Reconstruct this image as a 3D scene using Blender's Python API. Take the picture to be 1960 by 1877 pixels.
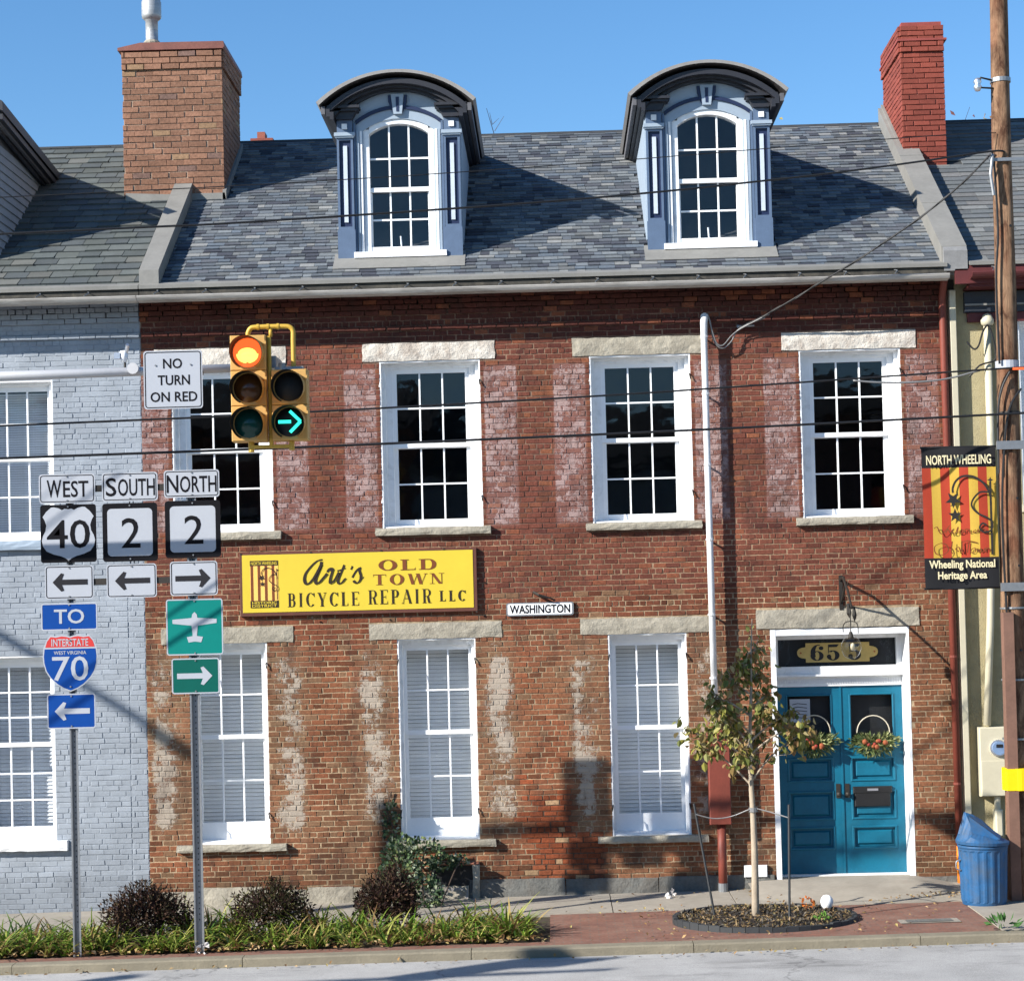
import bpy, math, random
from mathutils import Vector, Matrix
R = random.Random(7)
rad = math.radians
S = bpy.context.scene
for o in list(bpy.data.objects):
    bpy.data.objects.remove(o)

# ---------------------------------------------------------------- camera, sky, sun, exposure
yaw, pitch, roll = rad(1.25), rad(1.7), rad(-1.38)
fw = Vector((-math.sin(yaw)*math.cos(pitch), math.cos(yaw)*math.cos(pitch), math.sin(pitch)))
rt = fw.cross(Vector((0, 0, 1))).normalized()
up = rt.cross(fw)
cr, sr = math.cos(roll), math.sin(roll)
RR = rt*cr + up*sr
UU = up*cr - rt*sr
cam_d = bpy.data.cameras.new('camera')
cam = bpy.data.objects.new('camera', cam_d)
S.collection.objects.link(cam)
cam.matrix_world = Matrix(((RR.x, UU.x, -fw.x, 0), (RR.y, UU.y, -fw.y, -24.5), (RR.z, UU.z, -fw.z, 3.5), (0, 0, 0, 1)))
cam_d.sensor_width = 36.0
cam_d.lens = 36.0*3675/1960
cam_d.shift_y = (1061.0-938.5)/1960
cam_d.clip_end = 3000
cam_d.clip_start = 0.1
S.camera = cam

SUNV = Vector((1.68, 1.0, -1.04))          # direction the light travels
horiz = math.hypot(SUNV.x, SUNV.y)
W = bpy.data.worlds.new('World')
S.world = W
W.use_nodes = True
wn = W.node_tree.nodes
wl = W.node_tree.links
bg = wn['Background']
sky = wn.new('ShaderNodeTexSky')
sky.sky_type = 'NISHITA'
sky.sun_disc = False
sky.sun_elevation = math.atan2(-SUNV.z, horiz)
sky.sun_rotation = math.atan2(-SUNV.x, -SUNV.y) % (2*math.pi)
sky.altitude = 300
sky.air_density = 1.0
sky.dust_density = 0.05
sky.ozone_density = 3.0
hs = wn.new('ShaderNodeHueSaturation')
hs.inputs['Saturation'].default_value = 1.2
hs.inputs['Value'].default_value = 1.0
wl.new(sky.outputs[0], hs.inputs['Color'])
wl.new(hs.outputs[0], bg.inputs[0])
bg.inputs[1].default_value = 0.098
sd = bpy.data.lights.new('sun', 'SUN')
sd.energy = 5.0
sd.angle = rad(0.53)
sd.color = (1.0, 0.95, 0.87)
sun = bpy.data.objects.new('sun', sd)
S.collection.objects.link(sun)
sun.rotation_euler = SUNV.to_track_quat('-Z', 'Y').to_euler()
sun.location = (-30, -20, 30)
S.view_settings.view_transform = 'Standard'
S.view_settings.look = 'None'
S.view_settings.gamma = 1
S.view_settings.use_curve_mapping = False
S.view_settings.exposure = 0.95

# ---------------------------------------------------------------- helpers
ORG = {}
def link(o, parent=None):
    S.collection.objects.link(o)
    if parent is not None:
        o.parent = parent
        ORG[o.name] = ORG.get(parent.name, Vector((0, 0, 0)))
    return o
def tag(o, label=None, cat=None, group=None, kind=None):
    if label: o['label'] = label
    if cat: o['category'] = cat
    if group: o['group'] = group
    if kind: o['kind'] = kind
    return o
def thing(name, loc, label, cat, group=None):
    o = bpy.data.objects.new(name, None)
    o.empty_display_size = 0.2
    S.collection.objects.link(o)
    o.location = loc
    ORG[o.name] = Vector(loc)
    return tag(o, label, cat, group)
def srgb(r, g, b):
    f = lambda c: (c/255/12.92) if c/255 <= 0.04045 else ((c/255+0.055)/1.055)**2.4
    return (f(r), f(g), f(b))

class MB:
    def __init__(s):
        s.v, s.f, s.c, s.m = [], [], [], []
        s.tint = None
        s.mi = 0
    def face(s, pts, tint=None):
        n = len(s.v)
        s.v += [tuple(p) for p in pts]
        t = tint or s.tint or (1, 1, 1, 0)
        s.c += [t]*len(pts)
        s.f.append(tuple(range(n, n+len(pts))))
        s.m.append(s.mi)
    def mesh(s, vs, fs, tint=None):
        n = len(s.v)
        s.v += [tuple(p) for p in vs]
        t = tint or s.tint or (1, 1, 1, 0)
        s.c += [t]*len(vs)
        for f in fs:
            s.f.append(tuple(i+n for i in f))
            s.m.append(s.mi)
        return s
    def box(s, x0, x1, y0, y1, z0, z1, tint=None):
        vs = [(x0, y0, z0), (x1, y0, z0), (x1, y1, z0), (x0, y1, z0), (x0, y0, z1), (x1, y0, z1), (x1, y1, z1), (x0, y1, z1)]
        return s.mesh(vs, [(0, 1, 5, 4), (1, 2, 6, 5), (2, 3, 7, 6), (3, 0, 4, 7), (4, 5, 6, 7), (3, 2, 1, 0)], tint)
    def bbox(s, x0, x1, y0, y1, z0, z1, b=0.006, tint=None):
        """box whose front (-y) edges are chamfered"""
        vs = [(x0, y1, z0), (x1, y1, z0), (x1, y1, z1), (x0, y1, z1), (x0, y0+b, z0), (x1, y0+b, z0), (x1, y0+b, z1), (x0, y0+b, z1),
              (x0+b, y0, z0+b), (x1-b, y0, z0+b), (x1-b, y0, z1-b), (x0+b, y0, z1-b)]
        fs = [(8, 9, 10, 11), (4, 5, 9, 8), (5, 6, 10, 9), (6, 7, 11, 10), (7, 4, 8, 11), (0, 1, 5, 4), (1, 2, 6, 5), (2, 3, 7, 6), (3, 0, 4, 7), (3, 2, 1, 0)]
        return s.mesh(vs, fs, tint)
    def prism(s, poly, y0, y1, tint=None):
        """polygon in XZ (any order) extruded from y0 (front) to y1"""
        a = sum(poly[i][0]*poly[(i+1) % len(poly)][1]-poly[(i+1) % len(poly)][0]*poly[i][1] for i in range(len(poly)))
        if a < 0: poly = poly[::-1]
        n = len(poly)
        vs = [(p[0], y0, p[1]) for p in poly]+[(p[0], y1, p[1]) for p in poly]
        fs = [tuple(range(n)), tuple(range(2*n-1, n-1, -1))]
        for i in range(n):
            j = (i+1) % n
            fs.append((j, i, n+i, n+j))
        return s.mesh(vs, fs, tint)
    def prismx(s, poly, x0, x1, tint=None):
        """polygon in YZ extruded along x"""
        n = len(poly)
        vs = [(x0, p[0], p[1]) for p in poly]+[(x1, p[0], p[1]) for p in poly]
        fs = [tuple(range(n)), tuple(range(2*n-1, n-1, -1))]
        for i in range(n):
            j = (i+1) % n
            fs.append((j, i, n+i, n+j))
        return s.mesh(vs, fs, tint)
    def tube(s, pts, r, seg=8, caps=True, tint=None):
        pts = [Vector(p) for p in pts]
        rs = r if isinstance(r, (list, tuple)) else [r]*len(pts)
        vs, fs = [], []
        prev = None
        for i, p in enumerate(pts):
            d = (pts[min(i+1, len(pts)-1)]-pts[max(i-1, 0)]).normalized()
            if prev is None:
                a = d.cross(Vector((0, 0, 1)))
                if a.length < 0.01: a = d.cross(Vector((1, 0, 0)))
                a.normalize()
            else:
                a = (prev-d*prev.dot(d))
                a = a.normalized() if a.length > 1e-6 else d.orthogonal().normalized()
            prev = a
            b = d.cross(a)
            for k in range(seg):
                t = 2*math.pi*k/seg
                vs.append(p+(a*math.cos(t)+b*math.sin(t))*rs[i])
        for i in range(len(pts)-1):
            for k in range(seg):
                k2 = (k+1) % seg
                fs.append((i*seg+k, i*seg+k2, (i+1)*seg+k2, (i+1)*seg+k))
        if caps:
            fs.append(tuple(range(seg-1, -1, -1)))
            n = (len(pts)-1)*seg
            fs.append(tuple(range(n, n+seg)))
        return s.mesh(vs, fs, tint)
    def lathe(s, prof, c, seg=20, sx=1, sy=1, tint=None):
        vs, fs = [], []
        for (r, z) in prof:
            for k in range(seg):
                t = 2*math.pi*k/seg
                vs.append((c[0]+r*math.cos(t)*sx, c[1]+r*math.sin(t)*sy, c[2]+z))
        for i in range(len(prof)-1):
            for k in range(seg):
                k2 = (k+1) % seg
                fs.append((i*seg+k, i*seg+k2, (i+1)*seg+k2, (i+1)*seg+k))
        return s.mesh(vs, fs, tint)
    def ribbon(s, pts, w, y, dy=0.00012, tint=None):
        """flat stroke in XZ; w = width or function(direction)->width"""
        P = [Vector((p[0], p[1])) for p in pts]
        vs = []
        for i, p in enumerate(P):
            d = (P[min(i+1, len(P)-1)]-P[max(i-1, 0)])
            d = d.normalized() if d.length > 1e-9 else Vector((1, 0))
            ww = w(d, i/(len(P)-1)) if callable(w) else w
            n = Vector((-d.y, d.x))*ww/2
            vs.append((p.x-n.x, y-dy*i, p.y-n.y))
            vs.append((p.x+n.x, y-dy*i, p.y+n.y))
        fs = [(2*i, 2*i+2, 2*i+3, 2*i+1) for i in range(len(P)-1)]
        return s.mesh(vs, fs, tint)
    def build(s, name, mat, parent=None, smooth=False, label=None, kind=None):
        me = bpy.data.meshes.new(name)
        org = ORG.get(parent.name, Vector((0, 0, 0))) if parent is not None else Vector((0, 0, 0))
        ox, oy, oz = org
        me.from_pydata([(v[0]-ox, v[1]-oy, v[2]-oz) for v in s.v], [], s.f)
        mats = mat if isinstance(mat, (list, tuple)) else [mat]
        for m in mats: me.materials.append(m)
        if len(mats) > 1: me.polygons.foreach_set('material_index', s.m)
        a = me.attributes.new('tint', 'FLOAT_COLOR', 'POINT')
        flat = []
        for c in s.c: flat += [c[0], c[1], c[2], c[3] if len(c) > 3 else 0.0]
        a.data.foreach_set('color', flat)
        if smooth: me.polygons.foreach_set('use_smooth', [True]*len(s.f))
        me.update()
        o = bpy.data.objects.new(name, me)
        link(o, parent)
        if label: o['label'] = label
        if kind: o['kind'] = kind
        return o

def inst(name, me, parent, loc, rot=(0, 0, 0), scale=None):
    o = bpy.data.objects.new(name, me)
    link(o, parent)
    o.location = Vector(loc)-ORG.get(parent.name, Vector((0, 0, 0)))
    o.rotation_euler = rot
    if scale: o.scale = scale
    return o
def solo(mb, name, mat, label, cat, smooth=False, group=None, kind=None):
    o = mb.build(name, mat, None, smooth)
    return tag(o, label, cat, group, kind)
def catmull(P, n=6):
    out = []
    Q = [P[0]]+list(P)+[P[-1]]
    for i in range(1, len(Q)-2):
        p0, p1, p2, p3 = [Vector(q) for q in (Q[i-1], Q[i], Q[i+1], Q[i+2])]
        for k in range(n):
            t = k/n
            out.append(0.5*((2*p1)+(p2-p0)*t+(2*p0-5*p1+4*p2-p3)*t*t+(3*p1-p0-3*p2+p3)*t*t*t))
    out.append(Vector(P[-1]))
    return out

# ---------------------------------------------------------------- materials
def new_mat(name):
    m = bpy.data.materials.new(name)
    m.use_nodes = True
    nt = m.node_tree
    return m, nt, nt.nodes, nt.links, nt.nodes['Principled BSDF']
def mathn(N, L, op, a, b=None, clamp=False):
    n = N.new('ShaderNodeMath'); n.operation = op; n.use_clamp = clamp
    for i, x in enumerate((a, b)):
        if x is None: continue
        if isinstance(x, (int, float)): n.inputs[i].default_value = x
        else: L.new(x, n.inputs[i])
    return n.outputs[0]
def noise(N, L, co, scale, detail=4, rough=0.55, dist=0.0):
    n = N.new('ShaderNodeTexNoise')
    n.inputs['Scale'].default_value = scale
    n.inputs['Detail'].default_value = detail
    n.inputs['Roughness'].default_value = rough
    n.inputs['Distortion'].default_value = dist
    if co is not None: L.new(co, n.inputs['Vector'])
    return n.outputs['Fac']
def maprange(N, L, v, a, b, c, d):
    n = N.new('ShaderNodeMapRange')
    L.new(v, n.inputs[0])
    for i, x in enumerate((a, b, c, d)): n.inputs[i+1].default_value = x
    return n.outputs[0]
def mixc(N, L, fac, a, b, mode='MIX'):
    n = N.new('ShaderNodeMix'); n.data_type = 'RGBA'; n.blend_type = mode
    for sock, x in ((n.inputs[0], fac), (n.inputs[6], a), (n.inputs[7], b)):
        if isinstance(x, (int, float)): sock.default_value = x
        elif isinstance(x, tuple): sock.default_value = (x[0], x[1], x[2], 1)
        else: L.new(x, sock)
    return n.outputs[2]
def bump(N, L, h, strength, dist, bsdf):
    n = N.new('ShaderNodeBump')
    n.inputs['Strength'].default_value = strength
    n.inputs['Distance'].default_value = dist
    L.new(h, n.inputs['Height'])
    L.new(n.outputs[0], bsdf.inputs['Normal'])
def coords(N, L, scale=(1, 1, 1)):
    t = N.new('ShaderNodeTexCoord')
    mp = N.new('ShaderNodeMapping')
    mp.inputs['Scale'].default_value = scale
    L.new(t.outputs['Object'], mp.inputs['Vector'])
    return mp.outputs[0]

MATS = {}
def mat(name, col, rough=0.6, metal=0.0, var=0.18, scale=6.0, dirt=0.0, dirtcol=(0.12, 0.10, 0.08), bmp=0.15, bscale=60.0, bdist=0.004, spec=0.4, stretch=(1, 1, 1), tint=False, coat=0.0):
    """general painted / stone / metal surface: two scales of colour noise, dirt patches and fine relief"""
    if name in MATS: return MATS[name]
    m, nt, N, L, B = new_mat(name)
    co = coords(N, L, stretch)
    n1 = noise(N, L, co, scale, 6, 0.6)
    n2 = noise(N, L, co, scale*7, 3, 0.6)
    v = mathn(N, L, 'ADD', maprange(N, L, n1, 0.25, 0.75, 1-var, 1+var), maprange(N, L, n2, 0.25, 0.75, -var*0.5, var*0.5))
    base = (col[0], col[1], col[2])
    if tint:
        a = N.new('ShaderNodeAttribute'); a.attribute_name = 'tint'
        base = mixc(N, L, 1.0, a.outputs['Color'], col, 'MULTIPLY')
    comb = N.new('ShaderNodeCombineXYZ')
    for i in range(3): L.new(v, comb.inputs[i])
    c = mixc(N, L, 1.0, base, comb.outputs[0], 'MULTIPLY')
    if dirt > 0:
        n3 = noise(N, L, co, scale*0.7, 8, 0.7, 0.5)
        d = maprange(N, L, n3, 0.62-dirt*0.3, 0.75, 0.0, min(1.0, dirt*1.6))
        c = mixc(N, L, d, c, dirtcol)
    L.new(c, B.inputs['Base Color'])
    B.inputs['Roughness'].default_value = rough
    B.inputs['Metallic'].default_value = metal
    B.inputs['Specular IOR Level'].default_value = spec
    if coat: B.inputs['Coat Weight'].default_value = coat
    if bmp > 0: bump(N, L, noise(N, L, co, bscale, 5, 0.65), bmp, bdist, B)
    MATS[name] = m
    return m
def emat(name, col, strength, base=(0.02, 0.02, 0.02)):
    m, nt, N, L, B = new_mat(name)
    B.inputs['Base Color'].default_value = (*base, 1)
    B.inputs['Emission Color'].default_value = (*col, 1)
    B.inputs['Emission Strength'].default_value = strength
    B.inputs['Roughness'].default_value = 0.2
    MATS[name] = m
    return m

def brick_mat(name, flake=(0.40, 0.30, 0.26), fscale=9.0, vari=0.42, rough=0.88):
    m, nt, N, L, B = new_mat(name)
    co = coords(N, L)
    a = N.new('ShaderNodeAttribute'); a.attribute_name = 'tint'
    n1 = noise(N, L, co, 28, 6, 0.65)
    n2 = noise(N, L, co, 2.2, 5, 0.6)
    v = mathn(N, L, 'MULTIPLY', maprange(N, L, n1, 0.25, 0.75, 1-vari, 1+vari), maprange(N, L, n2, 0.3, 0.7, 0.86, 1.14))
    comb = N.new('ShaderNodeCombineXYZ')
    for i in range(3): L.new(v, comb.inputs[i])
    c = mixc(N, L, 1.0, a.outputs['Color'], comb.outputs[0], 'MULTIPLY')
    n3 = noise(N, L, co, fscale, 9, 0.78, 0.5)
    thr = mathn(N, L, 'SUBTRACT', 0.80, mathn(N, L, 'MULTIPLY', a.outputs['Alpha'], 0.40))
    d = mathn(N, L, 'MULTIPLY', mathn(N, L, 'SUBTRACT', n3, thr), 9.0, True)
    c = mixc(N, L, mathn(N, L, 'MULTIPLY', d, 0.75), c, flake)
    L.new(c, B.inputs['Base Color'])
    B.inputs['Roughness'].default_value = rough
    B.inputs['Specular IOR Level'].default_value = 0.25
    bump(N, L, mathn(N, L, 'ADD', noise(N, L, co, 55, 6, 0.7), mathn(N, L, 'MULTIPLY', d, 0.3)), 0.5, 0.006, B)
    MATS[name] = m
    return m
M_BRICK = brick_mat('old red brick')
def facade_mat():
    m, nt, N, L, B = new_mat('facade brick')
    co = coords(N, L)
    sp = N.new('ShaderNodeSeparateXYZ'); L.new(co, sp.inputs[0])
    wob = mathn(N, L, 'MULTIPLY', mathn(N, L, 'SUBTRACT', noise(N, L, co, 4, 3, 0.6), 0.5), 0.05)
    u = mathn(N, L, 'ADD', sp.outputs[0], 1.535+1.3425+26.85)
    u = mathn(N, L, 'ABSOLUTE', mathn(N, L, 'SUBTRACT', mathn(N, L, 'MODULO', u, 2.685), 1.3425))
    u = mathn(N, L, 'ADD', u, wob)
    def band(v, a, b, e):
        return mathn(N, L, 'MULTIPLY', maprange(N, L, v, a-e, a+e, 0, 1), maprange(N, L, v, b-e, b+e, 1, 0))
    z = sp.outputs[2]
    upb = mathn(N, L, 'MULTIPLY', band(u, .69, 1.11, .012), band(z, 4.70, 6.76, .03))
    ns = noise(N, L, co, 1.7, 4, 0.6)
    lob = mathn(N, L, 'MULTIPLY', mathn(N, L, 'ADD', mathn(N, L, 'MULTIPLY', band(u, .54, 1.02, .10), .66), mathn(N, L, 'MULTIPLY', band(u, .70, .95, .06), .40)), band(z, .85, 3.15, .25))
    lob = mathn(N, L, 'MULTIPLY', lob, maprange(N, L, ns, .3, .7, .35, 1.35))
    a = N.new('ShaderNodeAttribute'); a.attribute_name = 'tint'
    n1 = noise(N, L, co, 30, 6, 0.7); n2 = noise(N, L, co, 1.6, 5, 0.65)
    v = mathn(N, L, 'MULTIPLY', maprange(N, L, n1, 0.25, 0.75, 0.55, 1.45), maprange(N, L, n2, 0.3, 0.7, 0.74, 1.24))
    comb = N.new('ShaderNodeCombineXYZ')
    for i in range(3): L.new(v, comb.inputs[i])
    c = mixc(N, L, 1.0, a.outputs['Color'], comb.outputs[0], 'MULTIPLY')
    c = mixc(N, L, mathn(N, L, 'MULTIPLY', upb, .30), c, (0.30, 0.17, 0.15))
    n3 = mathn(N, L, 'ADD', noise(N, L, co, 15.0, 10, 0.82, 0.9), mathn(N, L, 'MULTIPLY', mathn(N, L, 'SUBTRACT', noise(N, L, co, 3.2, 4, .6), .5), .45))
    lob = mathn(N, L, 'MULTIPLY', mathn(N, L, 'MULTIPLY', lob, 1.25), maprange(N, L, sp.outputs[0], 2.2, 2.3, 1, 0))
    c = mixc(N, L, mathn(N, L, 'MULTIPLY', mathn(N, L, 'MULTIPLY', lob, maprange(N, L, a.outputs['Alpha'], 0, 1, .2, 1.3)), .5, True), c, (0.20, 0.135, 0.085))
    per = maprange(N, L, a.outputs['Alpha'], 0, 1, .72, 1.06)
    w = mathn(N, L, 'ADD', mathn(N, L, 'MULTIPLY', a.outputs['Alpha'], .16), mathn(N, L, 'MULTIPLY', per, mathn(N, L, 'ADD', mathn(N, L, 'MULTIPLY', upb, .95), lob)))
    thr = mathn(N, L, 'SUBTRACT', 0.79, mathn(N, L, 'MULTIPLY', w, 0.34))
    n4 = noise(N, L, co, 70, 5, .7)
    d = mathn(N, L, 'MULTIPLY', mathn(N, L, 'SUBTRACT', mathn(N, L, 'ADD', n3, mathn(N, L, 'MULTIPLY', mathn(N, L, 'SUBTRACT', n4, .5), .35)), thr), 14.0, True)
    hi = maprange(N, L, z, 3.6, 3.9, 0, 1)
    fl = mixc(N, L, hi, (0.40, 0.35, 0.29), (0.36, 0.265, 0.25))
    c = mixc(N, L, mathn(N, L, 'MULTIPLY', d, 0.78), c, fl)
    # soot streaks
    n5 = noise(N, L, coords(N, L, (1.5, 1, .5)), 2.2, 6, 0.7)
    c = mixc(N, L, maprange(N, L, n5, .50, .70, 0, .62), c, (0.045, 0.026, 0.022))
    L.new(c, B.inputs['Base Color'])
    B.inputs['Roughness'].default_value = 0.9
    B.inputs['Specular IOR Level'].default_value = 0.2
    bump(N, L, mathn(N, L, 'ADD', noise(N, L, co, 60, 6, 0.75), mathn(N, L, 'MULTIPLY', d, 0.35)), 0.75, 0.007, B)
    return m
M_FACADE = facade_mat()
M_BRICKC = brick_mat('chimney brick', flake=(0.38, 0.29, 0.21), fscale=9, vari=0.4)
M_BRICKG = brick_mat('grey painted brick', flake=(0.62, 0.66, 0.72), fscale=14, vari=0.10, rough=0.7)
M_BRICKR = brick_mat('red painted brick', flake=(0.55, 0.40, 0.36), fscale=30, vari=0.15, rough=0.7)
M_WHITE = mat('white paint', (0.78, 0.79, 0.80), 0.5, var=0.06, scale=7, dirt=0.35, dirtcol=(0.42, 0.41, 0.38), bmp=0.08, bscale=25)
M_WHITE2 = mat('white sash paint', (0.82, 0.83, 0.84), 0.4, var=0.03, bmp=0.05)
M_STONE = mat('pale weathered stone', (0.33, 0.30, 0.24), 0.9, var=0.22, scale=5, dirt=0.55, dirtcol=(0.16, 0.14, 0.11), bmp=0.7, bscale=22, bdist=0.02)
M_STONEW = mat('whitewashed stone', (0.58, 0.54, 0.48), 0.9, var=0.2, scale=7, dirt=0.6, dirtcol=(0.26, 0.20, 0.16), bmp=0.9, bscale=26, bdist=0.02)
M_STONED = mat('dark foundation stone', (0.13, 0.13, 0.12), 0.9, var=0.3, scale=4, dirt=0.5, bmp=0.8, bscale=18, bdist=0.02)
M_SHINGLE = mat('asphalt shingle', (1, 1, 1), 0.95, var=0.2, scale=25, bmp=0.6, bscale=180, bdist=0.004, tint=True, spec=0.2)
M_SLATE = mat('grey slate', (1, 1, 1), 0.75, var=0.16, scale=5, dirt=0.25, dirtcol=(0.10, 0.11, 0.10), bmp=0.3, bscale=30, tint=True, spec=0.3)
M_ROOFB = mat('roof underlay', (0.035, 0.037, 0.04), 0.95)
M_GREYMET = mat('grey flashing', (0.20, 0.195, 0.18), 0.6, metal=0.0, var=0.14, scale=3, dirt=0.2, dirtcol=(0.16, 0.15, 0.13), bmp=0.1, bscale=8, bdist=0.01)
M_GUTTER = mat('weathered gutter paint', (0.40, 0.38, 0.35), 0.6, var=0.25, scale=5, dirt=0.5, dirtcol=(0.14, 0.12, 0.10), stretch=(0.4, 1, 3))
M_DARKWOOD = mat('dark stained board', (0.045, 0.042, 0.036), 0.85, var=0.4, scale=8, dirt=0.4, dirtcol=(0.14, 0.12, 0.09))
M_LBLUE = mat('pale blue trim paint', (0.28, 0.345, 0.42), 0.55, var=0.06, scale=5, dirt=0.12, dirtcol=(0.5, 0.55, 0.6))
M_MBLUE = mat('mid blue trim paint', (0.085, 0.128, 0.205), 0.55, var=0.10, scale=8)
M_NAVY = mat('navy trim paint', (0.012, 0.022, 0.065), 0.5, var=0.1, scale=8)
M_DTRIM = mat('slate brown cornice paint', (0.022, 0.023, 0.030), 0.5, var=0.15, scale=6)
M_DROOF = mat('dormer metal roof', (0.24, 0.23, 0.22), 0.55, var=0.15, scale=3)
M_DSIDE = mat('dormer side boards', (0.10, 0.10, 0.11), 0.7, var=0.15, scale=4)
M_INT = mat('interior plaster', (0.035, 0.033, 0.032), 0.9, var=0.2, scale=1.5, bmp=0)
M_BLIND = mat('white blind slat', (0.82, 0.83, 0.84), 0.6, var=0.05, bmp=0)
M_STUCCO = mat('cream stucco', (0.36, 0.31, 0.18), 0.95, var=0.14, scale=2.5, dirt=0.25, dirtcol=(0.30, 0.26, 0.16), bmp=0.9, bscale=70, bdist=0.012)
M_CREAM = mat('cream painted metal', (0.50, 0.46, 0.34), 0.5, var=0.06, scale=4, dirt=0.15, dirtcol=(0.4, 0.36, 0.26))
M_MAROON = mat('maroon board paint', (0.10, 0.022, 0.022), 0.6, var=0.2, scale=5)
M_REDPIPE = mat('red painted pipe', (0.17, 0.038, 0.024), 0.6, var=0.2, scale=6, dirt=0.25, dirtcol=(0.15, 0.05, 0.03), stretch=(1, 1, 0.4))
M_ORANGE = mat('orange pipe', (0.75, 0.22, 0.02), 0.5, var=0.1)
M_PIPEW = mat('white pipe paint', (0.66, 0.67, 0.68), 0.5, var=0.08, scale=4, dirt=0.3, dirtcol=(0.35, 0.32, 0.28), stretch=(3, 3, 0.6))
M_TEAL = mat('teal door paint', (0.002, 0.110, 0.185), 0.48, var=0.14, scale=4, dirt=0.28, dirtcol=(0.02, 0.10, 0.14), bmp=0.06, bscale=20, coat=0.0)
M_BLACK = mat('black paint', (0.012, 0.012, 0.013), 0.5, var=0.1)
M_IRON = mat('dark iron', (0.03, 0.026, 0.022), 0.6, metal=0.3, var=0.2)
M_BRASS = mat('brass', (0.55, 0.42, 0.20), 0.35, metal=0.9, var=0.1)
M_GOLD = mat('gold leaf', (0.50, 0.36, 0.12), 0.5, metal=0.2, var=0.12)
M_SILVER = mat('aluminium', (0.7, 0.7, 0.72), 0.35, metal=0.9, var=0.08)
M_GALV = mat('galvanised steel', (0.26, 0.27, 0.28), 0.45, metal=0.6, var=0.12, scale=20, bmp=0.05)
M_MAST = mat('mast arm paint', (0.50, 0.50, 0.51), 0.5, metal=0.2, var=0.06)
M_SIGNW = mat('white sign sheeting', (0.36, 0.38, 0.42), 0.5, var=0.035, scale=3, bmp=0)
M_SIGNK = mat('black sign ink', (0.006, 0.006, 0.008), 0.7, var=0.05, bmp=0, spec=0.1)
M_ARROW = mat('charcoal sign ink', (0.022, 0.022, 0.026), 0.7, var=0.05, bmp=0, spec=0.1)
M_SIGNB = mat('blue sign sheeting', (0.0, 0.045, 0.235), 0.6, spec=0.15, var=0.05, bmp=0)
M_SIGNR = mat('red sign sheeting', (0.50, 0.035, 0.03), 0.45, var=0.05, bmp=0)
M_SIGNG = mat('green sign sheeting', (0.0, 0.17, 0.145), 0.6, spec=0.15, var=0.05, bmp=0)
M_SIGNG2 = mat('dark green sign sheeting', (0.0, 0.085, 0.066), 0.6, spec=0.15, var=0.05, bmp=0)
M_YSIGN = mat('yellow sign vinyl', (0.60, 0.45, 0.035), 0.55, var=0.05, scale=1.2, bmp=0.05, bscale=3)
M_YORANGE = mat('amber stripe ink', (0.85, 0.50, 0.12), 0.5, var=0.04, bmp=0)
M_BROWN = mat('brown sign frame', (0.10, 0.035, 0.022), 0.6, var=0.2)
M_INKB = mat('brown ink', (0.16, 0.045, 0.012), 0.5, var=0.08, bmp=0)
M_INKK = mat('black brown ink', (0.022, 0.013, 0.008), 0.5, var=0.08, bmp=0)
M_SIGY = mat('signal yellow paint', (0.50, 0.29, 0.085), 0.55, var=0.08, scale=3, dirt=0.1, dirtcol=(0.35, 0.22, 0.08))
M_PIPEY = mat('bracket yellow paint', (0.50, 0.31, 0.04), 0.5, var=0.1)
M_TUNNEL = mat('visor black', (0.008, 0.008, 0.008), 0.7, var=0.1, bmp=0)
M_LENSG = mat('unlit green lens', (0.005, 0.045, 0.035), 0.15, var=0.1)
M_LENSA = mat('unlit amber lens', (0.07, 0.025, 0.006), 0.15, var=0.1)
M_RED_L = emat('lit red lens', (1.0, 0.10, 0.02), 1.0)
M_RED_H = emat('lit red core', (1.0, 0.42, 0.07), 2.0)
M_GRN_L = emat('lit green arrow', (0.03, 0.85, 0.62), 1.1)
M_BANR = mat('red banner cloth', (0.36, 0.038, 0.014), 0.85, var=0.06, bmp=0.1)
M_BANY = mat('yellow banner cloth', (0.52, 0.33, 0.045), 0.85, var=0.06, bmp=0.1)
M_BANK = mat('black banner cloth', (0.010, 0.010, 0.012), 0.9, var=0.1, bmp=0.1)
M_BANT = mat('cream banner print', (0.66, 0.58, 0.36), 0.8, var=0.05, bmp=0)
M_POLE = mat('weathered pole wood', (0.26, 0.145, 0.085), 0.9, var=0.6, scale=7, dirt=0.5, dirtcol=(0.07, 0.035, 0.02), bmp=0.9, bscale=30, bdist=0.012, stretch=(3, 3, 0.25))
M_RISER = mat('brown riser guard', (0.165, 0.088, 0.062), 0.8, var=0.2, scale=5, bmp=0.2)
M_CABLE = mat('black cable', (0.014, 0.014, 0.015), 0.55, var=0.1, bmp=0)
M_CABLEG = mat('grey cable', (0.20, 0.20, 0.20), 0.5, metal=0.3, var=0.2, bmp=0)
M_YELLOW = mat('yellow marker', (0.85, 0.55, 0.0), 0.5, var=0.04, bmp=0)
M_CAN = mat('blue can paint', (0.012, 0.080, 0.20), 0.6, var=0.25, scale=7, dirt=0.6, dirtcol=(0.05, 0.075, 0.11))
M_BARK = mat('young bark', (0.33, 0.27, 0.20), 0.85, var=0.25, scale=14, bmp=0.4, stretch=(1, 1, 0.3))
M_TWIG = mat('dark twig', (0.06, 0.04, 0.03), 0.9, var=0.2, bmp=0)
M_CONC = mat('sidewalk concrete', (0.29, 0.26, 0.215), 0.9, var=0.16, scale=2.0, dirt=0.35, dirtcol=(0.22, 0.19, 0.15), bmp=0.4, bscale=60)
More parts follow.
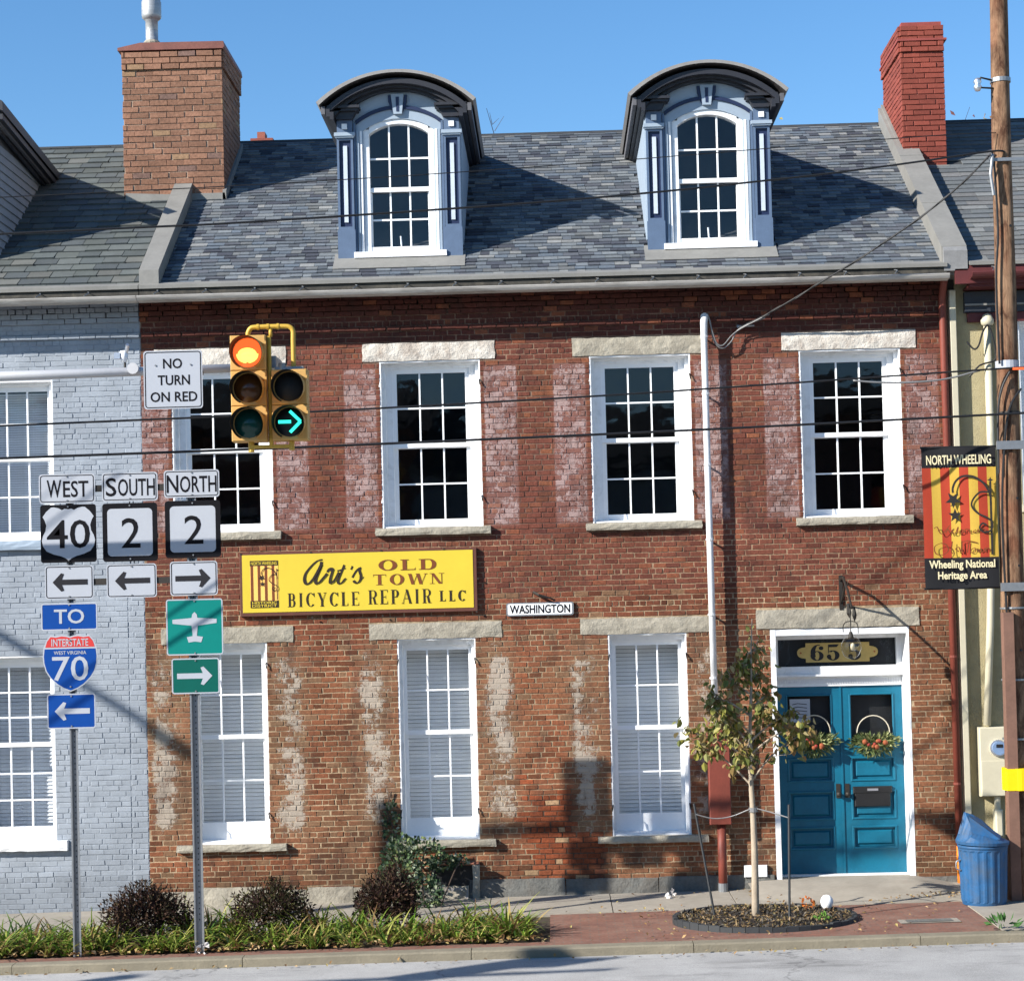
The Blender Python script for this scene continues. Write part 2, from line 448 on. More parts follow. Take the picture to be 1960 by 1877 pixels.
M_CURB = mat('curb concrete', (0.205, 0.18, 0.13), 0.9, var=0.18, scale=2.5, dirt=0.4, dirtcol=(0.17, 0.15, 0.11), bmp=0.7, bscale=45, bdist=0.01)
M_SOIL = mat('planter soil', (0.06, 0.045, 0.03), 0.95, var=0.4, scale=14, bmp=1.0, bscale=40, bdist=0.03)
M_MULCH = mat('mulch', (0.07, 0.06, 0.055), 0.95, var=0.4, scale=20, bmp=1.0, bscale=50, bdist=0.03)
M_EDGE = mat('black edging', (0.03, 0.033, 0.036), 0.6, var=0.15)

def road_mat():
    m, nt, N, L, B = new_mat('worn asphalt')
    co = coords(N, L)
    a = noise(N, L, co, 90, 4, 0.7)
    b = noise(N, L, co, 1.1, 6, 0.65)
    g = maprange(N, L, a, 0.3, 0.7, 0.26, 0.48)
    g = mathn(N, L, 'MULTIPLY', g, maprange(N, L, b, 0.3, 0.7, 0.82, 1.16))
    vo = N.new('ShaderNodeTexVoronoi'); vo.inputs['Scale'].default_value = 130
    L.new(co, vo.inputs['Vector'])
    g = mathn(N, L, 'MULTIPLY', g, maprange(N, L, vo.outputs['Distance'], 0.0, 0.6, 1.12, 0.85))
    st = noise(N, L, coords(N, L, (.35, 1.6, 1)), 1.6, 7, .7)
    g = mathn(N, L, 'MULTIPLY', g, maprange(N, L, st, .55, .72, 1, .62))
    v2 = N.new('ShaderNodeTexVoronoi'); v2.feature = 'DISTANCE_TO_EDGE'; v2.inputs['Scale'].default_value = .22
    wv = N.new('ShaderNodeVectorMath'); wv.operation = 'ADD'
    nz = N.new('ShaderNodeTexNoise'); nz.inputs['Scale'].default_value = 2.5; nz.inputs['Detail'].default_value = 6; L.new(co, nz.inputs['Vector'])
    L.new(co, wv.inputs[0]); L.new(nz.outputs['Color'], wv.inputs[1]); L.new(wv.outputs[0], v2.inputs['Vector'])
    g = mathn(N, L, 'MULTIPLY', g, maprange(N, L, v2.outputs['Distance'], .002, .007, .68, 1))
    comb = N.new('ShaderNodeCombineXYZ')
    L.new(g, comb.inputs[0]); L.new(mathn(N, L, 'MULTIPLY', g, 0.985), comb.inputs[1]); L.new(mathn(N, L, 'MULTIPLY', g, 0.96), comb.inputs[2])
    L.new(comb.outputs[0], B.inputs['Base Color'])
    B.inputs['Roughness'].default_value = 0.9
    bump(N, L, a, 0.5, 0.006, B)
    return m
M_ROAD = road_mat()
def paver_mat():
    m, nt, N, L, B = new_mat('brick pavers')
    co = coords(N, L)
    bt = N.new('ShaderNodeTexBrick')
    L.new(co, bt.inputs['Vector'])
    bt.inputs['Color1'].default_value = (0.20, 0.085, 0.055, 1)
    bt.inputs['Color2'].default_value = (0.155, 0.065, 0.045, 1)
    bt.inputs['Mortar'].default_value = (0.12, 0.09, 0.07, 1)
    bt.inputs['Scale'].default_value = 1
    bt.inputs['Brick Width'].default_value = 0.2
    bt.inputs['Row Height'].default_value = 0.1
    bt.inputs['Mortar Size'].default_value = 0.005
    n = noise(N, L, co, 3, 7, 0.7)
    c = mixc(N, L, maprange(N, L, n, 0.45, 0.75, 0, 0.6), bt.outputs['Color'], (0.24, 0.16, 0.12))
    n4 = noise(N, L, co, 30, 4, 0.6)
    comb = N.new('ShaderNodeCombineXYZ'); v = maprange(N, L, n4, 0.3, 0.7, 0.8, 1.2)
    for i in range(3): L.new(v, comb.inputs[i])
    c = mixc(N, L, 1.0, c, comb.outputs[0], 'MULTIPLY')
    L.new(c, B.inputs['Base Color'])
    B.inputs['Roughness'].default_value = 0.9
    bump(N, L, bt.outputs['Fac'], -0.6, 0.004, B)
    return m
M_PAVER = paver_mat()
def glass_mat(name, tintc):
    m = bpy.data.materials.new(name)
    m.use_nodes = True
    N, L = m.node_tree.nodes, m.node_tree.links
    N.remove(N['Principled BSDF'])
    t = N.new('ShaderNodeBsdfTransparent'); t.inputs[0].default_value = (*tintc, 1)
    g = N.new('ShaderNodeBsdfGlossy'); g.inputs['Roughness'].default_value = 0.03; g.inputs[0].default_value = (0.9, 0.95, 1, 1)
    lw = N.new('ShaderNodeLayerWeight'); lw.inputs[0].default_value = 0.5
    fr = mathn(N, L, 'ADD', 0.045, mathn(N, L, 'MULTIPLY', 0.95, mathn(N, L, 'POWER', lw.outputs['Facing'], 5.0)))
    co = coords(N, L)
    b = N.new('ShaderNodeBump'); b.inputs['Strength'].default_value = 0.15; b.inputs['Distance'].default_value = 0.02
    L.new(noise(N, L, co, 2.5, 2, 0.5), b.inputs['Height'])
    L.new(b.outputs[0], g.inputs['Normal'])
    mx = N.new('ShaderNodeMixShader')
    L.new(fr, mx.inputs[0]); L.new(t.outputs[0], mx.inputs[1]); L.new(g.outputs[0], mx.inputs[2])
    L.new(mx.outputs[0], N['Material Output'].inputs['Surface'])
    return m
M_GLASS = glass_mat('window glass', (0.95, 0.97, 0.98))
M_BULB = glass_mat('clear globe glass', (0.85, 0.85, 0.82))
def leaf_mat(name, rough=0.6, trans=0.25):
    m, nt, N, L, B = new_mat(name)
    a = N.new('ShaderNodeAttribute'); a.attribute_name = 'tint'
    L.new(a.outputs['Color'], B.inputs['Base Color'])
    B.inputs['Roughness'].default_value = rough
    B.inputs['Specular IOR Level'].default_value = 0.15
    tr = N.new('ShaderNodeBsdfTranslucent'); L.new(a.outputs['Color'], tr.inputs[0])
    mx = N.new('ShaderNodeMixShader'); mx.inputs[0].default_value = trans
    L.new(B.outputs[0], mx.inputs[1]); L.new(tr.outputs[0], mx.inputs[2])
    L.new(mx.outputs[0], N['Material Output'].inputs['Surface'])
    return m
M_LEAF = leaf_mat('foliage')

# ---------------------------------------------------------------- ground
def gz(x): return -0.11+0.012*max(-30, min(30, x))
def slab(mb, x0, x1, y0, y1, off=0.0, th=0.25, tint=None):
    a, b = gz(x0)+off, gz(x1)+off
    vs = [(x0, y0, a-th), (x1, y0, b-th), (x1, y1, b-th), (x0, y1, a-th), (x0, y0, a), (x1, y0, b), (x1, y1, b), (x0, y1, a)]
    mb.mesh(vs, [(0, 1, 5, 4), (1, 2, 6, 5), (2, 3, 7, 6), (3, 0, 4, 7), (4, 5, 6, 7), (3, 2, 1, 0)], tint)
g = MB()
g.face([(-900, -900, -0.9), (900, -900, -0.9), (900, 900, -0.9), (-900, 900, -0.9)])
tag(g.build('ground', mat('open ground', (0.12, 0.11, 0.08), 0.95, scale=0.05)), kind='structure')
g = MB()
for x in range(-30, 30, 2): 
    a, b = gz(x)-0.10, gz(x+2)-0.10
    g.mesh([(x, -34, a), (x+2, -34, b), (x+2, -3.80, b), (x, -3.80, a)], [(0, 1, 2, 3)])
tag(g.build('road', M_ROAD), kind='structure')
SY = {'kind': 'structure'}
curb = MB(); slab(curb, -30, 30, -3.77, -3.63, -0.03, 0.3)
curb = tag(curb.build('curb', M_CURB), kind='structure')
x = -13.3
while x < 12:
    w = 2.45+R.uniform(-.1, .1)
    m = MB()
    x1 = x+w-0.008
    a, b = gz(x)+R.uniform(-.004, .004), gz(x1)+R.uniform(-.004, .004)
    prof = [(-3.80, -0.25), (-3.80, -0.018), (-3.785, -0.003), (-3.765, 0.0), (-3.61, 0.0), (-3.61, -0.25)]
    n = 12
    vs, fs = [], []
    for k in range(n+1):
        xx = x+(x1-x)*k/n
        j = R.uniform(-.006, .004)
        for q, (yy, zz) in enumerate(prof): vs.append((xx, yy+(j if q in (1, 2, 3) else 0), gz(xx)+zz+(j*0.5 if q in (1, 2) else 0)))
    for k in range(n):
        for q in range(6):
            q2 = (q+1) % 6
            fs.append((k*6+q, k*6+q2, (k+1)*6+q2, (k+1)*6+q))
    fs += [tuple(range(5, -1, -1)), tuple(n*6+q for q in range(6))]
    m.mesh(vs, fs)
    m.build('curb_stone', M_CURB, curb)
    x += w
pv = MB()
slab(pv, -0.15, 4.72, -3.607, -1.52, -0.004)
slab(pv, -30, -0.15, -3.607, -3.38, -0.004)
tag(pv.build('brick_pavement', M_PAVER), kind='structure')
sw = MB(); slab(sw, -30, 30, -1.515, 0.0, -0.03)
slab(sw, -30, -0.15, -2.05, -1.515, -0.03)
slab(sw, 4.725, 30, -3.607, -1.515, -0.03)
sw = tag(sw.build('sidewalk', M_SOIL), kind='structure')
def slabpart(x0, x1, y0, y1):
    m = MB(); d = R.uniform(-.004, .004)
    slab(m, x0+.006, x1-.006, y0+.006, y1-.006, d, 0.1)
    m.build('concrete_slab', M_CONC, sw)
for i in range(-9, 9):
    slabpart(i*1.5+0.6, i*1.5+2.1, -1.515, 0.0)
for i in range(-9, -1):
    slabpart(i*1.5+.6-0.0, i*1.5+2.1, -2.05, -1.515)
for (a, b) in ((4.725, 6.2), (6.2, 7.7), (7.7, 9.2)):
    slabpart(a, b, -2.6, -1.515); slabpart(a, b, -3.607, -2.6)
so = MB(); slab(so, -30, -0.15, -3.375, -2.055, -0.02)
tag(so.build('planter_soil', M_SOIL), kind='structure')

# ---------------------------------------------------------------- brickwork generator
CAMP = Vector((0, -24.5, 3.5))
def intervals(a, b, z0, z1, ops):
    iv = [(a, b)]
    for (ox0, ox1, oz0, oz1) in ops:
        if oz0 < z1-0.012 and oz1 > z0+0.012:
            nv = []
            for (p, q) in iv:
                if ox1 <= p or ox0 >= q: nv.append((p, q)); continue
                if ox0 > p: nv.append((p, ox0))
                if ox1 < q: nv.append((ox1, q))
            iv = nv
    return iv
def brickwork(parent, a0, a1, z0, z1, ops, frame, matb, colfn, ch=0.0675, bl=0.205, mort=0.010, depth=0.03, single=300, rough=0.0022, header=True, off=None, joinname='brickwork', seed=1):
    """frame(u, d, z) -> world point; d = distance into the wall"""
    rr = random.Random(seed)
    rows = int(round((z1-z0)/ch)); ch = (z1-z0)/rows
    bricks = []
    for r in range(rows):
        za, zb = z0+r*ch+mort/2, z0+(r+1)*ch-mort/2
        hd = header and (r % 6 == 3)
        L = bl/2 if hd else bl
        st = a0-(0.5*L if r % 2 else 0)+(rr.uniform(-.02, .02))-(0.25*bl if (r//6) % 2 else 0)
        dd = off(zb) if off else 0.0
        for (p, q) in intervals(a0, a1, za, zb, ops):
            x = st+math.floor((p-st)/L)*L
            while x < q-0.02:
                j = rr.uniform(-.008, .008)
                x0b, x1b = max(x+j, p), min(x+L+rr.uniform(-.006, .006), q)
                if q-x1b < 0.045: x1b = q
                if x1b-x0b > 0.035:
                    bricks.append((x0b+mort/2*(x0b > p+.001), x1b-mort/2*(x1b < q-.001), za, zb, dd, (not hd) and (x1b-x0b) > 0.8*bl))
                x = x+L if x1b < q else q
    cand = [(-((frame((b[0]+b[1])/2, 0, (b[2]+b[3])/2)-CAMP).length), i) for i, b in enumerate(bricks)]
    full = [c for c in cand if bricks[c[1]][5]]
    full.sort(reverse=True)
    chosen = set(i for _, i in full[:single])
    if len(bricks) <= single: chosen = set(range(len(bricks)))
    join = MB()
    for i, (x0b, x1b, za, zb, dd, _) in enumerate(bricks):
        o = rr.uniform(-.003, .003)-dd
        b = 0.004
        j = lambda s=rough: rr.uniform(-s, s)
        vs = [frame(x0b+j(), depth, za+j()), frame(x1b+j(), depth, za+j()), frame(x1b+j(), depth, zb+j()), frame(x0b+j(), depth, zb+j())]
        vs += [frame(x0b+j(), o+b, za+j()), frame(x1b+j(), o+b, za+j()), frame(x1b+j(), o+b, zb+j()), frame(x0b+j(), o+b, zb+j())]
        tl = j(0.0018)
        vs += [frame(x0b+b+j(), o+tl, za+b+j()), frame(x1b-b+j(), o-tl, za+b+j()), frame(x1b-b+j(), o-tl, zb-b+j()), frame(x0b+b+j(), o+tl, zb-b+j())]
        fs = [(8, 9, 10, 11), (4, 5, 9, 8), (5, 6, 10, 9), (6, 7, 11, 10), (7, 4, 8, 11), (0, 1, 5, 4), (1, 2, 6, 5), (2, 3, 7, 6), (3, 0, 4, 7)]
        t = colfn((x0b+x1b)/2, (za+zb)/2, rr)
        if i in chosen:
            mb = MB(); mb.mesh(vs, fs, t); mb.build('brick', matb, parent)
        else: join.mesh(vs, fs, t)
    if join.v: join.build(joinname, matb, parent, kind='stuff')
def wall_mass(a0, a1, z0, z1, ops, y0, y1, colfn, step=0.12):
    """mortar face in front, plain back, and the reveals of the openings"""
    m = MB()
    xs = sorted(set([a0, a1]+[min(max(o[i], a0), a1) for o in ops for i in (0, 1)]))
    zs = sorted(set([z0, z1]+[min(max(o[i], z0), z1) for o in ops for i in (2, 3)]))
    for i in range(len(xs)-1):
        for k in range(len(zs)-1):
            cx, cz = (xs[i]+xs[i+1])/2, (zs[k]+zs[k+1])/2
            if any(o[0] < cx < o[1] and o[2] < cz < o[3] for o in ops): continue
            nx = max(1, int((xs[i+1]-xs[i])/step)); nz = max(1, int((zs[k+1]-zs[k])/step))
            vs, cs = [], []
            n0 = len(m.v)
            for b in range(nz+1):
                for a in range(nx+1):
                    x, z = xs[i]+(xs[i+1]-xs[i])*a/nx, zs[k]+(zs[k+1]-zs[k])*b/nz
                    m.v.append((x, y0, z)); m.c.append(colfn(x, z))
            for b in range(nz):
                for a in range(nx):
                    q = n0+b*(nx+1)+a
                    m.f.append((q, q+1, q+nx+2, q+nx+1)); m.m.append(0)
            m.face([(xs[i], y1, zs[k]), (xs[i], y1, zs[k+1]), (xs[i+1], y1, zs[k+1]), (xs[i+1], y1, zs[k])], (.2, .18, .16, 0))
    for (ox0, ox1, oz0, oz1) in ops:
        t = (.22, .19, .16, 0)
        m.face([(ox0, y0, oz0), (ox0, y0, oz1), (ox0, y1, oz1), (ox0, y1, oz0)], t)
        m.face([(ox1, y0, oz0), (ox1, y1, oz0), (ox1, y1, oz1), (ox1, y0, oz1)], t)
        m.face([(ox0, y0, oz1), (ox1, y0, oz1), (ox1, y1, oz1), (ox0, y1, oz1)], t)
        m.face([(ox0, y0, oz0), (ox0, y1, oz0), (ox1, y1, oz0), (ox1, y0, oz0)], t)
    m.face([(a0, y0, z0), (a0, y1, z0), (a0, y1, z1), (a0, y0, z1)])
    m.face([(a1, y0, z0), (a1, y0, z1), (a1, y1, z1), (a1, y1, z0)])
    m.face([(a0, y0, z1), (a0, y1, z1), (a1, y1, z1), (a1, y0, z1)])
    return m

# ---------------------------------------------------------------- windows
def beam(mb, x0, x1, y0, y1, z0, z1): mb.bbox(x0, x1, y0, y1, z0, z1, 0.003)
def window(bld, cx, z0, z1, w, fl, hd, rows, cols, glassw, gz0, gz1, split, blinds=None, sill=None, lintel=None, lmat=None, smat=None, wmat=None, ybase=0.0, hook=True, bspace=0.05, rec=0.115):
    wm = wmat or M_WHITE
    hw = w/2
    m = MB()
    Y = ybase
    # outer box frame, then stop bead
    rc_ = rec
    m.box(cx-hw, cx-hw+.018, Y+.006, Y+.30, z0, z1)
    m.box(cx+hw-.018, cx+hw, Y+.006, Y+.30, z0, z1)
    m.box(cx-hw+.018, cx+hw-.018, Y+.008, Y+.30, z1-.018, z1)
    m.box(cx-hw+.018, cx-hw+fl, Y+rc_, Y+.30, z0, z1-.018)
    m.box(cx+hw-fl, cx+hw-.018, Y+rc_, Y+.30, z0, z1-.018)
    m.box(cx-hw+fl, cx+hw-fl, Y+rc_+.003, Y+.30, z1-hd, z1-.018)
    m.prismx([(Y+.02, z0), (Y+.02, z0+.018), (Y+.17, z0+.035), (Y+.30, z0+.035), (Y+.30, z0)], cx-hw+fl, cx+hw-fl)
    m.prismx([(Y+.02, z0), (Y+.02, z0+.017), (Y+rc_, z0+.028), (Y+rc_, z0)], cx-hw+.018, cx-hw+fl)
    m.prismx([(Y+.02, z0), (Y+.02, z0+.017), (Y+rc_, z0+.028), (Y+rc_, z0)], cx+hw-fl, cx+hw-.018)
    gx0, gx1 = cx-glassw/2, cx+glassw/2
    ix0, ix1, iz0, iz1 = cx-hw+fl, cx+hw-fl, z0+.035, z1-hd
    sx = max(0.0, (gx0-ix0)-0.055)
    if sx > 0.01:
        m.box(ix0, ix0+sx, Y+.165, Y+.295, iz0, iz1); m.box(ix1-sx, ix1, Y+.165, Y+.295, iz0, iz1)
        m.box(ix0+sx, ix1-sx, Y+.165, Y+.295, iz1-min(sx, .04), iz1)
        iz1 -= min(sx, .04)
        ix0 += sx; ix1 -= sx
    win = m.build('window', wm, bld)
    panes = []
    def sash(za, zb, y, nr, g0, g1):
        s = MB()
        s.box(ix0, gx0, y, y+.04, za, zb); s.box(gx1, ix1, y, y+.04, za, zb)
        s.box(gx0, gx1, y+.001, y+.04, g1, zb); s.box(gx0, gx1, y+.001, y+.04, za, g0)
        cw = (gx1-gx0)/cols; rh = (g1-g0)/nr
        mw = 0.010
        for c in range(1, cols): s.prismx([(y+.006, g0), (y+.006, g1), (y+.036, g1), (y+.036, g0)], gx0+c*cw-mw, gx0+c*cw+mw)
        for r in range(1, nr): s.box(gx0, gx1, y+.009, y+.034, g0+r*rh-mw, g0+r*rh+mw)
        so = s.build('sash', M_WHITE2 if wm is M_WHITE else wm, win)
        for c in range(cols):
            for r in range(nr):
                p = MB()
                a = [R.uniform(-.0012, .0012) for _ in range(4)]
                xa, xb = gx0+c*cw+mw*.8, gx0+(c+1)*cw-mw*.8
                zc, zd = g0+r*rh+mw*.8, g0+(r+1)*rh-mw*.8
                if c == 0: xa = gx0-.004
                if c == cols-1: xb = gx1+.004
                if r == 0: zc = g0-.004
                if r == nr-1: zd = g1+.004
                p.face([(xa, y+.022+a[0], zc), (xb, y+.022+a[1], zc), (xb, y+.022+a[2], zd), (xa, y+.022+a[3], zd)])
                p.build('pane', M_GLASS, win)
    sash(split-.02, iz1, Y+.19, rows[0], split+.035, gz1)
    sash(iz0, split+.02, Y+.235, rows[1], gz0, split-.03)
    if blinds:
        lnr = MB()  # white boards added behind the sashes to bounce sunlight onto the blinds
        lnr.box(cx-hw-.01, cx-hw+.0, Y+.345, Y+.68, z0, z1); lnr.box(cx+hw, cx+hw+.01, Y+.345, Y+.68, z0, z1)
        lnr.box(cx-hw, cx+hw, Y+.345, Y+.68, z0-.01, z0); lnr.box(cx-hw, cx+hw, Y+.345, Y+.68, z1, z1+.01)
        lnr.build('bounce_liner', M_WHITE, win)
        bm = MB(); bw = glassw/2+.16
        d = bspace*.485
        ca, sa = math.cos(rad(70)), math.sin(rad(70))
        bm.mesh([(-bw, -d*ca, -d*sa), (bw, -d*ca, -d*sa), (bw, d*ca, d*sa), (-bw, d*ca, d*sa), (-bw, -d*ca+.003, -d*sa), (bw, -d*ca+.003, -d*sa), (bw, d*ca+.003, d*sa), (-bw, d*ca+.003, d*sa)],
                [(0, 1, 2, 3), (7, 6, 5, 4), (0, 4, 5, 1), (3, 2, 6, 7)])
        first = bm.build('blind_slat', blinds if not isinstance(blinds, bool) else M_BLIND, win)
        zz = gz0-.03
        first.location = Vector((cx, Y+.60, zz))-ORG[bld.name]
        first.data.transform(Matrix.Translation(ORG[bld.name]))
        zz += bspace
        while zz < gz1+.03:
            inst('blind_slat', first.data, win, (cx+R.uniform(-.002, .002), Y+.60, zz), (R.uniform(-.10, .10), R.uniform(-.002, .002), 0))
            zz += bspace
    if sill:
        x0, x1, s0, s1, pr = sill
        s = MB(); rough_block(s, x0, x1, Y-pr, Y+.10, s0, s1, 0.006)
        s.build('sill', smat or M_STONE, win)
    if lintel:
        x0, x1, s0, s1 = lintel
        s = MB(); rough_block(s, x0, x1, Y-.018, Y+.16, s0, s1, 0.007)
        s.build('lintel', lmat or M_STONE, win)
    if hook:
        for sx_ in (-1, 1):
            for zz in (z0+.35, z1-.3):
                h = MB(); xx = cx+sx_*(hw-.012)
                h.tube([(xx, Y+.03, zz+.05), (xx, Y-.02, zz+.03), (xx+.012*sx_, Y-.035, zz-.03)], 0.009, 5)
                h.build('shutter_pin', M_WHITE if zz > 3 and sx_ < 0 else M_IRON, win)
    return win
def rough_block(mb, x0, x1, y0, y1, z0, z1, j=0.006, nx=None):
    n = nx or max(3, int((x1-x0)/0.10))
    nz = 3
    vs, fs = [], []
    for i in range(n+1):
        for k in range(nz+1):
            x = x0+(x1-x0)*i/n+(R.uniform(-j, j) if i in (0, n) else 0)
            z = z0+(z1-z0)*k/nz+(R.uniform(-j, j)*0.8 if k in (0, nz) else R.uniform(-j, j))
            edge = 0.008 if (i in (0, n) or k in (0, nz)) else 0
            vs.append((x, y0+edge+R.uniform(-j, j)*0.6, z))
    m0 = (n+1)*(nz+1)
    for i in range(n+1):
        vs.append((x0+(x1-x0)*i/n, y1, z0)); vs.append((x0+(x1-x0)*i/n, y1, z1))
    idx = lambda i, k: i*(nz+1)+k
    for i in range(n):
        for k in range(nz): fs.append((idx(i, k), idx(i+1, k), idx(i+1, k+1), idx(i, k+1)))
        fs.append((idx(i, nz), idx(i+1, nz), m0+2*(i+1)+1, m0+2*i+1))
        fs.append((idx(i+1, 0), idx(i, 0), m0+2*i, m0+2*(i+1)))
    fs.append(tuple([idx(0, k) for k in range(nz+1)]+[m0+1, m0]))
    fs.append(tuple([idx(n, k) for k in range(nz, -1, -1)]+[m0+2*n, m0+2*n+1]))
    mb.mesh(vs, fs)

# ================================================================= BRICK BUILDING
bb = thing('brick_building', (0, 0, -0.1), 'two-storey red brick row house with two arched blue dormers and a teal double door', 'building')
UW = [-4.22, -1.535, 1.155, 3.83]
LW = [-4.20, -1.53, 1.16]
ops = []
for c in UW: ops.append((c-.645, c+.645, 4.60, 6.74))
for c in LW: ops.append((c-.5, c+.5, 0.62, 3.18))
ops.append((2.72, 4.48, -0.3, 3.2))
solid = []   # stones that replace bricks
for c in UW: solid.append((c-.86, c+.84, 6.74, 6.975)); solid.append((c-.735, c+.74, 4.51, 4.60))
for c in LW: solid.append((c-.85, c+.84, 3.18, 3.385)); solid.append((c-.69, c+.71, .535, .62))
solid.append((2.55, 4.61, 3.2, 3.445))
def hsh(a, b):
    v = math.sin(a*127.1+b*311.7)*43758.5453
    return v-math.floor(v)
def smooth_noise(x, z):
    ix, iz = math.floor(x), math.floor(z); fx, fz = x-ix, z-iz
    fx, fz = fx*fx*(3-2*fx), fz*fz*(3-2*fz)
    return (hsh(ix, iz)*(1-fx)+hsh(ix+1, iz)*fx)*(1-fz)+(hsh(ix, iz+1)*(1-fx)+hsh(ix+1, iz+1)*fx)*fz
def zone(x, z):
    """paint left by old shutters, soot and repairs on the facade: (kind, amount)"""
    up_ = 0.0
    for c in UW:
        for s0, s1 in ((c-1.10, c-.65), (c+.65, c+1.10)):
            if s0 < x < s1 and 4.62 < z < 6.68: return 'pink', 1.0
    for c in LW:
        for s0, s1 in ((c-.98, c-.50), (c+.50, c+1.0)):
            if s0 < x < s1 and .7 < z < 3.1:
                d = abs(x-c)
                return 'lime', (0.85 if d > .68 else 0.4)*(0.45+0.9*smooth_noise(x*3, z*2.2))
    if -.42-.25*(hsh(z//.0675, 3)-.5) < x < .55 and -.2 < z < 1.12+.35*smooth_noise(x*4, 7): return 'new', 1.0
    return 'plain', 0
def facade_tint(x, z, rr):
    k, a = zone(x, z)
    u = rr.random()
    n = smooth_noise(x*.8+3, z*.9); n2 = smooth_noise(x*1.9+13, z*1.5+5)
    if z > 3.75:          # painted a plum red long ago
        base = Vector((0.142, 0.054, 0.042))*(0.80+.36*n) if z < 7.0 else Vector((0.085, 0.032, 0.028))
        if u < .12: base = Vector((0.185, 0.072, 0.045))
        elif u < .26: base = Vector((0.09, 0.032, 0.028))
        wear = 0.12+0.22*smooth_noise(x*1.7, z*1.7+9)
        if 4.6 < z < 6.7 and u < .35:
            base = base*.7+Vector((0.21, 0.10, 0.055))*.3
        if z > 3.4 and z < 4.5: base = base*.75+Vector((0.17, 0.07, 0.045))*.25
    else:
        t = max(0, min(1, (3.9-z)/1.2))
        base = Vector((0.160, 0.058, 0.038))*(1-t)+(Vector((0.195, 0.076, 0.042))*(1-n2)+Vector((0.185, 0.098, 0.060))*n2)*t
        base = base*(0.78+.44*n)
        if u < .14: base = base*.62
        elif u < .30: base = base*1.15
        elif u < .40: base = Vector((0.18, 0.115, 0.075))
        wear = .12
        if k == 'lime': base = base*.75+Vector((.20, .13, .08))*.25
        if k == 'new':
            base = Vector((0.225, 0.070, 0.034))*(.65+.55*u)
            if u > .93: base = Vector((.36, .27, .18))
            wear = .05
        if x > 4.5: base = base*.5+Vector((0.16, 0.09, 0.055))*.55
        if z < .25: base = base*(.7 if k != 'new' else .85)+Vector((.015, .015, .01))
    return (base.x*1.02, base.y*.87, base.z*.74, rr.random())
def mortar_tint(x, z):
    k, a = zone(x, z)
    n = smooth_noise(x*1.3, z*1.6+4)
    if z > 4.45:
        b = Vector((0.085, 0.04, 0.034))*(1-n)+Vector((0.26, 0.165, 0.11))*n
        if k == 'pink': b = Vector((.10, .05, .042))
        w = .3
    else:
        b = (Vector((0.46, 0.34, 0.215)) if z < 3.6 else Vector((.33, .22, .14)))*(.58+.36*n)
        w = .3
        if k == 'new': b = Vector((.08, .05, .035)); w = 0
        if z < .2: b = b*.6
    return (b.x, b.y, b.z, .55)
wm_ = wall_mass(-5.25, 5.10, -0.35, 7.62, ops, 0.0055, 0.34, mortar_tint)
wall_b = wm_.build('wall', M_FACADE, bb)
def corb(z): return 0.05 if z > 7.44 else (0.035 if z > 7.37 else (0.0 if z > 7.23 else (0.03 if z > 7.16 else 0.0)))
brickwork(wall_b, -5.25, 5.06, -0.33, 7.60, ops+solid, lambda u, d, z: Vector((u, d, z)), M_FACADE, facade_tint, off=corb, seed=3, rough=.0045, bl=.176, mort=.0115)
for i, c in enumerate(UW):
    window(bb, c, 4.60, 6.74, 1.29, .065, .045, (2, 2), 3, .885, 4.715, 6.60, 5.66,
           sill=(c-.735, c+.74, 4.505, 4.60, .085), lintel=(c-.86, c+.84+(.0), 6.742, 6.97), lmat=M_STONEW if i != 2 else M_STONE)
for i, c in enumerate(LW):
    window(bb, c, 0.62, 3.18, 1.0, .055, .085, (2, 2), 3, .80, .88, 3.03, 1.97, blinds=M_BLIND,
           sill=(c-.69, c+.71, .535, .62, .09), lintel=(c-.85, c+.84, 3.182, 3.385))
# foundation stones
x = -5.2
while x < 2.7:
    w = R.uniform(.42, .8) if x < -1.2 else R.uniform(.9, 1.3)
    x1 = min(x+w, 2.7)
    m = MB(); rough_block(m, x+.006, x1-.006, -.045 if x < -1.2 else -.03, .03, -.35, .045+R.uniform(-.02, .03) if x < -1.2 else .10+R.uniform(-.01, .01), 0.008)
    m.build('foundation_stone', M_STONE if x < -1.2 else M_STONED, bb, label=None)
    x = x1
m = MB(); rough_block(m, 4.50, 5.06, -.03, .03, -.35, .03, .008); m.build('foundation_stone', M_STONED, bb)
# interior rooms seen through the panes
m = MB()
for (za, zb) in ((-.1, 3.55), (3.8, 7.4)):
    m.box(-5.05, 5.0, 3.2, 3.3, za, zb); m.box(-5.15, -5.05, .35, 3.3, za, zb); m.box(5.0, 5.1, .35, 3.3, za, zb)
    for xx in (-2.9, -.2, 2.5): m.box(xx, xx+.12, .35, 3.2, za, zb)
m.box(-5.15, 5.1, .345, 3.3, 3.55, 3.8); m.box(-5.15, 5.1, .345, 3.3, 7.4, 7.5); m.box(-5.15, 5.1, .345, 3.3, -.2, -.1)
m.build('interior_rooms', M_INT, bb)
# side walls and rear
m = MB()
m.box(-5.25, -5.16, .35, 8.2, -.35, 7.6); m.box(5.02, 5.10, .35, 8.2, -.35, 7.6); m.box(-5.25, 5.1, 8.1, 8.2, -.35, 7.6)
m.build('rear_walls', M_BRICK, bb).data.attributes['tint'].data.foreach_set('color', [.2, .08, .06, .1]*24)

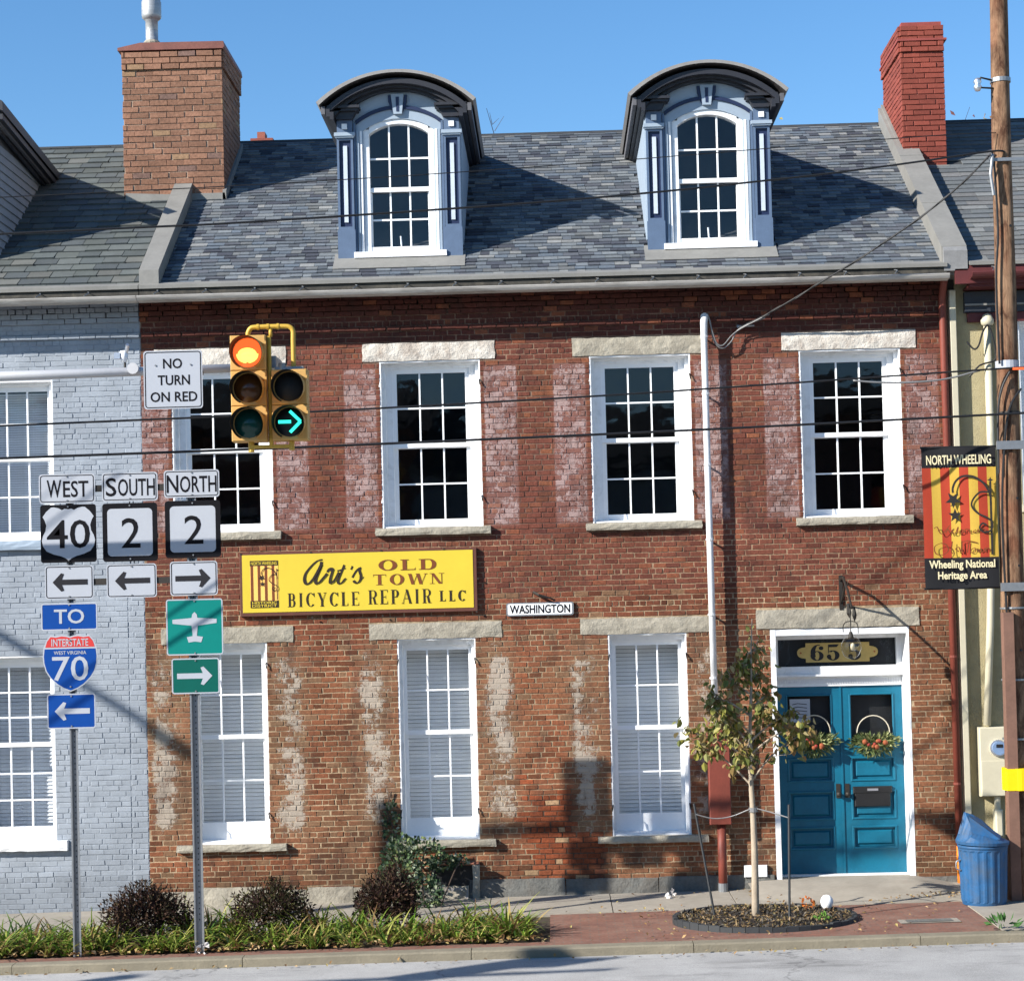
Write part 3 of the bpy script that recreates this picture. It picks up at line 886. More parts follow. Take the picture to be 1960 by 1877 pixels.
# ---- eaves and gutter
def rz(y): return 7.74+.675*(y+.3)
SL = math.hypot(1, .675)
def eaves(bld, x0, x1, gm, fm, zoff=0.0, dark=M_DARKWOOD):
    m = MB()
    m.prismx([(-.555, 7.585+zoff), (-.572, 7.575+zoff), (-.56, 7.55+zoff), (-.54, 7.525+zoff), (-.40, 7.515+zoff), (-.40, 7.53+zoff), (-.525, 7.54+zoff), (-.54, 7.56+zoff), (-.54, 7.585+zoff)], x0, x1)
    m.build('gutter', gm, bld)
    m = MB(); m.box(x0, x1, -.395, -.36, 7.54+zoff, 7.688+zoff); m.box(x0, x1, -.36, 0.34, 7.61+zoff, 7.64+zoff)
    m.build('fascia', dark, bld)
    m = MB(); m.prismx([(-.425, 7.69+zoff), (-.43, 7.735+zoff), (-.27, rz(-.27)+.03), (-.27, rz(-.27)-.0)], x0, x1)
    m.build('drip_edge', fm, bld)
    x = x0+.25; first = None
    while x < x1-.1:
        if first is None:
            h = MB(); h.tube([(0, -.40, 7.67+zoff), (.03, -.47, 7.65+zoff), (-.015, -.55, 7.60+zoff)], .007, 4)
            first = h.build('gutter_hanger', M_GALV, None)
            first.data.transform(Matrix.Translation((0, 0, 0)))
            me = first.data; bpy.data.objects.remove(first); first = me
        inst('gutter_hanger', first, bld, (x+R.uniform(-.05, .05), 0, 0))
        x += .62
eaves(bb, -5.17, 5.02, M_GUTTER, M_GREYMET)

# ---- roof covering
def roofing(bld, x0, x1, name, matr, expo, wmin, wmax, thick, pal, holes=(), single=300, seed=5, half=False):
    rr = random.Random(seed)
    base = MB()
    y0, y1 = -.36, 3.95
    base.mesh([(x0, y0, rz(y0)-.05), (x1, y0, rz(y0)-.05), (x1, y1, rz(y1)-.05), (x0, y1, rz(y1)-.05), (x0, y0, rz(y0)-.012), (x1, y0, rz(y0)-.012), (x1, y1, rz(y1)-.012), (x0, y1, rz(y1)-.012)],
              [(0, 1, 5, 4), (1, 2, 6, 5), (2, 3, 7, 6), (3, 0, 4, 7), (4, 5, 6, 7), (3, 2, 1, 0)])
    base.mesh([(x0, y1, rz(y1)-.012), (x1, y1, rz(y1)-.012), (x1, 8.4, rz(y1)-3.0), (x0, 8.4, rz(y1)-3.0)], [(0, 1, 2, 3)])
    roof = base.build('roof', M_ROOFB, bld)
    dy = expo/SL
    pieces = []
    k = 0
    y = y0
    while y < y1-.01:
        yb = min(y+dy*1.12, y1)
        x = x0-(wmin*.5*(k % 2) if half else rr.uniform(0, wmax))
        while x < x1:
            w = wmax if half else rr.uniform(wmin, wmax)
            xa, xb = max(x, x0), min(x+w, x1)
            x += w
            if xb-xa < .03: continue
            cx, cy = (xa+xb)/2, y+dy*.6
            if any(h[0] < cx < h[1] and h[2] < cy < h[3] for h in holes): continue
            pieces.append((xa, xb, y, yb, k))
        y += dy; k += 1
    order = sorted(range(len(pieces)), key=lambda i: (Vector(((pieces[i][0]+pieces[i][1])/2, pieces[i][2], rz(pieces[i][2])))-CAMP).length)
    order = [i for i in order if pieces[i][1]-pieces[i][0] > wmin*.8 and -7.3 < pieces[i][0] < 6.3][:single]
    chosen = set(order)
    join = MB()
    N = Vector((0, -.675, 1)).normalized()
    for i, (xa, xb, ya, yb, k) in enumerate(pieces):
        g = .004 if half else .002
        t = thick*rr.uniform(.6, 1.3)
        ja = rr.uniform(-.006, .006) if not half else rr.uniform(-.01, .008)
        jb = ja+(rr.uniform(-.004, .004))
        def P(x, y, h): return (x, y+N.y*h, rz(y)+N.z*h)
        vs = [P(xa+g, ya+ja, 0), P(xb-g, ya+jb, 0), P(xb-g, yb, -.008), P(xa+g, yb, -.008), P(xa+g, ya+ja, t), P(xb-g, ya+jb, t), P(xb-g, yb, .001), P(xa+g, yb, .001)]
        fs = [(0, 1, 5, 4), (1, 2, 6, 5), (3, 0, 4, 7), (4, 5, 6, 7)]
        c = pal[int(rr.random()*len(pal))]
        f = rr.uniform(.85, 1.15)
        tt = (c[0]*f, c[1]*f, c[2]*f, 0)
        if i in chosen:
            q = MB(); q.mesh(vs, fs, tt); q.build(name, matr, roof)
        else: join.mesh(vs, fs, tt)
    if join.v: join.build(name+'_field', matr, roof, kind='stuff')
    rc = MB(); rc.prismx([(3.86, rz(3.86)+.008), (3.95, rz(3.95)+.022), (4.2, rz(3.95)-.13), (3.95, rz(3.95)-.02)], x0, x1)
    rc.build('ridge_cap', M_ROOFB, roof)
    return roof
PALN = [(.105, .12, .138), (.145, .16, .172), (.075, .086, .10), (.095, .115, .14), (.12, .127, .132), (.05, .055, .07), (.19, .195, .195), (.13, .145, .16), (.085, .092, .108), (.105, .12, .14)]
DORM = [-1.89, 2.125]
roofing(bb, -4.93, 4.98, 'shingle', M_SHINGLE, .108, .09, .25, .017, PALN, holes=[(c-.80, c+.80, .32, 2.6) for c in DORM]+[(-5.2, -4.5, 2.15, 3.3)])

# ---- parapets with metal coping
def parapet(bld, x0, x1, ytop, rise=.16):
    m = MB()
    def q(y, h): return rz(y)+h
    y0 = -.34
    m.prismx([(y0, 7.66), (y0, q(y0, rise)), (ytop, q(ytop, rise)), (ytop, q(ytop, -.3)), (0.2, 7.6), (y0+.02, 7.6)], x0, x1)
    m.build('parapet_coping', M_GREYMET, bld)
    for k in (0.28, .62):
        yy = y0+(ytop-y0)*k
        s = MB(); s.prismx([(yy-.012, q(yy-.012, rise+.002)), (yy-.012, q(yy-.012, rise+.008)), (yy+.012, q(yy+.012, rise+.008)), (yy+.012, q(yy+.012, rise+.002))], x0-.004, x1+.004)
        s.build('coping_seam', M_GREYMET, bld)
parapet(bb, -5.18, -4.93, 3.9, .23)
parapet(bb, 4.97, 5.285, 3.9, .25)
m = MB(); m.prismx([(-.40, 7.64), (-.40, rz(-.34)+.18), (-.345, rz(-.34)+.24), (-.33, 7.64)], 4.985, 5.28); m.build('coping_end', mat('dull coping', (.2, .2, .2), .6), bb)

# ---- chimneys
def chimney(bld, x0, x1, y0, y1, ztop, zb, ch, bl, matb, colfn, mcol, corb_rows, single=300, seed=2):
    core = MB(); core.box(x0+.012, x1-.012, y0+.012, y1-.012, zb-.8, ztop-.01, mcol)
    ck = core.build('chimney', matb, bld)
    pr = lambda z: .03 if z > ztop-ch*corb_rows else 0.0
    def dofs(z): return pr(z)
    brickwork(ck, x0, x1, zb, ztop, [], lambda u, d, z: Vector((u, y0+d-pr(z)*0, z)), matb, colfn, ch, bl, .011, .03, single, .003, False, dofs, 'brick_courses', seed)
    if x0 > 0: fr = lambda u, d, z: Vector((x0+d, y1-(u-y0), z))
    else: fr = lambda u, d, z: Vector((x1-d, u, z))
    zs = rz(y0)-.1
    brickwork(ck, y0, y1, zb, ztop, [], fr, matb, colfn, ch, bl, .011, .03, max(0, single-170), .003, False, dofs, 'brick_courses', seed+1)
    return ck
def ctint(x, z, rr):
    u = rr.random()
    b = Vector((0.215, 0.112, 0.072))*(.78+.42*u)
    if u < .05: b = Vector((.25, .155, .09))
    elif u < .10: b = Vector((.165, .10, .08))
    return (b.x, b.y, b.z, .18+.25*rr.random())
chL = chimney(bb, -5.89, -4.48, 2.1, 3.6, 11.46, 9.42, .085, .25, M_BRICKC, ctint, (.36, .27, .20, .3), 3, seed=11)
m = MB(); m.prism([(-5.94, 11.48), (-5.94, 11.52), (-5.62, 11.585), (-4.45, 11.575), (-4.44, 11.50), (-4.46, 11.475)], 2.06, 3.64)
m.build('chimney_cap', mat('rusty cap', (.17, .06, .045), .6, var=.3, scale=4), chL)
m = MB(); m.lathe([(.0, .0), (.11, .0), (.13, .12), (.10, .16)], (-5.53, 2.45, 11.56), 12); m.build('cap_mortar', M_STONE, chL)
m = MB(); m.lathe([(.10, 0), (.10, .04), (.088, .05), (.088, .36), (.105, .37), (.135, .40), (.14, .43), (.14, .62), (.13, .64), (.13, .95)], (-5.53, 2.45, 11.65), 18); m.build('flue_pipe', mat('dull flue steel', (.36, .37, .38), .5, metal=.4, var=.25, scale=8, stretch=(1, 1, 4)), chL, smooth=True)
m = MB(); m.prism([(-5.86, 9.28), (-5.86, 9.47), (-5.3, 9.44), (-4.47, 9.44), (-4.43, 9.22)], 2.06, 2.10); m.build('flashing', M_GREYMET, chL)
m = MB(); m.prismx([(2.06, 9.3), (2.06, 9.47), (3.62, rz(3.62)+.12), (3.62, rz(3.62)-.05)], -4.50, -4.45); m.build('flashing', M_GREYMET, chL)
def rtint(x, z, rr):
    u = rr.random(); b = Vector((0.205, 0.048, 0.032))*(.85+.3*u)
    return (b.x, b.y, b.z, .16)
chR = chimney(bb, 5.06, 5.67, 2.5, 3.95, 11.62, 9.60, .074, .235, M_BRICKR, rtint, (.17, .045, .032, .5), 5, seed=21)
m = MB(); m.box(5.02, 5.71, 2.46, 3.99, 11.40, 11.43); m.box(5.09, 5.65, 2.53, 3.9, 11.62, 11.68); m.build('chimney_cap', mat('red cap', (.24, .05, .04), .7), chR)
m = MB(); m.box(5.04, 5.70, 2.47, 2.50, 9.50, 9.63); m.build('flashing', M_GREYMET, chR)
m = MB(); m.prismx([(2.42, rz(2.42)), (2.42, rz(2.42)+.25), (3.95, rz(3.95)+.28), (3.95, rz(3.95))], 5.02, 5.06); m.build('flashing', M_GREYMET, chR)

# ---- dormers
def arc_pts(cx, hw, ze, rise, n=18, s=1.0):
    out = []
    Rr = (hw*hw+rise*rise)/(2*rise)
    a = math.asin(min(1, hw/Rr))
    for i in range(n+1):
        t = -a+2*a*i/n
        out.append((cx+Rr*math.sin(t), ze+rise-Rr+Rr*math.cos(t)))
    return out
def dormer(cx):
    yf = .30; zb = rz(yf)-.03
    # body: front wall with arched head and cheeks
    hw = .80
    ze = 9.98
    top = arc_pts(cx, hw, ze, .36)
    m = MB()
    glass = (cx-.385, cx+.385, 8.27, 9.74)
    ghead = arc_pts(cx, .385, 9.76, .13, 10)
    # front wall built as strips around the arched opening
    def topz(x):
        for i in range(len(top)-1):
            if top[i][0] <= x <= top[i+1][0]:
                f = (x-top[i][0])/(top[i+1][0]-top[i][0]); return top[i][1]*(1-f)+top[i+1][1]*f
        return top[0][1]
    def headz(x, h):
        for i in range(len(h)-1):
            if h[i][0]-1e-6 <= x <= h[i+1][0]+1e-6:
                f = (x-h[i][0])/(h[i+1][0]-h[i][0]); return h[i][1]*(1-f)+h[i+1][1]*f
        return h[0][1]
    whead = arc_pts(cx, .46, 9.80, .15, 12)
    m.prism([(cx-hw, zb), (cx-.46, zb), (cx-.46, topz(cx-.46)), (cx-hw+.0, topz(cx-hw+.001))], yf, yf+.1)
    m.prism([(cx+.46, zb), (cx+hw, zb), (cx+hw, topz(cx+hw-.001)), (cx+.46, topz(cx+.46))], yf, yf+.1)
    for i in range(12):
        xa, xb = whead[i][0], whead[i+1][0]
        m.prism([(xa, whead[i][1]), (xb, whead[i+1][1]), (xb, topz(xb)), (xa, topz(xa))], yf, yf+.1)
    m.box(cx-.46, cx+.46, yf+.01, yf+.1, zb-.1, 8.19)
    d = m.build('dormer', M_LBLUE, bb)
    # cheeks
    for s in (-1, 1):
        c = MB(); xx = cx+s*hw
        c.prismx([(yf+.1, rz(yf+.1)-.05), (yf+.1, ze), (3.2, ze), (3.2, rz(3.2)-.05)], min(xx, xx-s*.04), max(xx, xx-s*.04))
        c.build('cheek', M_LBLUE, d)
        for k in range(9):
            z0_ = 8.3+k*.19
            yb = (z0_+.19-7.74)/.675-.3
            b = MB(); b.prismx([(yf+.11, z0_), (yf+.11, z0_+.19), (min(yb, 3.0), z0_+.19), (min(yb, 3.0)-.2, z0_)], min(xx, xx+s*.012), max(xx, xx+s*.012))
            b.build('cheek_board', M_LBLUE, d)
    # barrel roof with deep overhang
    oo = arc_pts(cx, 1.03, 10.11, .40, 24); ii = arc_pts(cx, .995, 10.07, .40, 24)
    r = MB()
    poly = oo+ii[::-1]
    n = len(oo)
    for i in range(n-1):
        r.mesh([(oo[i][0], -.02, oo[i][1]), (oo[i+1][0], -.02, oo[i+1][1]), (oo[i+1][0], 4.0, oo[i+1][1]), (oo[i][0], 4.0, oo[i][1]),
                (ii[i][0], -.02, ii[i][1]), (ii[i+1][0], -.02, ii[i+1][1])], [(0, 1, 2, 3), (4, 5, 1, 0)])
    for i in (0, n-1):
        r.face([(oo[i][0], -.02, oo[i][1]), (oo[i][0], 4.0, oo[i][1]), (ii[i][0], 4.0, ii[i][1]), (ii[i][0], -.02, ii[i][1])])
    r.build('barrel_roof', M_DROOF, d)
    so = MB()
    for i in range(n-1):
        so.mesh([(ii[i][0], -.015, ii[i][1]), (ii[i][0], 4.0, ii[i][1]), (ii[i+1][0], 4.0, ii[i+1][1]), (ii[i+1][0], -.015, ii[i+1][1])], [(0, 1, 2, 3)])
    so.build('soffit', mat('soffit boards', (.05, .045, .045), .7, var=.2), d)
    # stepped soffit mouldings along eaves and under the arch
    for (dx, dz, yy) in ((.05, .04, .08), (.12, .09, .16), (.18, .13, .23)):
        a1 = arc_pts(cx, .985-dx, 10.05-dz*.55, .385, 20); a2 = arc_pts(cx, .95-dx, 10.02-dz*.55-.03, .38, 20)
        mo = MB()
        for i in range(20):
            mo.prism([a1[i], a1[i+1], a2[i+1], a2[i]], yy-.03, yy+.10)
        mo.build('arch_moulding', M_DTRIM, d)
    for s in (-1, 1):
        for q, (dx, dz) in enumerate(((.97, 10.0), (.91, 9.97), (.86, 9.93))):
            e = MB(); xx = cx+s*dx; e.box(min(xx, xx-s*.05), max(xx, xx-s*.05), .02, 3.3, dz-.04, dz+.06)
            e.build('eave_moulding', M_DTRIM if q else M_DSIDE, d)
    # inner arch line and keystone
    ar1 = arc_pts(cx, .56, 9.93, .19, 16); ar2 = arc_pts(cx, .545, 9.885, .19, 16)
    a = MB()
    for i in range(16): a.prism([ar1[i], ar1[i+1], ar2[i+1], ar2[i]], yf-.025, yf+.01)
    a.build('arch_trim', M_NAVY, d)
    kz = MB(); kz.prism([(cx-.085, 10.26), (cx+.085, 10.26), (cx+.055, 10.0), (cx-.055, 10.0)], yf-.05, yf+.01); k1 = kz.build('keystone', M_LBLUE, d)
    kz = MB(); kz.prism([(cx-.125, 10.25), (cx-.088, 10.25), (cx-.058, 10.02), (cx-.075, 10.04), (cx-.12, 10.16)], yf-.035, yf+.01)
    kz.prism([(cx+.125, 10.25), (cx+.088, 10.25), (cx+.058, 10.02), (cx+.075, 10.04), (cx+.12, 10.16)], yf-.035, yf+.01)
    kz.prism([(cx-.022, 10.22), (cx+.022, 10.22), (cx+.016, 10.03), (cx-.016, 10.03)], yf-.056, yf-.049)
    kz.build('keystone_trim', M_NAVY, d)
    # pilasters
    for s in (-1, 1):
        px = cx+s*.695
        p = MB()
        p.box(px-.115, px+.115, yf-.07, yf, zb, 8.50)
        p.build('pilaster_base', M_MBLUE, d)
        p = MB()
        p.box(px-.105, px-.076, yf-.06, yf, 8.50, 9.70); p.box(px+.076, px+.105, yf-.06, yf, 8.50, 9.70)
        p.box(px-.076, px+.076, yf-.06, yf, 8.50, 8.54); p.box(px-.076, px+.076, yf-.06, yf, 9.67, 9.70)
        p.build('pilaster', M_MBLUE, d)
        p = MB(); p.box(px-.0755, px+.0755, yf-.028, yf, 8.54, 9.67); p.build('pilaster_panel', M_NAVY, d)
        p = MB(); p.box(px-.026, px+.026, yf-.045, yf-.029, 8.60, 9.60); p.build('pilaster_strip', mat('pale strip paint', (.48, .54, .62), .55, var=.08), d)
        p = MB(); p.box(px-.135, px+.135, yf-.10, yf, 9.72, 9.765); p.box(px-.12, px+.12, yf-.085, yf, 9.70, 9.72); p.build('astragal', M_LBLUE, d)
        p = MB(); p.box(px-.10, px+.10, yf-.065, yf, 9.766, 9.93); p.build('capital_block', M_MBLUE, d)
        p = MB(); p.box(px-.035, px+.035, yf-.085, yf-.066, 9.81, 9.88); p.build('capital_stud', M_WHITE, d)
        p = MB()
        p.prism([(px-.10, 9.931), (px+.10, 9.931), (px+.17, 10.06), (px-.17, 10.06)], yf-.12, yf)
        p.box(px-.21, px+.21, yf-.20, yf, 10.061, 10.095); p.box(px-.19, px+.19, yf-.17, yf, 10.03, 10.0605)
        p.build('capital', M_DTRIM, d)
        # inner fluted jamb
        for q, (o1, o2, mm) in enumerate(((.555, .585, M_MBLUE), (.515, .545, M_LBLUE), (.475, .505, M_WHITE))):
            j = MB(); xa, xb = cx+s*o1, cx+s*o2
            j.box(min(xa, xb), max(xa, xb), yf-.035+q*.012, yf, 8.20, 9.80 if q else 9.9)
            j.build('jamb_strip', mm, d)
    # sash window
    w = MB()
    w.box(cx-.46, cx-.385, yf+.02, yf+.14, 8.20, 9.82); w.box(cx+.385, cx+.46, yf+.02, yf+.14, 8.20, 9.82)
    w.box(cx-.385, cx+.385, yf+.03, yf+.14, 8.19, 8.28)
    for i in range(10):
        xa, xb = ghead[i][0], ghead[i+1][0]
        w.prism([ghead[i], ghead[i+1], (xb, headz(xb, whead)+.02), (xa, headz(xa, whead)+.02)], yf+.02, yf+.14)
    w.build('sash_frame', M_WHITE, d)
    s = MB()
    gx0, gx1 = cx-.385, cx+.385
    s.box(gx0, gx1, yf+.05, yf+.10, 9.005, 9.06)
    s.box(gx0, gx0+.022, yf+.09, yf+.12, 8.28, 9.0); s.box(gx1-.022, gx1, yf+.09, yf+.12, 8.28, 9.0)
    for c in (1, 2):
        x = gx0+c*.77/3
        s.box(x-.011, x+.011, yf+.065, yf+.09, 9.06, headz(x, ghead)+.01)
        s.box(x-.011, x+.011, yf+.10, yf+.125, 8.28, 9.005)
    s.box(gx0, gx1, yf+.068, yf+.088, 9.43, 9.452); s.box(gx0, gx1, yf+.103, yf+.123, 8.635, 8.657)
    s.build('muntins', M_WHITE2, d)
    for c in range(3):
        xa, xb = gx0+c*.77/3, gx0+(c+1)*.77/3
        for (za, zc, yy) in ((8.28, 8.645, .112), (8.645, 9.02, .112), (9.03, 9.44, .078)):
            p = MB(); e = R.uniform(-.002, .002)
            p.face([(xa, yf+yy, za), (xb, yf+yy, za), (xb, yf+yy+e, zc), (xa, yf+yy-e, zc)]); p.build('pane', M_GLASS, d)
        p = MB(); e = R.uniform(-.002, .002)
        xm = (xa+xb)/2
        p.face([(xa, yf+.078, 9.44), (xb, yf+.078, 9.44), (xb, yf+.078+e, headz(xb, ghead)+.01), (xm, yf+.078, headz(xm, ghead)+.01), (xa, yf+.078-e, headz(xa, ghead)+.01)])
        p.build('pane', M_GLASS, d)
    s = MB(); s.box(cx-.60, cx+.60, yf-.10, yf+.05, 8.125, 8.20); s.build('dormer_sill', M_WHITE, d)
    s = MB(); s.prismx([(-.02, rz(-.02)+.018), (.31, rz(.31)+.018), (.31, rz(.31)+.05), (.27, rz(.27)+.03), (-.02, rz(-.02)+.024)], cx-.86, cx+.84); s.build('apron_flashing', M_GREYMET, d)
    s = MB(); s.box(cx-.6, cx+.6, 1.3, 1.35, 8.3, 10.2); s.box(cx-.75, cx-.7, .42, 1.3, 8.3, 10.1); s.box(cx+.7, cx+.75, .42, 1.3, 8.3, 10.1); s.build('attic_wall', M_INT, d)
    s = MB(); s.tube([(cx, yf+.16, 8.28), (cx-.01, yf+.16, 8.44)], .012, 6); s.build('window_prop', M_WHITE, d)
for c in DORM: dormer(c)

# ---- entrance
ent = MB()
ent.box(2.722, 2.79, .0, .50, -.05, 3.19); ent.box(4.448, 4.478, .0, .50, -.05, 3.19)
ent.box(2.79, 4.448, .004, .50, 3.11, 3.19)
ent = ent.build('entrance_frame', M_WHITE, bb)
s = MB(); rough_block(s, 2.55, 4.61, -.02, .16, 3.202, 3.44, .006); s.build('lintel', M_STONE, ent)
m = MB(); m.box(2.79, 4.448, .36, .50, 2.60, 2.70); m.box(2.79, 2.86, .38, .50, 2.70, 3.11); m.box(4.38, 4.448, .38, .50, 2.70, 3.11); m.box(2.86, 4.38, .38, .50, 3.05, 3.11)
m.box(2.79, 4.448, .32, .46, 2.572, 2.60); m.box(2.79, 4.448, .42, .49, 2.44, 2.572)
m.build('transom_frame', M_WHITE, ent)
x = 2.81
first = None
dm = MB(); dm.box(0, .014, .405, .42, 2.475, 2.535)
dmo = dm.build('dentil', M_WHITE, ent); dmo.data.transform(Matrix.Translation(ORG[bb.name])); dmo.location = Vector((2.81, 0, 0))-ORG[bb.name]
while x < 4.40:
    x += .032; inst('dentil', dmo.data, ent, (x, 0, 0))
m = MB(); m.face([(2.86, .42, 2.70), (4.38, .42, 2.70), (4.38, .42, 3.05), (2.86, .42, 3.05)]); m.build('transom_pane', M_GLASS, ent)
m = MB(); m.box(2.80, 4.44, .46, .499, 2.66, 3.08); m.build('transom_backing', M_BLACK, ent)
# house number plate in gilt
def plate_poly(cx, cz, w, h):
    hw, hh = w/2, h/2
    P = [(-hw+.10, -hh), (hw-.10, -hh), (hw-.10, -hh+.05), (hw-.04, -hh+.06)]
    for k in range(9):
        a = -math.pi/2+math.pi*k/8
        P.append((hw-.045+.055*math.cos(a), .062*math.sin(a)))
    P += [(hw-.04, hh-.06), (hw-.10, hh-.05), (hw-.10, hh), (-hw+.10, hh), (-hw+.10, hh-.05), (-hw+.04, hh-.06)]
    for k in range(9):
        a = math.pi/2+math.pi*k/8
        P.append((-hw+.045+.055*math.cos(a), .062*math.sin(a)))
    P += [(-hw+.04, -hh+.06), (-hw+.10, -hh+.05)]
    return [(cx+a, cz+b) for a, b in P]
m = MB(); m.prism(plate_poly(3.63, 2.875, 1.02, .25), .412, .418); m.build('number_plate', M_GOLD, ent)

# ---------------------------------------------------------------- lettering
def text(s, x0, x1, z0, z1, y, mt, parent, bold=0.0, name='lettering', shear=0.0, depth=.0015):
    cu = bpy.data.curves.new('t', 'FONT')
    cu.body = s; cu.size = 1.0; cu.offset = bold; cu.resolution_u = 3; cu.shear = shear
    ob = bpy.data.objects.new('t', cu)
    S.collection.objects.link(ob)
    dg = bpy.context.evaluated_depsgraph_get()
    me = bpy.data.meshes.new_from_object(ob.evaluated_get(dg))
    bpy.data.objects.remove(ob)
    vs = [tuple(v.co) for v in me.vertices]; fs = [tuple(p.vertices) for p in me.polygons]
    xa, xb = min(v[0] for v in vs), max(v[0] for v in vs); ya, yb = min(v[1] for v in vs), max(v[1] for v in vs)
    mb = MB()
    mb.mesh([(x0+(v[0]-xa)/(xb-xa)*(x1-x0), y, z0+(v[1]-ya)/(yb-ya)*(z1-z0)) for v in vs], fs)
    o = mb.build(name, mt, parent)
    bpy.data.meshes.remove(me)
    return o
def ell(cx, cz, a, b, t0, t1, n=14):
    return [(cx+a*math.cos(t0+(t1-t0)*k/n), cz+b*math.sin(t0+(t1-t0)*k/n)) for k in range(n+1)]
class Serif:
    """roman capitals drawn from stems, hairlines, bowls and serifs"""
    def __init__(s, y, T, t): s.mb = MB(); s.y = y; s.T = T; s.t = t; s.k = 0
    def q(s, pts):
        s.k += 1
        yy = s.y-.00018*(s.k % 12)
        a = sum(pts[i][0]*pts[(i+1) % len(pts)][1]-pts[(i+1) % len(pts)][0]*pts[i][1] for i in range(len(pts)))
        if a < 0: pts = pts[::-1]
        s.mb.face([(p[0], yy, p[1]) for p in pts])
    def rect(s, x0, x1, z0, z1): s.q([(x0, z0), (x1, z0), (x1, z1), (x0, z1)])
    def ring(s, cx, cz, a, b, T, t, t0=0, t1=2*math.pi, n=20):
        O = ell(cx, cz, a, b, t0, t1, n); I = ell(cx, cz, max(a-T, .001), max(b-t, .001), t0, t1, n)
        for i in range(n): s.q([O[i], O[i+1], I[i+1], I[i]])
    def stem(s, x, z0, z1, T=None, serif=True):
        T = T or s.T
        s.rect(x, x+T, z0, z1)
        if serif:
            e = s.e
            s.rect(x-e, x+T+e, z0, z0+s.t*.8); s.rect(x-e, x+T+e, z1-s.t*.8, z1)
    def diag(s, xa, za, xb, zb, w): s.q([(xa, za), (xa+w, za), (xb+w, zb), (xb, zb)])
    def glyph(s, c, x, w, z, h):
        T, t = s.T, s.t; s.e = e = min(T*.55, w*.14)
        if c == 'I': s.stem(x+(w-T)/2, z, z+h)
        elif c in 'LETFH' or c in 'BPRD':
            if c == 'T':
                s.stem(x+(w-T)/2, z, z+h); s.rect(x, x+w, z+h-t, z+h); s.q([(x, z+h-t), (x+t, z+h-t), (x, z+h*.72)]); s.q([(x+w, z+h-t), (x+w-t, z+h-t), (x+w, z+h*.72)])
            else:
                s.stem(x+e, z, z+h); sx = x+e+T
                if c in 'LE': s.rect(sx, x+w, z, z+t); s.q([(x+w, z), (x+w, z+h*.28), (x+w-t*1.2, z+t)])
                if c == 'E':
                    s.rect(sx, x+w, z+h-t, z+h); s.q([(x+w, z+h), (x+w, z+h*.76), (x+w-t*1.2, z+h-t)])
                    s.rect(sx, x+w*.72, z+h*.5-t/2, z+h*.5+t/2); s.rect(x+w*.72, x+w*.72+t*.6, z+h*.38, z+h*.62)
                if c in 'PR': s.bowl(sx, x+w, z+h*.46, z+h, T, t)
                if c == 'B': s.bowl(sx, x+w*.93, z+h*.48, z+h, T, t); s.bowl(sx, x+w, z, z+h*.54, T, t)
                if c == 'D': s.bowl(sx, x+w, z, z+h, T*1.1, t)
                if c == 'R': s.diag(x+w-T*1.3, z, sx+(w-e-T)*.25, z+h*.48, T); s.rect(x+w-T*1.4, x+w+e*.8, z, z+t*.8)
        elif c == 'O': s.ring(x+w/2, z+h/2, w/2, h/2+.002, T*1.12, t)
        elif c == 'C':
            s.ring(x+w*.55, z+h/2, w*.55, h/2+.002, T*1.1, t, rad(48), rad(318)); s.q([(x+w*.93, z+h), (x+w*.93+t, z+h), (x+w*.93+t, z+h*.66), (x+w*.86, z+h*.84)])
        elif c == 'A':
            s.diag(x+w-T*1.1, z, x+w/2-T*.5, z+h, T); s.diag(x+w*.06, z, x+w/2-t*.3, z+h, t); s.rect(x+w*.24, x+w*.72, z+h*.33, z+h*.33+t)
            s.rect(x-e*.3, x+w*.06+t+e, z, z+t*.8); s.rect(x+w-T*1.4, x+w+e*.3, z, z+t*.8)
        elif c == 'Y':
            s.rect(x+(w-T)/2, x+(w+T)/2, z, z+h*.45); s.diag(x+(w-T)/2, z+h*.42, x+w*.04, z+h, T); s.diag(x+(w+T)/2-t, z+h*.42, x+w-t*2, z+h, t)
            s.rect(x+(w-T)/2-e, x+(w+T)/2+e, z, z+t*.8); s.rect(x-e*.3, x+T+e, z+h-t*.8, z+h); s.rect(x+w-t*3-e, x+w+e*.2, z+h-t*.8, z+h)
        elif c == 'N':
            s.rect(x+e, x+e+t, z, z+h); s.rect(x+w-t-e, x+w-e, z, z+h); s.diag(x+w-e-T, z, x+e*.4, z+h, T)
            s.rect(x-.3*e, x+2.2*e+t, z, z+t*.8); s.rect(x+w-2.4*e-t, x+w+e*.3, z+h-t*.8, z+h); s.rect(x-e*.3, x+e+T*.6, z+h-t*.8, z+h)
        elif c == 'W':
            s.diag(x+w*.27-T/2, z, x+w*.02, z+h, T); s.diag(x+w*.27, z, x+w*.5, z+h, t); s.diag(x+w*.70-T/2, z, x+w*.45, z+h, T); s.diag(x+w*.70, z, x+w*.95, z+h, t)
            for a in (.0, .42, .86): s.rect(x+w*a, x+w*a+w*.2, z+h-t*.8, z+h)
    def bowl(s, x0, x1, z0, z1, T, t):
        xm = x0+(x1-x0)*.35
        s.rect(x0, xm, z1-t, z1); s.rect(x0, xm, z0, z0+t)
        s.ring(xm, (z0+z1)/2, x1-xm, (z1-z0)/2, min(T, (x1-xm)*.8), t, -math.pi/2, math.pi/2, 12)
    def word(s, txt, x0, x1, z, h, wts, gap):
        tot = sum(wts[c] for c in txt)+gap*(len(txt)-1)
        k = (x1-x0)/tot; x = x0
        for c in txt:
            s.glyph(c, x, wts[c]*k, z, h); x += (wts[c]+gap)*k
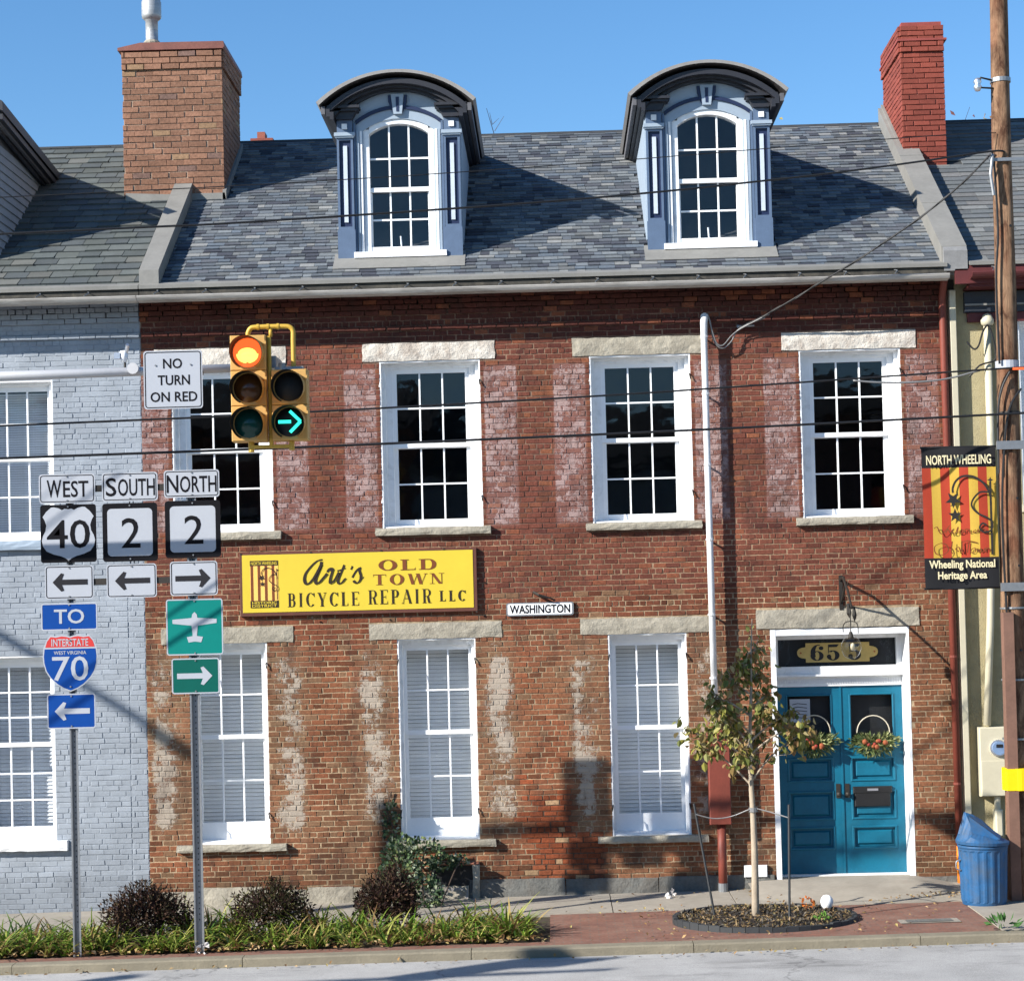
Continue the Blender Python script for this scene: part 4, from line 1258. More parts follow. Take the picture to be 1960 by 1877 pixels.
def digits655(y, parent):
    s = Serif(y, .05, .01); s.e = .01
    for c, cx in (('6', 3.365), ('5', 3.575), ('5', 3.85)):
        z0 = 2.772; h = .205; w = .17
        if c == '6':
            s.ring(cx, z0+h*.30, w*.5, h*.31, .055, .010)
            s.ring(cx+.02, z0+h*.5, w*.60, h*.51, .06, .012, rad(75), rad(215))
            s.ring(cx+.055, z0+h*.78, .03, .025, .029, .024)
        else:
            s.ring(cx-.005, z0+h*.31, w*.5, h*.32, .058, .012, rad(-160), rad(130))
            s.rect(cx-.065, cx-.055, z0+h*.45, z0+h); s.q([(cx-.065, z0+h), (cx+.075, z0+h), (cx+.045, z0+h*.83), (cx-.055, z0+h*.83)])
            s.ring(cx-.055, z0+h*.24, .03, .028, .029, .027)
    s.mb.build('number', M_BLACK, parent)
digits655(.410, ent)
m = MB()
for xx in (3.155, 4.105):
    m.prism([(xx+.013*math.cos(k*.785), 2.875+.013*math.sin(k*.785)) for k in range(8)], .406, .4115)
m.build('plate_screw', mat('copper screw', (.3, .08, .02), .4), ent)

def door_leaf(x0, x1, right):
    y = .45
    d = MB()
    # stiles and rails around recessed panels
    px0, px1 = x0+.115, x1-.115
    rails = [(.0, .27), (.27, .34), (.63, .72), (1.09, 1.21), (1.52, 1.68), (2.33, 2.437)]
    d.box(x0, px0, y, y+.045, .02, 2.437); d.box(px1, x1, y, y+.045, .02, 2.437)
    d.box(px0, px1, y+.001, y+.045, .02, .34); d.box(px0, px1, y+.001, y+.045, .63, .72); d.box(px0, px1, y+.001, y+.045, 1.09, 1.21)
    d.box(px0, px1, y+.001, y+.045, 1.52, 1.68); d.box(px0, px1, y+.001, y+.045, 2.33, 2.437)
    lf = d.build('door', M_TEAL, ent, label=('right teal door leaf with a letter slot' if right else 'left teal door leaf in the shade of the reveal'))
    # this leaf is level three of the house, so its fittings hang from the entrance frame beside it
    for (a, b) in ((.34, .63), (.72, 1.09), (1.21, 1.52)):
        p = MB()
        # raised moulding frame + fielded panel
        for (o, yy, th) in ((0, -.012, .028),):
            p.bbox(px0-.01, px1+.01, y+yy, y+.01, b-.025, b+.005, .008); p.bbox(px0-.01, px1+.01, y+yy, y+.01, a-.005, a+.025, .008)
            p.bbox(px0-.01, px0+.022, y+yy+.001, y+.01, a, b, .008); p.bbox(px1-.022, px1+.01, y+yy+.001, y+.01, a, b, .008)
        p.box(px0, px1, y+.03, y+.04, a, b)
        p.bbox(px0+.05, px1-.05, y+.008, y+.035, a+.05, b-.05, .022)
        p.build('door_panel', M_TEAL, ent)
    p = MB(); p.face([(px0, y+.02, 1.68), (px1, y+.02, 1.68), (px1, y+.02, 2.33), (px0, y+.02, 2.33)]); p.build('door_pane', M_GLASS, ent)
    p = MB()
    p.bbox(px0-.01, px0+.015, y-.012, y+.01, 1.68, 2.33, .008); p.bbox(px1-.015, px1+.01, y-.012, y+.01, 1.68, 2.33, .008)
    p.bbox(px0+.015, px1-.015, y-.012, y+.01, 2.315, 2.34, .008); p.bbox(px0+.015, px1-.015, y-.012, y+.01, 1.67, 1.695, .008)
    p.build('pane_moulding', M_TEAL, ent)
    p = MB(); p.box(x0, x1, .60, .63, 1.6, 2.4); p.build('hall_backing', M_BLACK, ent)
    kx = x1-.055 if not right else x0+.055
    k = MB(); k.box(kx-.028, kx+.028, y-.012, y, 1.0, 1.18); k.build('lock_plate', M_IRON, ent)
    k = MB(); k.lathe([(.0, -.03), (.02, -.028), (.032, -.012), (.032, .012), (.02, .028), (.0, .03)], (kx, y-.06, 1.05), 10); k.tube([(kx, y, 1.05), (kx, y-.05, 1.05)], .012, 6); k.build('door_knob', M_IRON, ent, smooth=True)
    if right:
        k = MB(); k.bbox(3.80, 4.26, y-.03, y-.001, .88, 1.12, .012); k.bbox(3.78, 4.28, y-.04, y-.001, 1.05, 1.14, .012); k.build('letter_slot', M_BLACK, ent)
        k = MB(); k.box(3.96, 4.10, y-.048, y-.041, 1.085, 1.115); k.build('letter_slot_plate', M_SILVER, ent)
    else:
        k = MB(); k.face([(3.0, y-.004, 1.98), (3.26, y-.006, 1.98), (3.26, y-.004, 2.28), (3.0, y-.004, 2.28)]); k.build('paper_notice', M_SIGNW, ent)
        k = MB()
        for q in range(5): k.ribbon([(3.03, 2.03+q*.045), (3.10, 2.045+q*.045), (3.22, 2.03+q*.045)], .008, y-.008, 0)
        k.build('notice_print', M_SIGNK, ent)
door_leaf(2.84, 3.648, False)
door_leaf(3.654, 4.446, True)
m = MB(); m.box(3.640, 3.664, .437, .449, .02, 2.437); m.build('astragal', M_TEAL, ent)
m = MB(); m.box(2.72, 4.48, .0, .60, -.06, .018); m.build('threshold', M_CONC, ent)
m = MB(); m.box(2.79, 4.448, .30, .44, .018, .03); m.build('threshold_bar', M_WHITE, ent)

# ---- drainpipes
m = MB()
px = 1.985
m.tube([(px+.01, -.02, 7.16), (px+.01, -.10, 7.20), (px, -.16, 7.19), (px-.01, -.17, 7.10), (px-.012, -.16, 6.9), (px-.008, -.155, 4.5), (px, -.15, 2.04)], [.035, .045, .05, .046, .042, .042, .042], 10)
m.build('service_conduit', M_PIPEW, bb, smooth=True)
for zz in (6.93, 6.2, 5.3, 4.35, 3.4, 2.6):
    m = MB(); m.tube([(px-.01, -.155, zz-.012), (px-.01, -.155, zz+.012)], .05, 10); m.box(px-.02, px+.0, -.15, .01, zz-.01, zz+.01); m.build('pipe_clip', M_PIPEW, bb)
m = MB(); m.bbox(1.88, 2.15, -.24, .0, .76, 2.04, .01); m.build('utility_box', M_REDPIPE, bb, label='rust red painted metal meter box under the white conduit')
m = MB(); m.tube([(2.03, -.13, .76), (2.03, -.13, -.12)], .055, 12); m.build('pipe', M_REDPIPE, bb, smooth=True)
m = MB(); m.lathe([(.062, -.14), (.062, .0), (.0, .0)], (2.03, -.13, .02), 12); m.build('pipe_collar', M_GALV, bb)
m = MB(); m.tube([(5.005, -.30, 7.56), (5.005, -.22, 7.48), (5.01, -.09, 7.36), (5.012, -.085, 7.2), (5.02, -.085, .42)], .046, 12); m.build('downspout', M_REDPIPE, bb, smooth=True)
m = MB(); m.tube([(5.02, -.085, .42), (5.02, -.085, -.08)], .04, 12); m.build('downspout_foot', M_ORANGE, bb, smooth=True)
for zz in (6.4, 4.6, 2.8, 1.2):
    m = MB(); m.tube([(5.015, -.085, zz-.015), (5.015, -.085, zz+.015)], .05, 10); m.build('pipe_clip', M_REDPIPE, bb)
m = MB(); m.bbox(2.31, 2.60, -.05, .0, .07, .22, .008); m.build('cover_plate', M_WHITE, bb)
# cellar vent niche
m = MB(); m.box(-1.66, -1.05, -.012, .02, -.2, .30); m.build('cellar_opening', M_BLACK, bb)
m = MB(); rough_block(m, -1.13, -1.04, -.06, .02, -.2, .30, .008); m.build('cellar_jamb', M_STONE, bb)
m = MB(); rough_block(m, -1.66, -1.05, -.05, .02, .30, .335, .006); m.build('cellar_lintel', M_BRICK, bb).data.attributes['tint'].data.foreach_set('color', [.35, .15, .09, .1]*0 or [c for v in m.v for c in (.33, .14, .09, .2)])
v = MB()
for zz in (-.15, -.10, -.05, -.0): v.box(-1.60, -1.20, -.04, -.013, zz-.012, zz+.012)
for k in range(7): v.box(-1.60+k*.065, -1.585+k*.065, -.041, -.014, -.17, .02)
v.build('cellar_vent', mat('old vent paint', (.3, .28, .27), .7), bb)

# ================================================================= GREY BUILDING
gb = thing('grey_building', (-6.8, 0, -0.2), 'pale grey painted brick row house left of the red brick house', 'building')
gops = [(-7.70, -6.40, 4.56, 6.62), (-7.72, -6.44, .72, 3.08), (-5.476, -5.464, -.3, 3.9)]
gsol = [(-7.85, -6.35, 4.44, 4.56), (-7.9, -6.29, .60, .72)]
def gtint(x, z, rr=None):
    u = rr.random() if rr else .5
    n = smooth_noise(x*2.1+40, z*1.4)
    b = Vector((0.275, 0.305, 0.345))*(.88+.2*n+.08*(u-.5))
    if z < .25: b = b*(.72+.2*n)
    return (b.x, b.y, b.z, .25+.2*n)
wg = wall_mass(-9.2, -5.256, -.45, 7.62, gops[:2], .006, .34, lambda x, z: tuple(c*.97 for c in gtint(x, z)), .3).build('wall', M_BRICKG, gb)
brickwork(wg, -8.3, -5.262, -.42, 7.60, gops+gsol, lambda u, d, z: Vector((u, d, z)), M_BRICKG, gtint, ch=.0675, mort=.0075, depth=.02, rough=.0032, off=lambda z: corb(z)-.001, seed=31)
window(gb, -7.05, 4.56, 6.62, 1.30, .07, .05, (2, 2), 4, 1.07, 4.68, 6.50, 5.62, blinds=mat('dim blind', (.6, .63, .68), .6), sill=(-7.85, -6.35, 4.44, 4.56, .08), smat=M_LBLUE, hook=False, bspace=.032)
window(gb, -7.08, .72, 3.08, 1.28, .06, .08, (3, 3), 4, 1.08, .88, 2.93, 1.93, blinds=mat('dim blind', (.6, .63, .68), .6), sill=(-7.9, -6.29, .60, .72, .09), smat=M_WHITE, hook=False)
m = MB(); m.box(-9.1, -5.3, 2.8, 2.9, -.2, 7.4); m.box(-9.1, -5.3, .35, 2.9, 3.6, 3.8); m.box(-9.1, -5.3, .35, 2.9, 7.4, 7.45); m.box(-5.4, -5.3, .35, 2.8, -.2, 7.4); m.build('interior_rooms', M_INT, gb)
m = MB(); m.box(-9.2, -9.1, .35, 8.2, -.4, 7.6); m.box(-9.2, -5.26, 8.1, 8.2, -.4, 7.6); m.build('rear_walls', M_INT, gb)
eaves(gb, -9.2, -5.18, M_GUTTER, M_GREYMET)
PALS = [(.080, .092, .092), (.095, .105, .102), (.070, .08, .084), (.105, .108, .10), (.085, .095, .09)]
roofing(gb, -9.4, -5.18, 'slate', M_SLATE, .205, .15, .30, .024, PALS, holes=[(-9.6, -7.3, .6, 3.0), (-5.87, -4.5, 2.15, 3.3)], seed=8, half=True)
# gabled dormer cropped by the left edge
m = MB(); m.prismx([(.5, rz(.5)-.1), (.5, 10.05), (3.0, 9.85), (3.0, rz(3.0)-.1)], -9.0, -7.24); gd = m.build('dormer', M_DSIDE, gb, label='clapboard dormer cropped by the left edge of the view')
for k in range(15):
    z0_ = 8.25+k*.115
    if z0_ > 9.85: break
    yb = (z0_+.11-7.74)/.675-.3
    m = MB(); m.mesh([(-7.24, .5, z0_), (-7.215, .5, z0_), (-7.215, yb-.17, z0_), (-7.24, yb-.17, z0_), (-7.24, .5, z0_+.115), (-7.235, .5, z0_+.115), (-7.235, yb, z0_+.115), (-7.24, yb, z0_+.115)],
                     [(0, 1, 5, 4), (1, 2, 6, 5), (2, 3, 7, 6), (3, 0, 4, 7), (4, 5, 6, 7), (3, 2, 1, 0)])
    m.build('clapboard', mat('grey clapboard', (.26, .28, .31), .7, var=.1), gd)
m = MB(); m.mesh([(-7.0, .05, 10.14), (-7.0, 3.05, 9.86), (-7.0, 3.05, 9.97), (-7.0, .05, 10.27), (-8.2, .05, 10.8), (-8.2, 3.4, 10.55), (-8.2, 3.4, 10.66), (-8.2, .05, 10.92)],
                 [(0, 1, 2, 3), (3, 2, 6, 7), (1, 0, 4, 5), (0, 3, 7, 4), (5, 6, 2, 1)])
m.mesh([(-9.4, .05, 10.14), (-9.4, 3.05, 9.86), (-9.4, 3.05, 9.97), (-9.4, .05, 10.27), (-8.2, .05, 10.8), (-8.2, 3.4, 10.55), (-8.2, 3.4, 10.66), (-8.2, .05, 10.92)],
       [(3, 2, 1, 0), (7, 6, 2, 3), (5, 4, 0, 1), (4, 7, 3, 0)])
m.build('dormer_roof', M_DTRIM, gd)
m = MB(); m.prism([(-9.2, 8.2), (-7.26, 8.2), (-7.26, 10.05), (-8.2, 10.7), (-9.2, 10.05)], .45, .5); m.build('dormer_front', M_DSIDE, gd)
for q in range(3):
    m = MB(); m.mesh([(-7.02-.06*q, .12, 10.12-.03*q), (-7.02-.06*q, 3.0, 9.84-.03*q), (-7.06-.06*q, 3.0, 9.84-.03*q), (-7.06-.06*q, .12, 10.12-.03*q), (-7.02-.06*q, .12, 10.05-.03*q), (-7.02-.06*q, 3.0, 9.77-.03*q), (-7.06-.06*q, 3.0, 9.77-.03*q), (-7.06-.06*q, .12, 10.05-.03*q)],
                     [(0, 1, 5, 4), (4, 5, 6, 7), (7, 6, 2, 3), (0, 4, 7, 3)]); m.build('eave_moulding', M_DTRIM if q != 1 else M_DSIDE, gd)

# ================================================================= CREAM BUILDING
cb = thing('cream_building', (6.8, 0, -0.05), 'cream stucco row house with maroon eaves behind the utility pole', 'building')
cops = [(5.98, 7.2, 4.7, 7.06)]
m = wall_mass(5.19, 9.2, -.35, 7.62, cops, .03, .34, lambda x, z: (1, 1, 1, 0), 1.0); m.build('wall', M_STUCCO, cb)
m = MB(); m.box(5.10, 5.19, .05, .34, -.35, 7.6); m.build('shade_strip', M_DARKWOOD, cb)  # dark-coloured strip standing in for the shade between pipe and downspout
window(cb, 6.59, 4.7, 7.06, 1.22, .07, .06, (2, 2), 3, .9, 4.85, 6.9, 5.85, sill=(5.95, 7.25, 4.6, 4.7, .08), smat=M_CREAM, ybase=.03, hook=False)
m = MB(); m.box(5.3, 9.2, -.06, .025, 7.16, 7.42); m.build('frieze_panel', mat('dark frieze', (.03, .035, .045), .6), cb)
m = MB(); m.box(5.3, 9.2, -.09, -.061, 7.24, 7.265); m.build('frieze_bead', M_GREYMET, cb)
m = MB(); m.box(5.34, 9.2, -.03, .028, 7.04, 7.155); m.box(5.12, 9.2, -.40, -.36, 7.47, 7.66); m.box(5.3, 9.2, -.36, .33, 7.44, 7.47); m.build('frieze_board', M_MAROON, cb)
eaves(cb, 5.30, 9.2, M_MAROON, M_GREYMET, .01, M_MAROON)
PALR = [(.12, .13, .135), (.15, .155, .155), (.10, .108, .115), (.13, .13, .13)]
roofing(cb, 5.28, 9.4, 'shingle', M_SHINGLE, .150, .3, .6, .017, PALR, holes=[(5.0, 5.7, 2.55, 3.6)], seed=14)
m = MB(); m.bbox(5.10, 5.185, -.09, .0, -.02, 7.45, .01); m.build('downspout', M_CREAM, cb)
m = MB(); m.box(9.1, 9.2, .35, 8.2, -.4, 7.6); m.box(5.19, 9.2, 8.1, 8.2, -.4, 7.6); m.box(5.2, 9.1, 2.8, 2.9, -.2, 7.4); m.build('rear_walls', M_INT, cb)
# service mast and meter
em = thing('electric_meter', (5.5, 0.03, 1.0), 'cream electric meter box with a round glass meter and conduit on the cream wall', 'electric meter')
m = MB(); m.tube([(5.575, -.06, 7.02), (5.575, -.05, 5.0), (5.50, -.05, 3.2), (5.42, -.05, 1.92)], .048, 12); m.build('conduit', M_CREAM, em, smooth=True)
m = MB(); m.lathe([(.0, .14), (.05, .12), (.085, .05), (.08, .0), (.05, -.02)], (5.575, -.08, 7.0), 12); m.build('weatherhead', M_CREAM, em, smooth=True)
m = MB(); m.bbox(5.30, 5.66, -.13, .03, 1.03, 1.90, .012); m.build('meter_box', M_CREAM, em)
m = MB(); m.bbox(5.315, 5.645, -.137, -.131, 1.04, 1.48, .004); m.build('meter_door', M_CREAM, em)
def discy(mb, cx, y0, y1, cz, r, n=20): mb.prism([(cx+r*math.cos(2*math.pi*k/n), cz+r*math.sin(2*math.pi*k/n)) for k in range(n)], y0, y1)
m = MB(); discy(m, 5.53, -.16, -.13, 1.64, .105); m.build('meter_ring', M_SILVER, em)
m = MB(); discy(m, 5.53, -.21, -.161, 1.64, .085); m.build('meter_glass', mat('meter face', (.16, .24, .38), .15), em)
m = MB(); m.box(5.49, 5.57, -.216, -.211, 1.65, 1.69); m.build('meter_dial', M_BLACK, em)
m = MB(); m.tube([(5.52, -.05, 1.03), (5.52, -.05, .84)], .04, 10); m.bbox(5.475, 5.575, -.11, .03, .52, .86, .02); m.build('ground_box', M_CREAM, em)
m = MB()
for pts in ([(5.575, -.12, 7.0), (5.50, -.16, 6.9), (5.44, -.15, 6.72), (5.38, -.14, 6.68), (5.30, -.12, 6.78)], [(5.575, -.12, 6.99), (5.62, -.14, 6.85), (5.66, -.14, 6.6), (5.62, -.13, 6.52), (5.45, -.13, 6.47), (5.32, -.12, 6.33)]):
    m.tube(catmull(pts, 4), .012, 6)
m.build('service_wires', M_CABLE, em)

# ================================================================= DOOR STEP, PLANTER EDGE
m = MB()
nx, ny = 28, 10
vs, fs = [], []
for i in range(nx+1):
    for k in range(ny+1):
        x = 2.35+2.7*i/nx; y = -1.25*k/ny
        t = (x-3.62)/1.27
        e = max(0, 1-t*t*(.75+.2*math.copysign(1, t)))
        h = .105*min(1, e*1.6)*max(0, 1-(k/ny)**2/(0.25+.75*e))
        vs.append((x, y+.0, gz(x)+.002+h-.004*(h <= 0)))
for i in range(nx):
    for k in range(ny): fs.append((i*(ny+1)+k, i*(ny+1)+k+1, (i+1)*(ny+1)+k+1, (i+1)*(ny+1)+k))
m.mesh(vs, fs)
tag(m.build('door_ramp', M_CONC, None, smooth=True), 'low rounded concrete ramp in front of the teal doors', 'step')

# ================================================================= YELLOW SIGN
ys = thing('shop_sign', (-2.5, -.06, 3.9), 'yellow bicycle repair signboard with brown frame on the brick wall', 'sign')
m = MB(); m.bbox(-4.02, -.985, -.06, -.005, 3.515, 4.325, .006); m.build('sign_frame', M_BROWN, ys)
m = MB()
n = 12
for i in range(n):
    xa, xb = -3.985+2.95*i/n, -3.985+2.95*(i+1)/n
    fa = .0016*math.sin(i*1.7); fb = .0016*math.sin((i+1)*1.7)
    m.face([(xa, -.066+fa, 3.565), (xb, -.066+fb, 3.565), (xb, -.066+fb*.3, 4.30), (xa, -.066+fa*.3, 4.30)])
m.build('sign_panel', M_YSIGN, ys)
yy = -.0695
wts = dict(B=.62, I=.34, C=.66, Y=.7, L=.55, E=.6, R=.66, P=.6, A=.74, O=.95, D=.95, T=.85, W=1.25, N=.95)
s = Serif(yy, .026, .0075); s.e = .01
s.word('BICYCLE', -3.41, -2.50, 3.625, .175, wts, .26)
s.word('REPAIR', -2.38, -1.58, 3.635, .18, wts, .24)
s.mb.build('sign_lettering', M_INKK, ys)
s = Serif(yy, .028, .008); s.e = .01
s.word('LLC', -1.47, -1.14, 3.652, .135, wts, .3); s.mb.build('sign_lettering', M_INKK, ys)
s = Serif(yy, .052, .010); s.e = .01
s.word('OLD', -2.24, -1.50, 4.062, .135, dict(O=1, L=.8, D=.95), .18); s.mb.build('sign_lettering', M_INKB, ys)
s = Serif(yy, .042, .008); s.e = .01
s.word('TOWN', -2.31, -1.41, 3.878, .135, dict(T=.75, O=.85, W=1.1, N=.8), .22); s.mb.build('sign_lettering', M_INKB, ys)
# brush script "Art's"
def nib(a, b):
    return lambda d, t: a+(b-a)*abs(d.x*.35-d.y*.94)
sc = MB()
def scr(pts, a=.012, b=.036): sc.ribbon([(p.x, p.y) for p in catmull([(q[0], q[1]) for q in pts], 6)], nib(a, b), yy)
def SX(u): return -3.205+u*(0.775/585)
def SZ(v): return 4.22-v*(.32/255)
SC = lambda L: [(SX(a), SZ(b)) for a, b in L]
scr(SC([(190, 0), (140, 12), (85, 60), (30, 130), (12, 190), (22, 235), (50, 240), (95, 195), (140, 120), (178, 45)]), .014, .04)
scr(SC([(180, 20), (170, 80), (135, 160), (118, 215), (130, 242), (160, 225), (200, 180), (232, 140)]), .016, .042)
scr(SC([(234, 128), (258, 96), (292, 98)]), .026, .034)
scr(SC([(236, 130), (243, 112), (252, 100), (275, 112), (290, 100), (280, 130), (262, 190), (258, 235), (280, 235), (315, 190), (345, 130)]), .012, .034)
scr(SC([(400, 58), (375, 120), (345, 190), (335, 232), (350, 248), (375, 235), (400, 205), (412, 195)]), .012, .034)
scr(SC([(330, 118), (370, 108), (410, 90)]), .016, .016)
scr(SC([(478, 72), (472, 88), (462, 108)]), .012, .026)
scr(SC([(475, 190), (490, 160), (520, 115), (550, 92), (545, 125), (556, 170), (550, 215), (525, 242), (500, 240), (485, 220)]), .012, .034)
scr(SC([(550, 225), (570, 205), (585, 185)]), .008, .010)
sc.build('sign_lettering', M_INKK, ys)
# striped emblem with hanging scrolls
def emblem(parent, x0, x1, z0, z1, y, dark, s1, txt):
    m = MB(); W_ = x1-x0; H_ = z1-z0
    m.box(x0, x1, y-.0006, y, z0, z1); m.build('emblem_panel', s1, parent)
    m = MB()
    for k in range(4): m.face([(x0+W_*(.02+.25*k), y-.0012, z0+H_*.14), (x0+W_*(.12+.25*k), y-.0012, z0+H_*.14), (x0+W_*(.12+.25*k), y-.0012, z1-H_*.1), (x0+W_*(.02+.25*k), y-.0012, z1-H_*.1)])
    m.build('emblem_stripes', M_INKB, parent)
    m = MB(); m.face([(x0, y-.0015, z1-H_*.11), (x1, y-.0015, z1-H_*.11), (x1, y-.0015, z1), (x0, y-.0015, z1)])
    m.face([(x0, y-.0015, z0), (x1, y-.0015, z0), (x1, y-.0015, z0+H_*.15), (x0, y-.0015, z0+H_*.15)]); m.build('emblem_bands', M_INKK, parent)
    text('NORTH WHEELING', x0+W_*.04, x1-W_*.04, z1-H_*.09, z1-H_*.02, y-.0025, txt, parent, .01)
    text('HISTORIC', x0+W_*.06, x1-W_*.06, z0+H_*.08, z0+H_*.135, y-.0025, txt, parent, .01)
    text('DISTRICT', x0+W_*.06, x1-W_*.06, z0+H_*.012, z0+H_*.068, y-.0025, txt, parent, .01)
def scrolls(parent, x0, x1, z0, z1, y, mt, lw, sub=0.0):
    """wrought bracket with a hanging fuchsia, drawn in the space of a banner"""
    W_ = x1-x0; H_ = z1-z0
    P = lambda L: [(p.x, p.y) for p in catmull([(x0+a*W_, z0+b*H_) for a, b in L], 6)]
    m = MB()
    m.ribbon([(x0+.93*W_, z0+.02*H_), (x0+.93*W_, z0+.86*H_)], lw*1.2, y)
    m.ribbon(P([(.93, .62), (.92, .72), (.84, .84), (.70, .92), (.55, .93), (.45, .88), (.40, .80), (.40, .74)]), lw*1.2, y-.002)
    m.ribbon(P([(.90, .74), (.78, .74), (.68, .66), (.66, .58), (.74, .50), (.88, .44), (.94, .38), (.92, .30), (.82, .28), (.76, .33), (.80, .38), (.86, .36)]), lw, y-.004)
    for (cx, cz, r, n, k) in ((.40, .66, .12, 5, -1), (.42, .48, .10, 5, 1), (.93, .88, .045, 4, 1)):
        pts = []
        for q in range(n*2):
            a = k*math.pi/2+math.pi*2*q/(n*2)
            rr_ = r if q % 2 == 0 else r*.42
            pts.append((x0+(cx+rr_*math.cos(a))*W_, z0+cz*H_+rr_*math.sin(a)*W_*1.05))
        c = (x0+cx*W_, z0+cz*H_)
        for q in range(len(pts)):
            a, b = pts[q], pts[(q+1) % len(pts)]
            t = [(c[0], y-.006, c[1]), (b[0], y-.006, b[1]), (a[0], y-.006, a[1])]
            m.face(t)
    m.build('scroll_print', mt, parent)
emblem(ys, -3.885, -3.525, 3.625, 4.225, -.069, M_INKK, M_YORANGE, M_YSIGN)
scrolls(ys, -3.885, -3.515, 3.715, 4.16, -.0712, M_INKK, .009)
for (a, b) in ((-4.0, 4.335), (-3.1, 4.335), (-2.2, 4.335), (-1.4, 4.335), (-.975, 3.95), (-1.0, 3.53), (-2.2, 3.507), (-3.1, 3.507)):
    m = MB(); discy(m, a, -.066, -.055, b-.02, .013, 8); m.build('screw_head', M_IRON, ys)

# street name plate
sn = thing('street_name_sign', (-.2, -.03, 3.52), 'small white WASHINGTON street name plate on the brick wall', 'sign')
def rrect(x0, x1, z0, z1, r, n=4):
    out = []
    for (cx, cz, a0) in ((x1-r, z0+r, -90), (x1-r, z1-r, 0), (x0+r, z1-r, 90), (x0+r, z0+r, 180)):
        for k in range(n+1):
            a = rad(a0+90*k/n); out.append((cx+r*math.cos(a), cz+r*math.sin(a)))
    return out
m = MB(); m.prism(rrect(-.625, .235, 3.44, 3.61, .03), -.035, -.012); m.build('plate_rim', M_GALV, sn)
m = MB(); m.prism(rrect(-.605, .215, 3.455, 3.595, .02), -.039, -.0355); m.build('plate_face', M_WHITE, sn)
text('WASHINGTON', -.58, .19, 3.470, 3.580, -.041, M_SIGNK, sn, .022)
m = MB(); m.tube([(-.27, -.01, 3.74), (-.2, -.12, 3.70), (-.06, -.10, 3.66), (.0, -.03, 3.63)], [.02, .018, .012, .01], 5)
m.build('iron_hook', M_IRON, sn)

# lantern on a bracket over the door
ln = thing('door_lantern', (3.63, -.4, 3.5), 'clear round glass lantern hanging from an iron bracket above the door', 'lantern')
m = MB()
m.tube([(3.632, .0, 3.80), (3.632, -.25, 3.83), (3.63, -.60, 3.66), (3.62, -.95, 3.44)], [.022, .018, .016, .014], 6)
m.tube([(3.632, .0, 3.50), (3.632, -.22, 3.62), (3.63, -.42, 3.74)], .014, 6)
m.box(3.61, 3.655, -.02, .0, 3.42, 3.86)
m.build('bracket', M_IRON, ln)
m = MB(); m.tube([(3.60, -.80, 3.50), (3.605, -.82, 3.38), (3.615, -.82, 3.32)], [.018, .034, .006], 8); m.tube([(3.66, -.86, 3.46), (3.665, -.86, 3.35), (3.665, -.86, 3.28)], [.014, .028, .005], 8); m.build('bracket_drop', M_IRON, ln)
m = MB()
m.tube(catmull([(3.52, -.88, 3.15), (3.52, -.88, 3.22), (3.55, -.88, 3.27), (3.61, -.88, 3.28), (3.67, -.88, 3.27), (3.70, -.88, 3.22), (3.70, -.88, 3.13)], 3), .006, 5)
m.tube([(3.61, -.88, 3.44), (3.61, -.88, 3.10)], .007, 5)
m.lathe([(.0, .10), (.02, .09), (.035, .02), (.07, .0)], (3.61, -.88, 3.06), 12); m.build('hanger', M_IRON, ln)
m = MB(); m.lathe([(.03, .09), (.09, .07), (.125, .0), (.125, -.06), (.09, -.14), (.04, -.17), (.0, -.18)], (3.61, -.88, 3.0), 18); m.build('globe', M_BULB, ln, smooth=True)
m = MB(); m.lathe([(.0, .06), (.025, .04), (.03, .0), (.02, -.03), (.0, -.04)], (3.63, -.88, 2.96), 10); m.build('light_bulb', mat('warm bulb glass', (.8, .7, .5), .2, var=.05), ln, smooth=True)

# ================================================================= ROUTE SIGNS
YS = -3.4
rs = thing('route_sign_assembly', (-4.65, YS, gz(-4.65)), 'three columns of highway route signs on two steel posts in the planter', 'road sign')
m = MB()
def upost(x, z0, z1, w, mt):
    p = MB()
    p.prism([(x-w/2, z0), (x+w/2, z0), (x+w/2, z1), (x-w/2, z1)], YS+.055, YS+.062)
    p.box(x-w/2, x-w/2+.006, YS+.02, YS+.055, z0, z1); p.box(x+w/2-.006, x+w/2, YS+.02, YS+.055, z0, z1)
    p.box(x-w/2-.014, x-w/2, YS+.018, YS+.024, z0, z1); p.box(x+w/2, x+w/2+.014, YS+.018, YS+.024, z0, z1)
    p.build('post', mt, rs)
upost(-5.345, -.3, 5.0, .062, M_GALV)
upost(-3.995, -.3, 5.0, .08, M_GALV)
k = MB()
for xx, w in ((-5.345, .01), (-3.995, .012)):
    zz = .2
    while zz < 4.9:
        k.prism([(xx-w/2, zz-.008), (xx+w/2, zz-.008), (xx+w/2, zz+.008), (xx-w/2, zz+.008)], YS+.0535, YS+.0548); zz += .06
k.build('post_holes', M_BLACK, rs)
for (zz, a, b) in ((4.97, -5.35, -3.99), (3.94, -5.35, -3.99)):
    m = MB(); m.box(a, b, YS+.012, YS+.04, zz-.035, zz+.035); m.build('crossbar', M_IRON, rs)
m = MB()
for a in (-4.69, -4.65): m.box(a, a+.012, YS+.041, YS+.05, 3.8, 5.1)
m.build('hanging_strap', M_GALV, rs)
def panel(x0, x1, z0, z1, mt, r=.035, y=YS, nm='sign_panel', label=None, parent=None):
    m = MB(); m.prism(rrect(x0, x1, z0, z1, r), y, y+.006)
    return m.build(nm, mt, parent or rs, label=label)
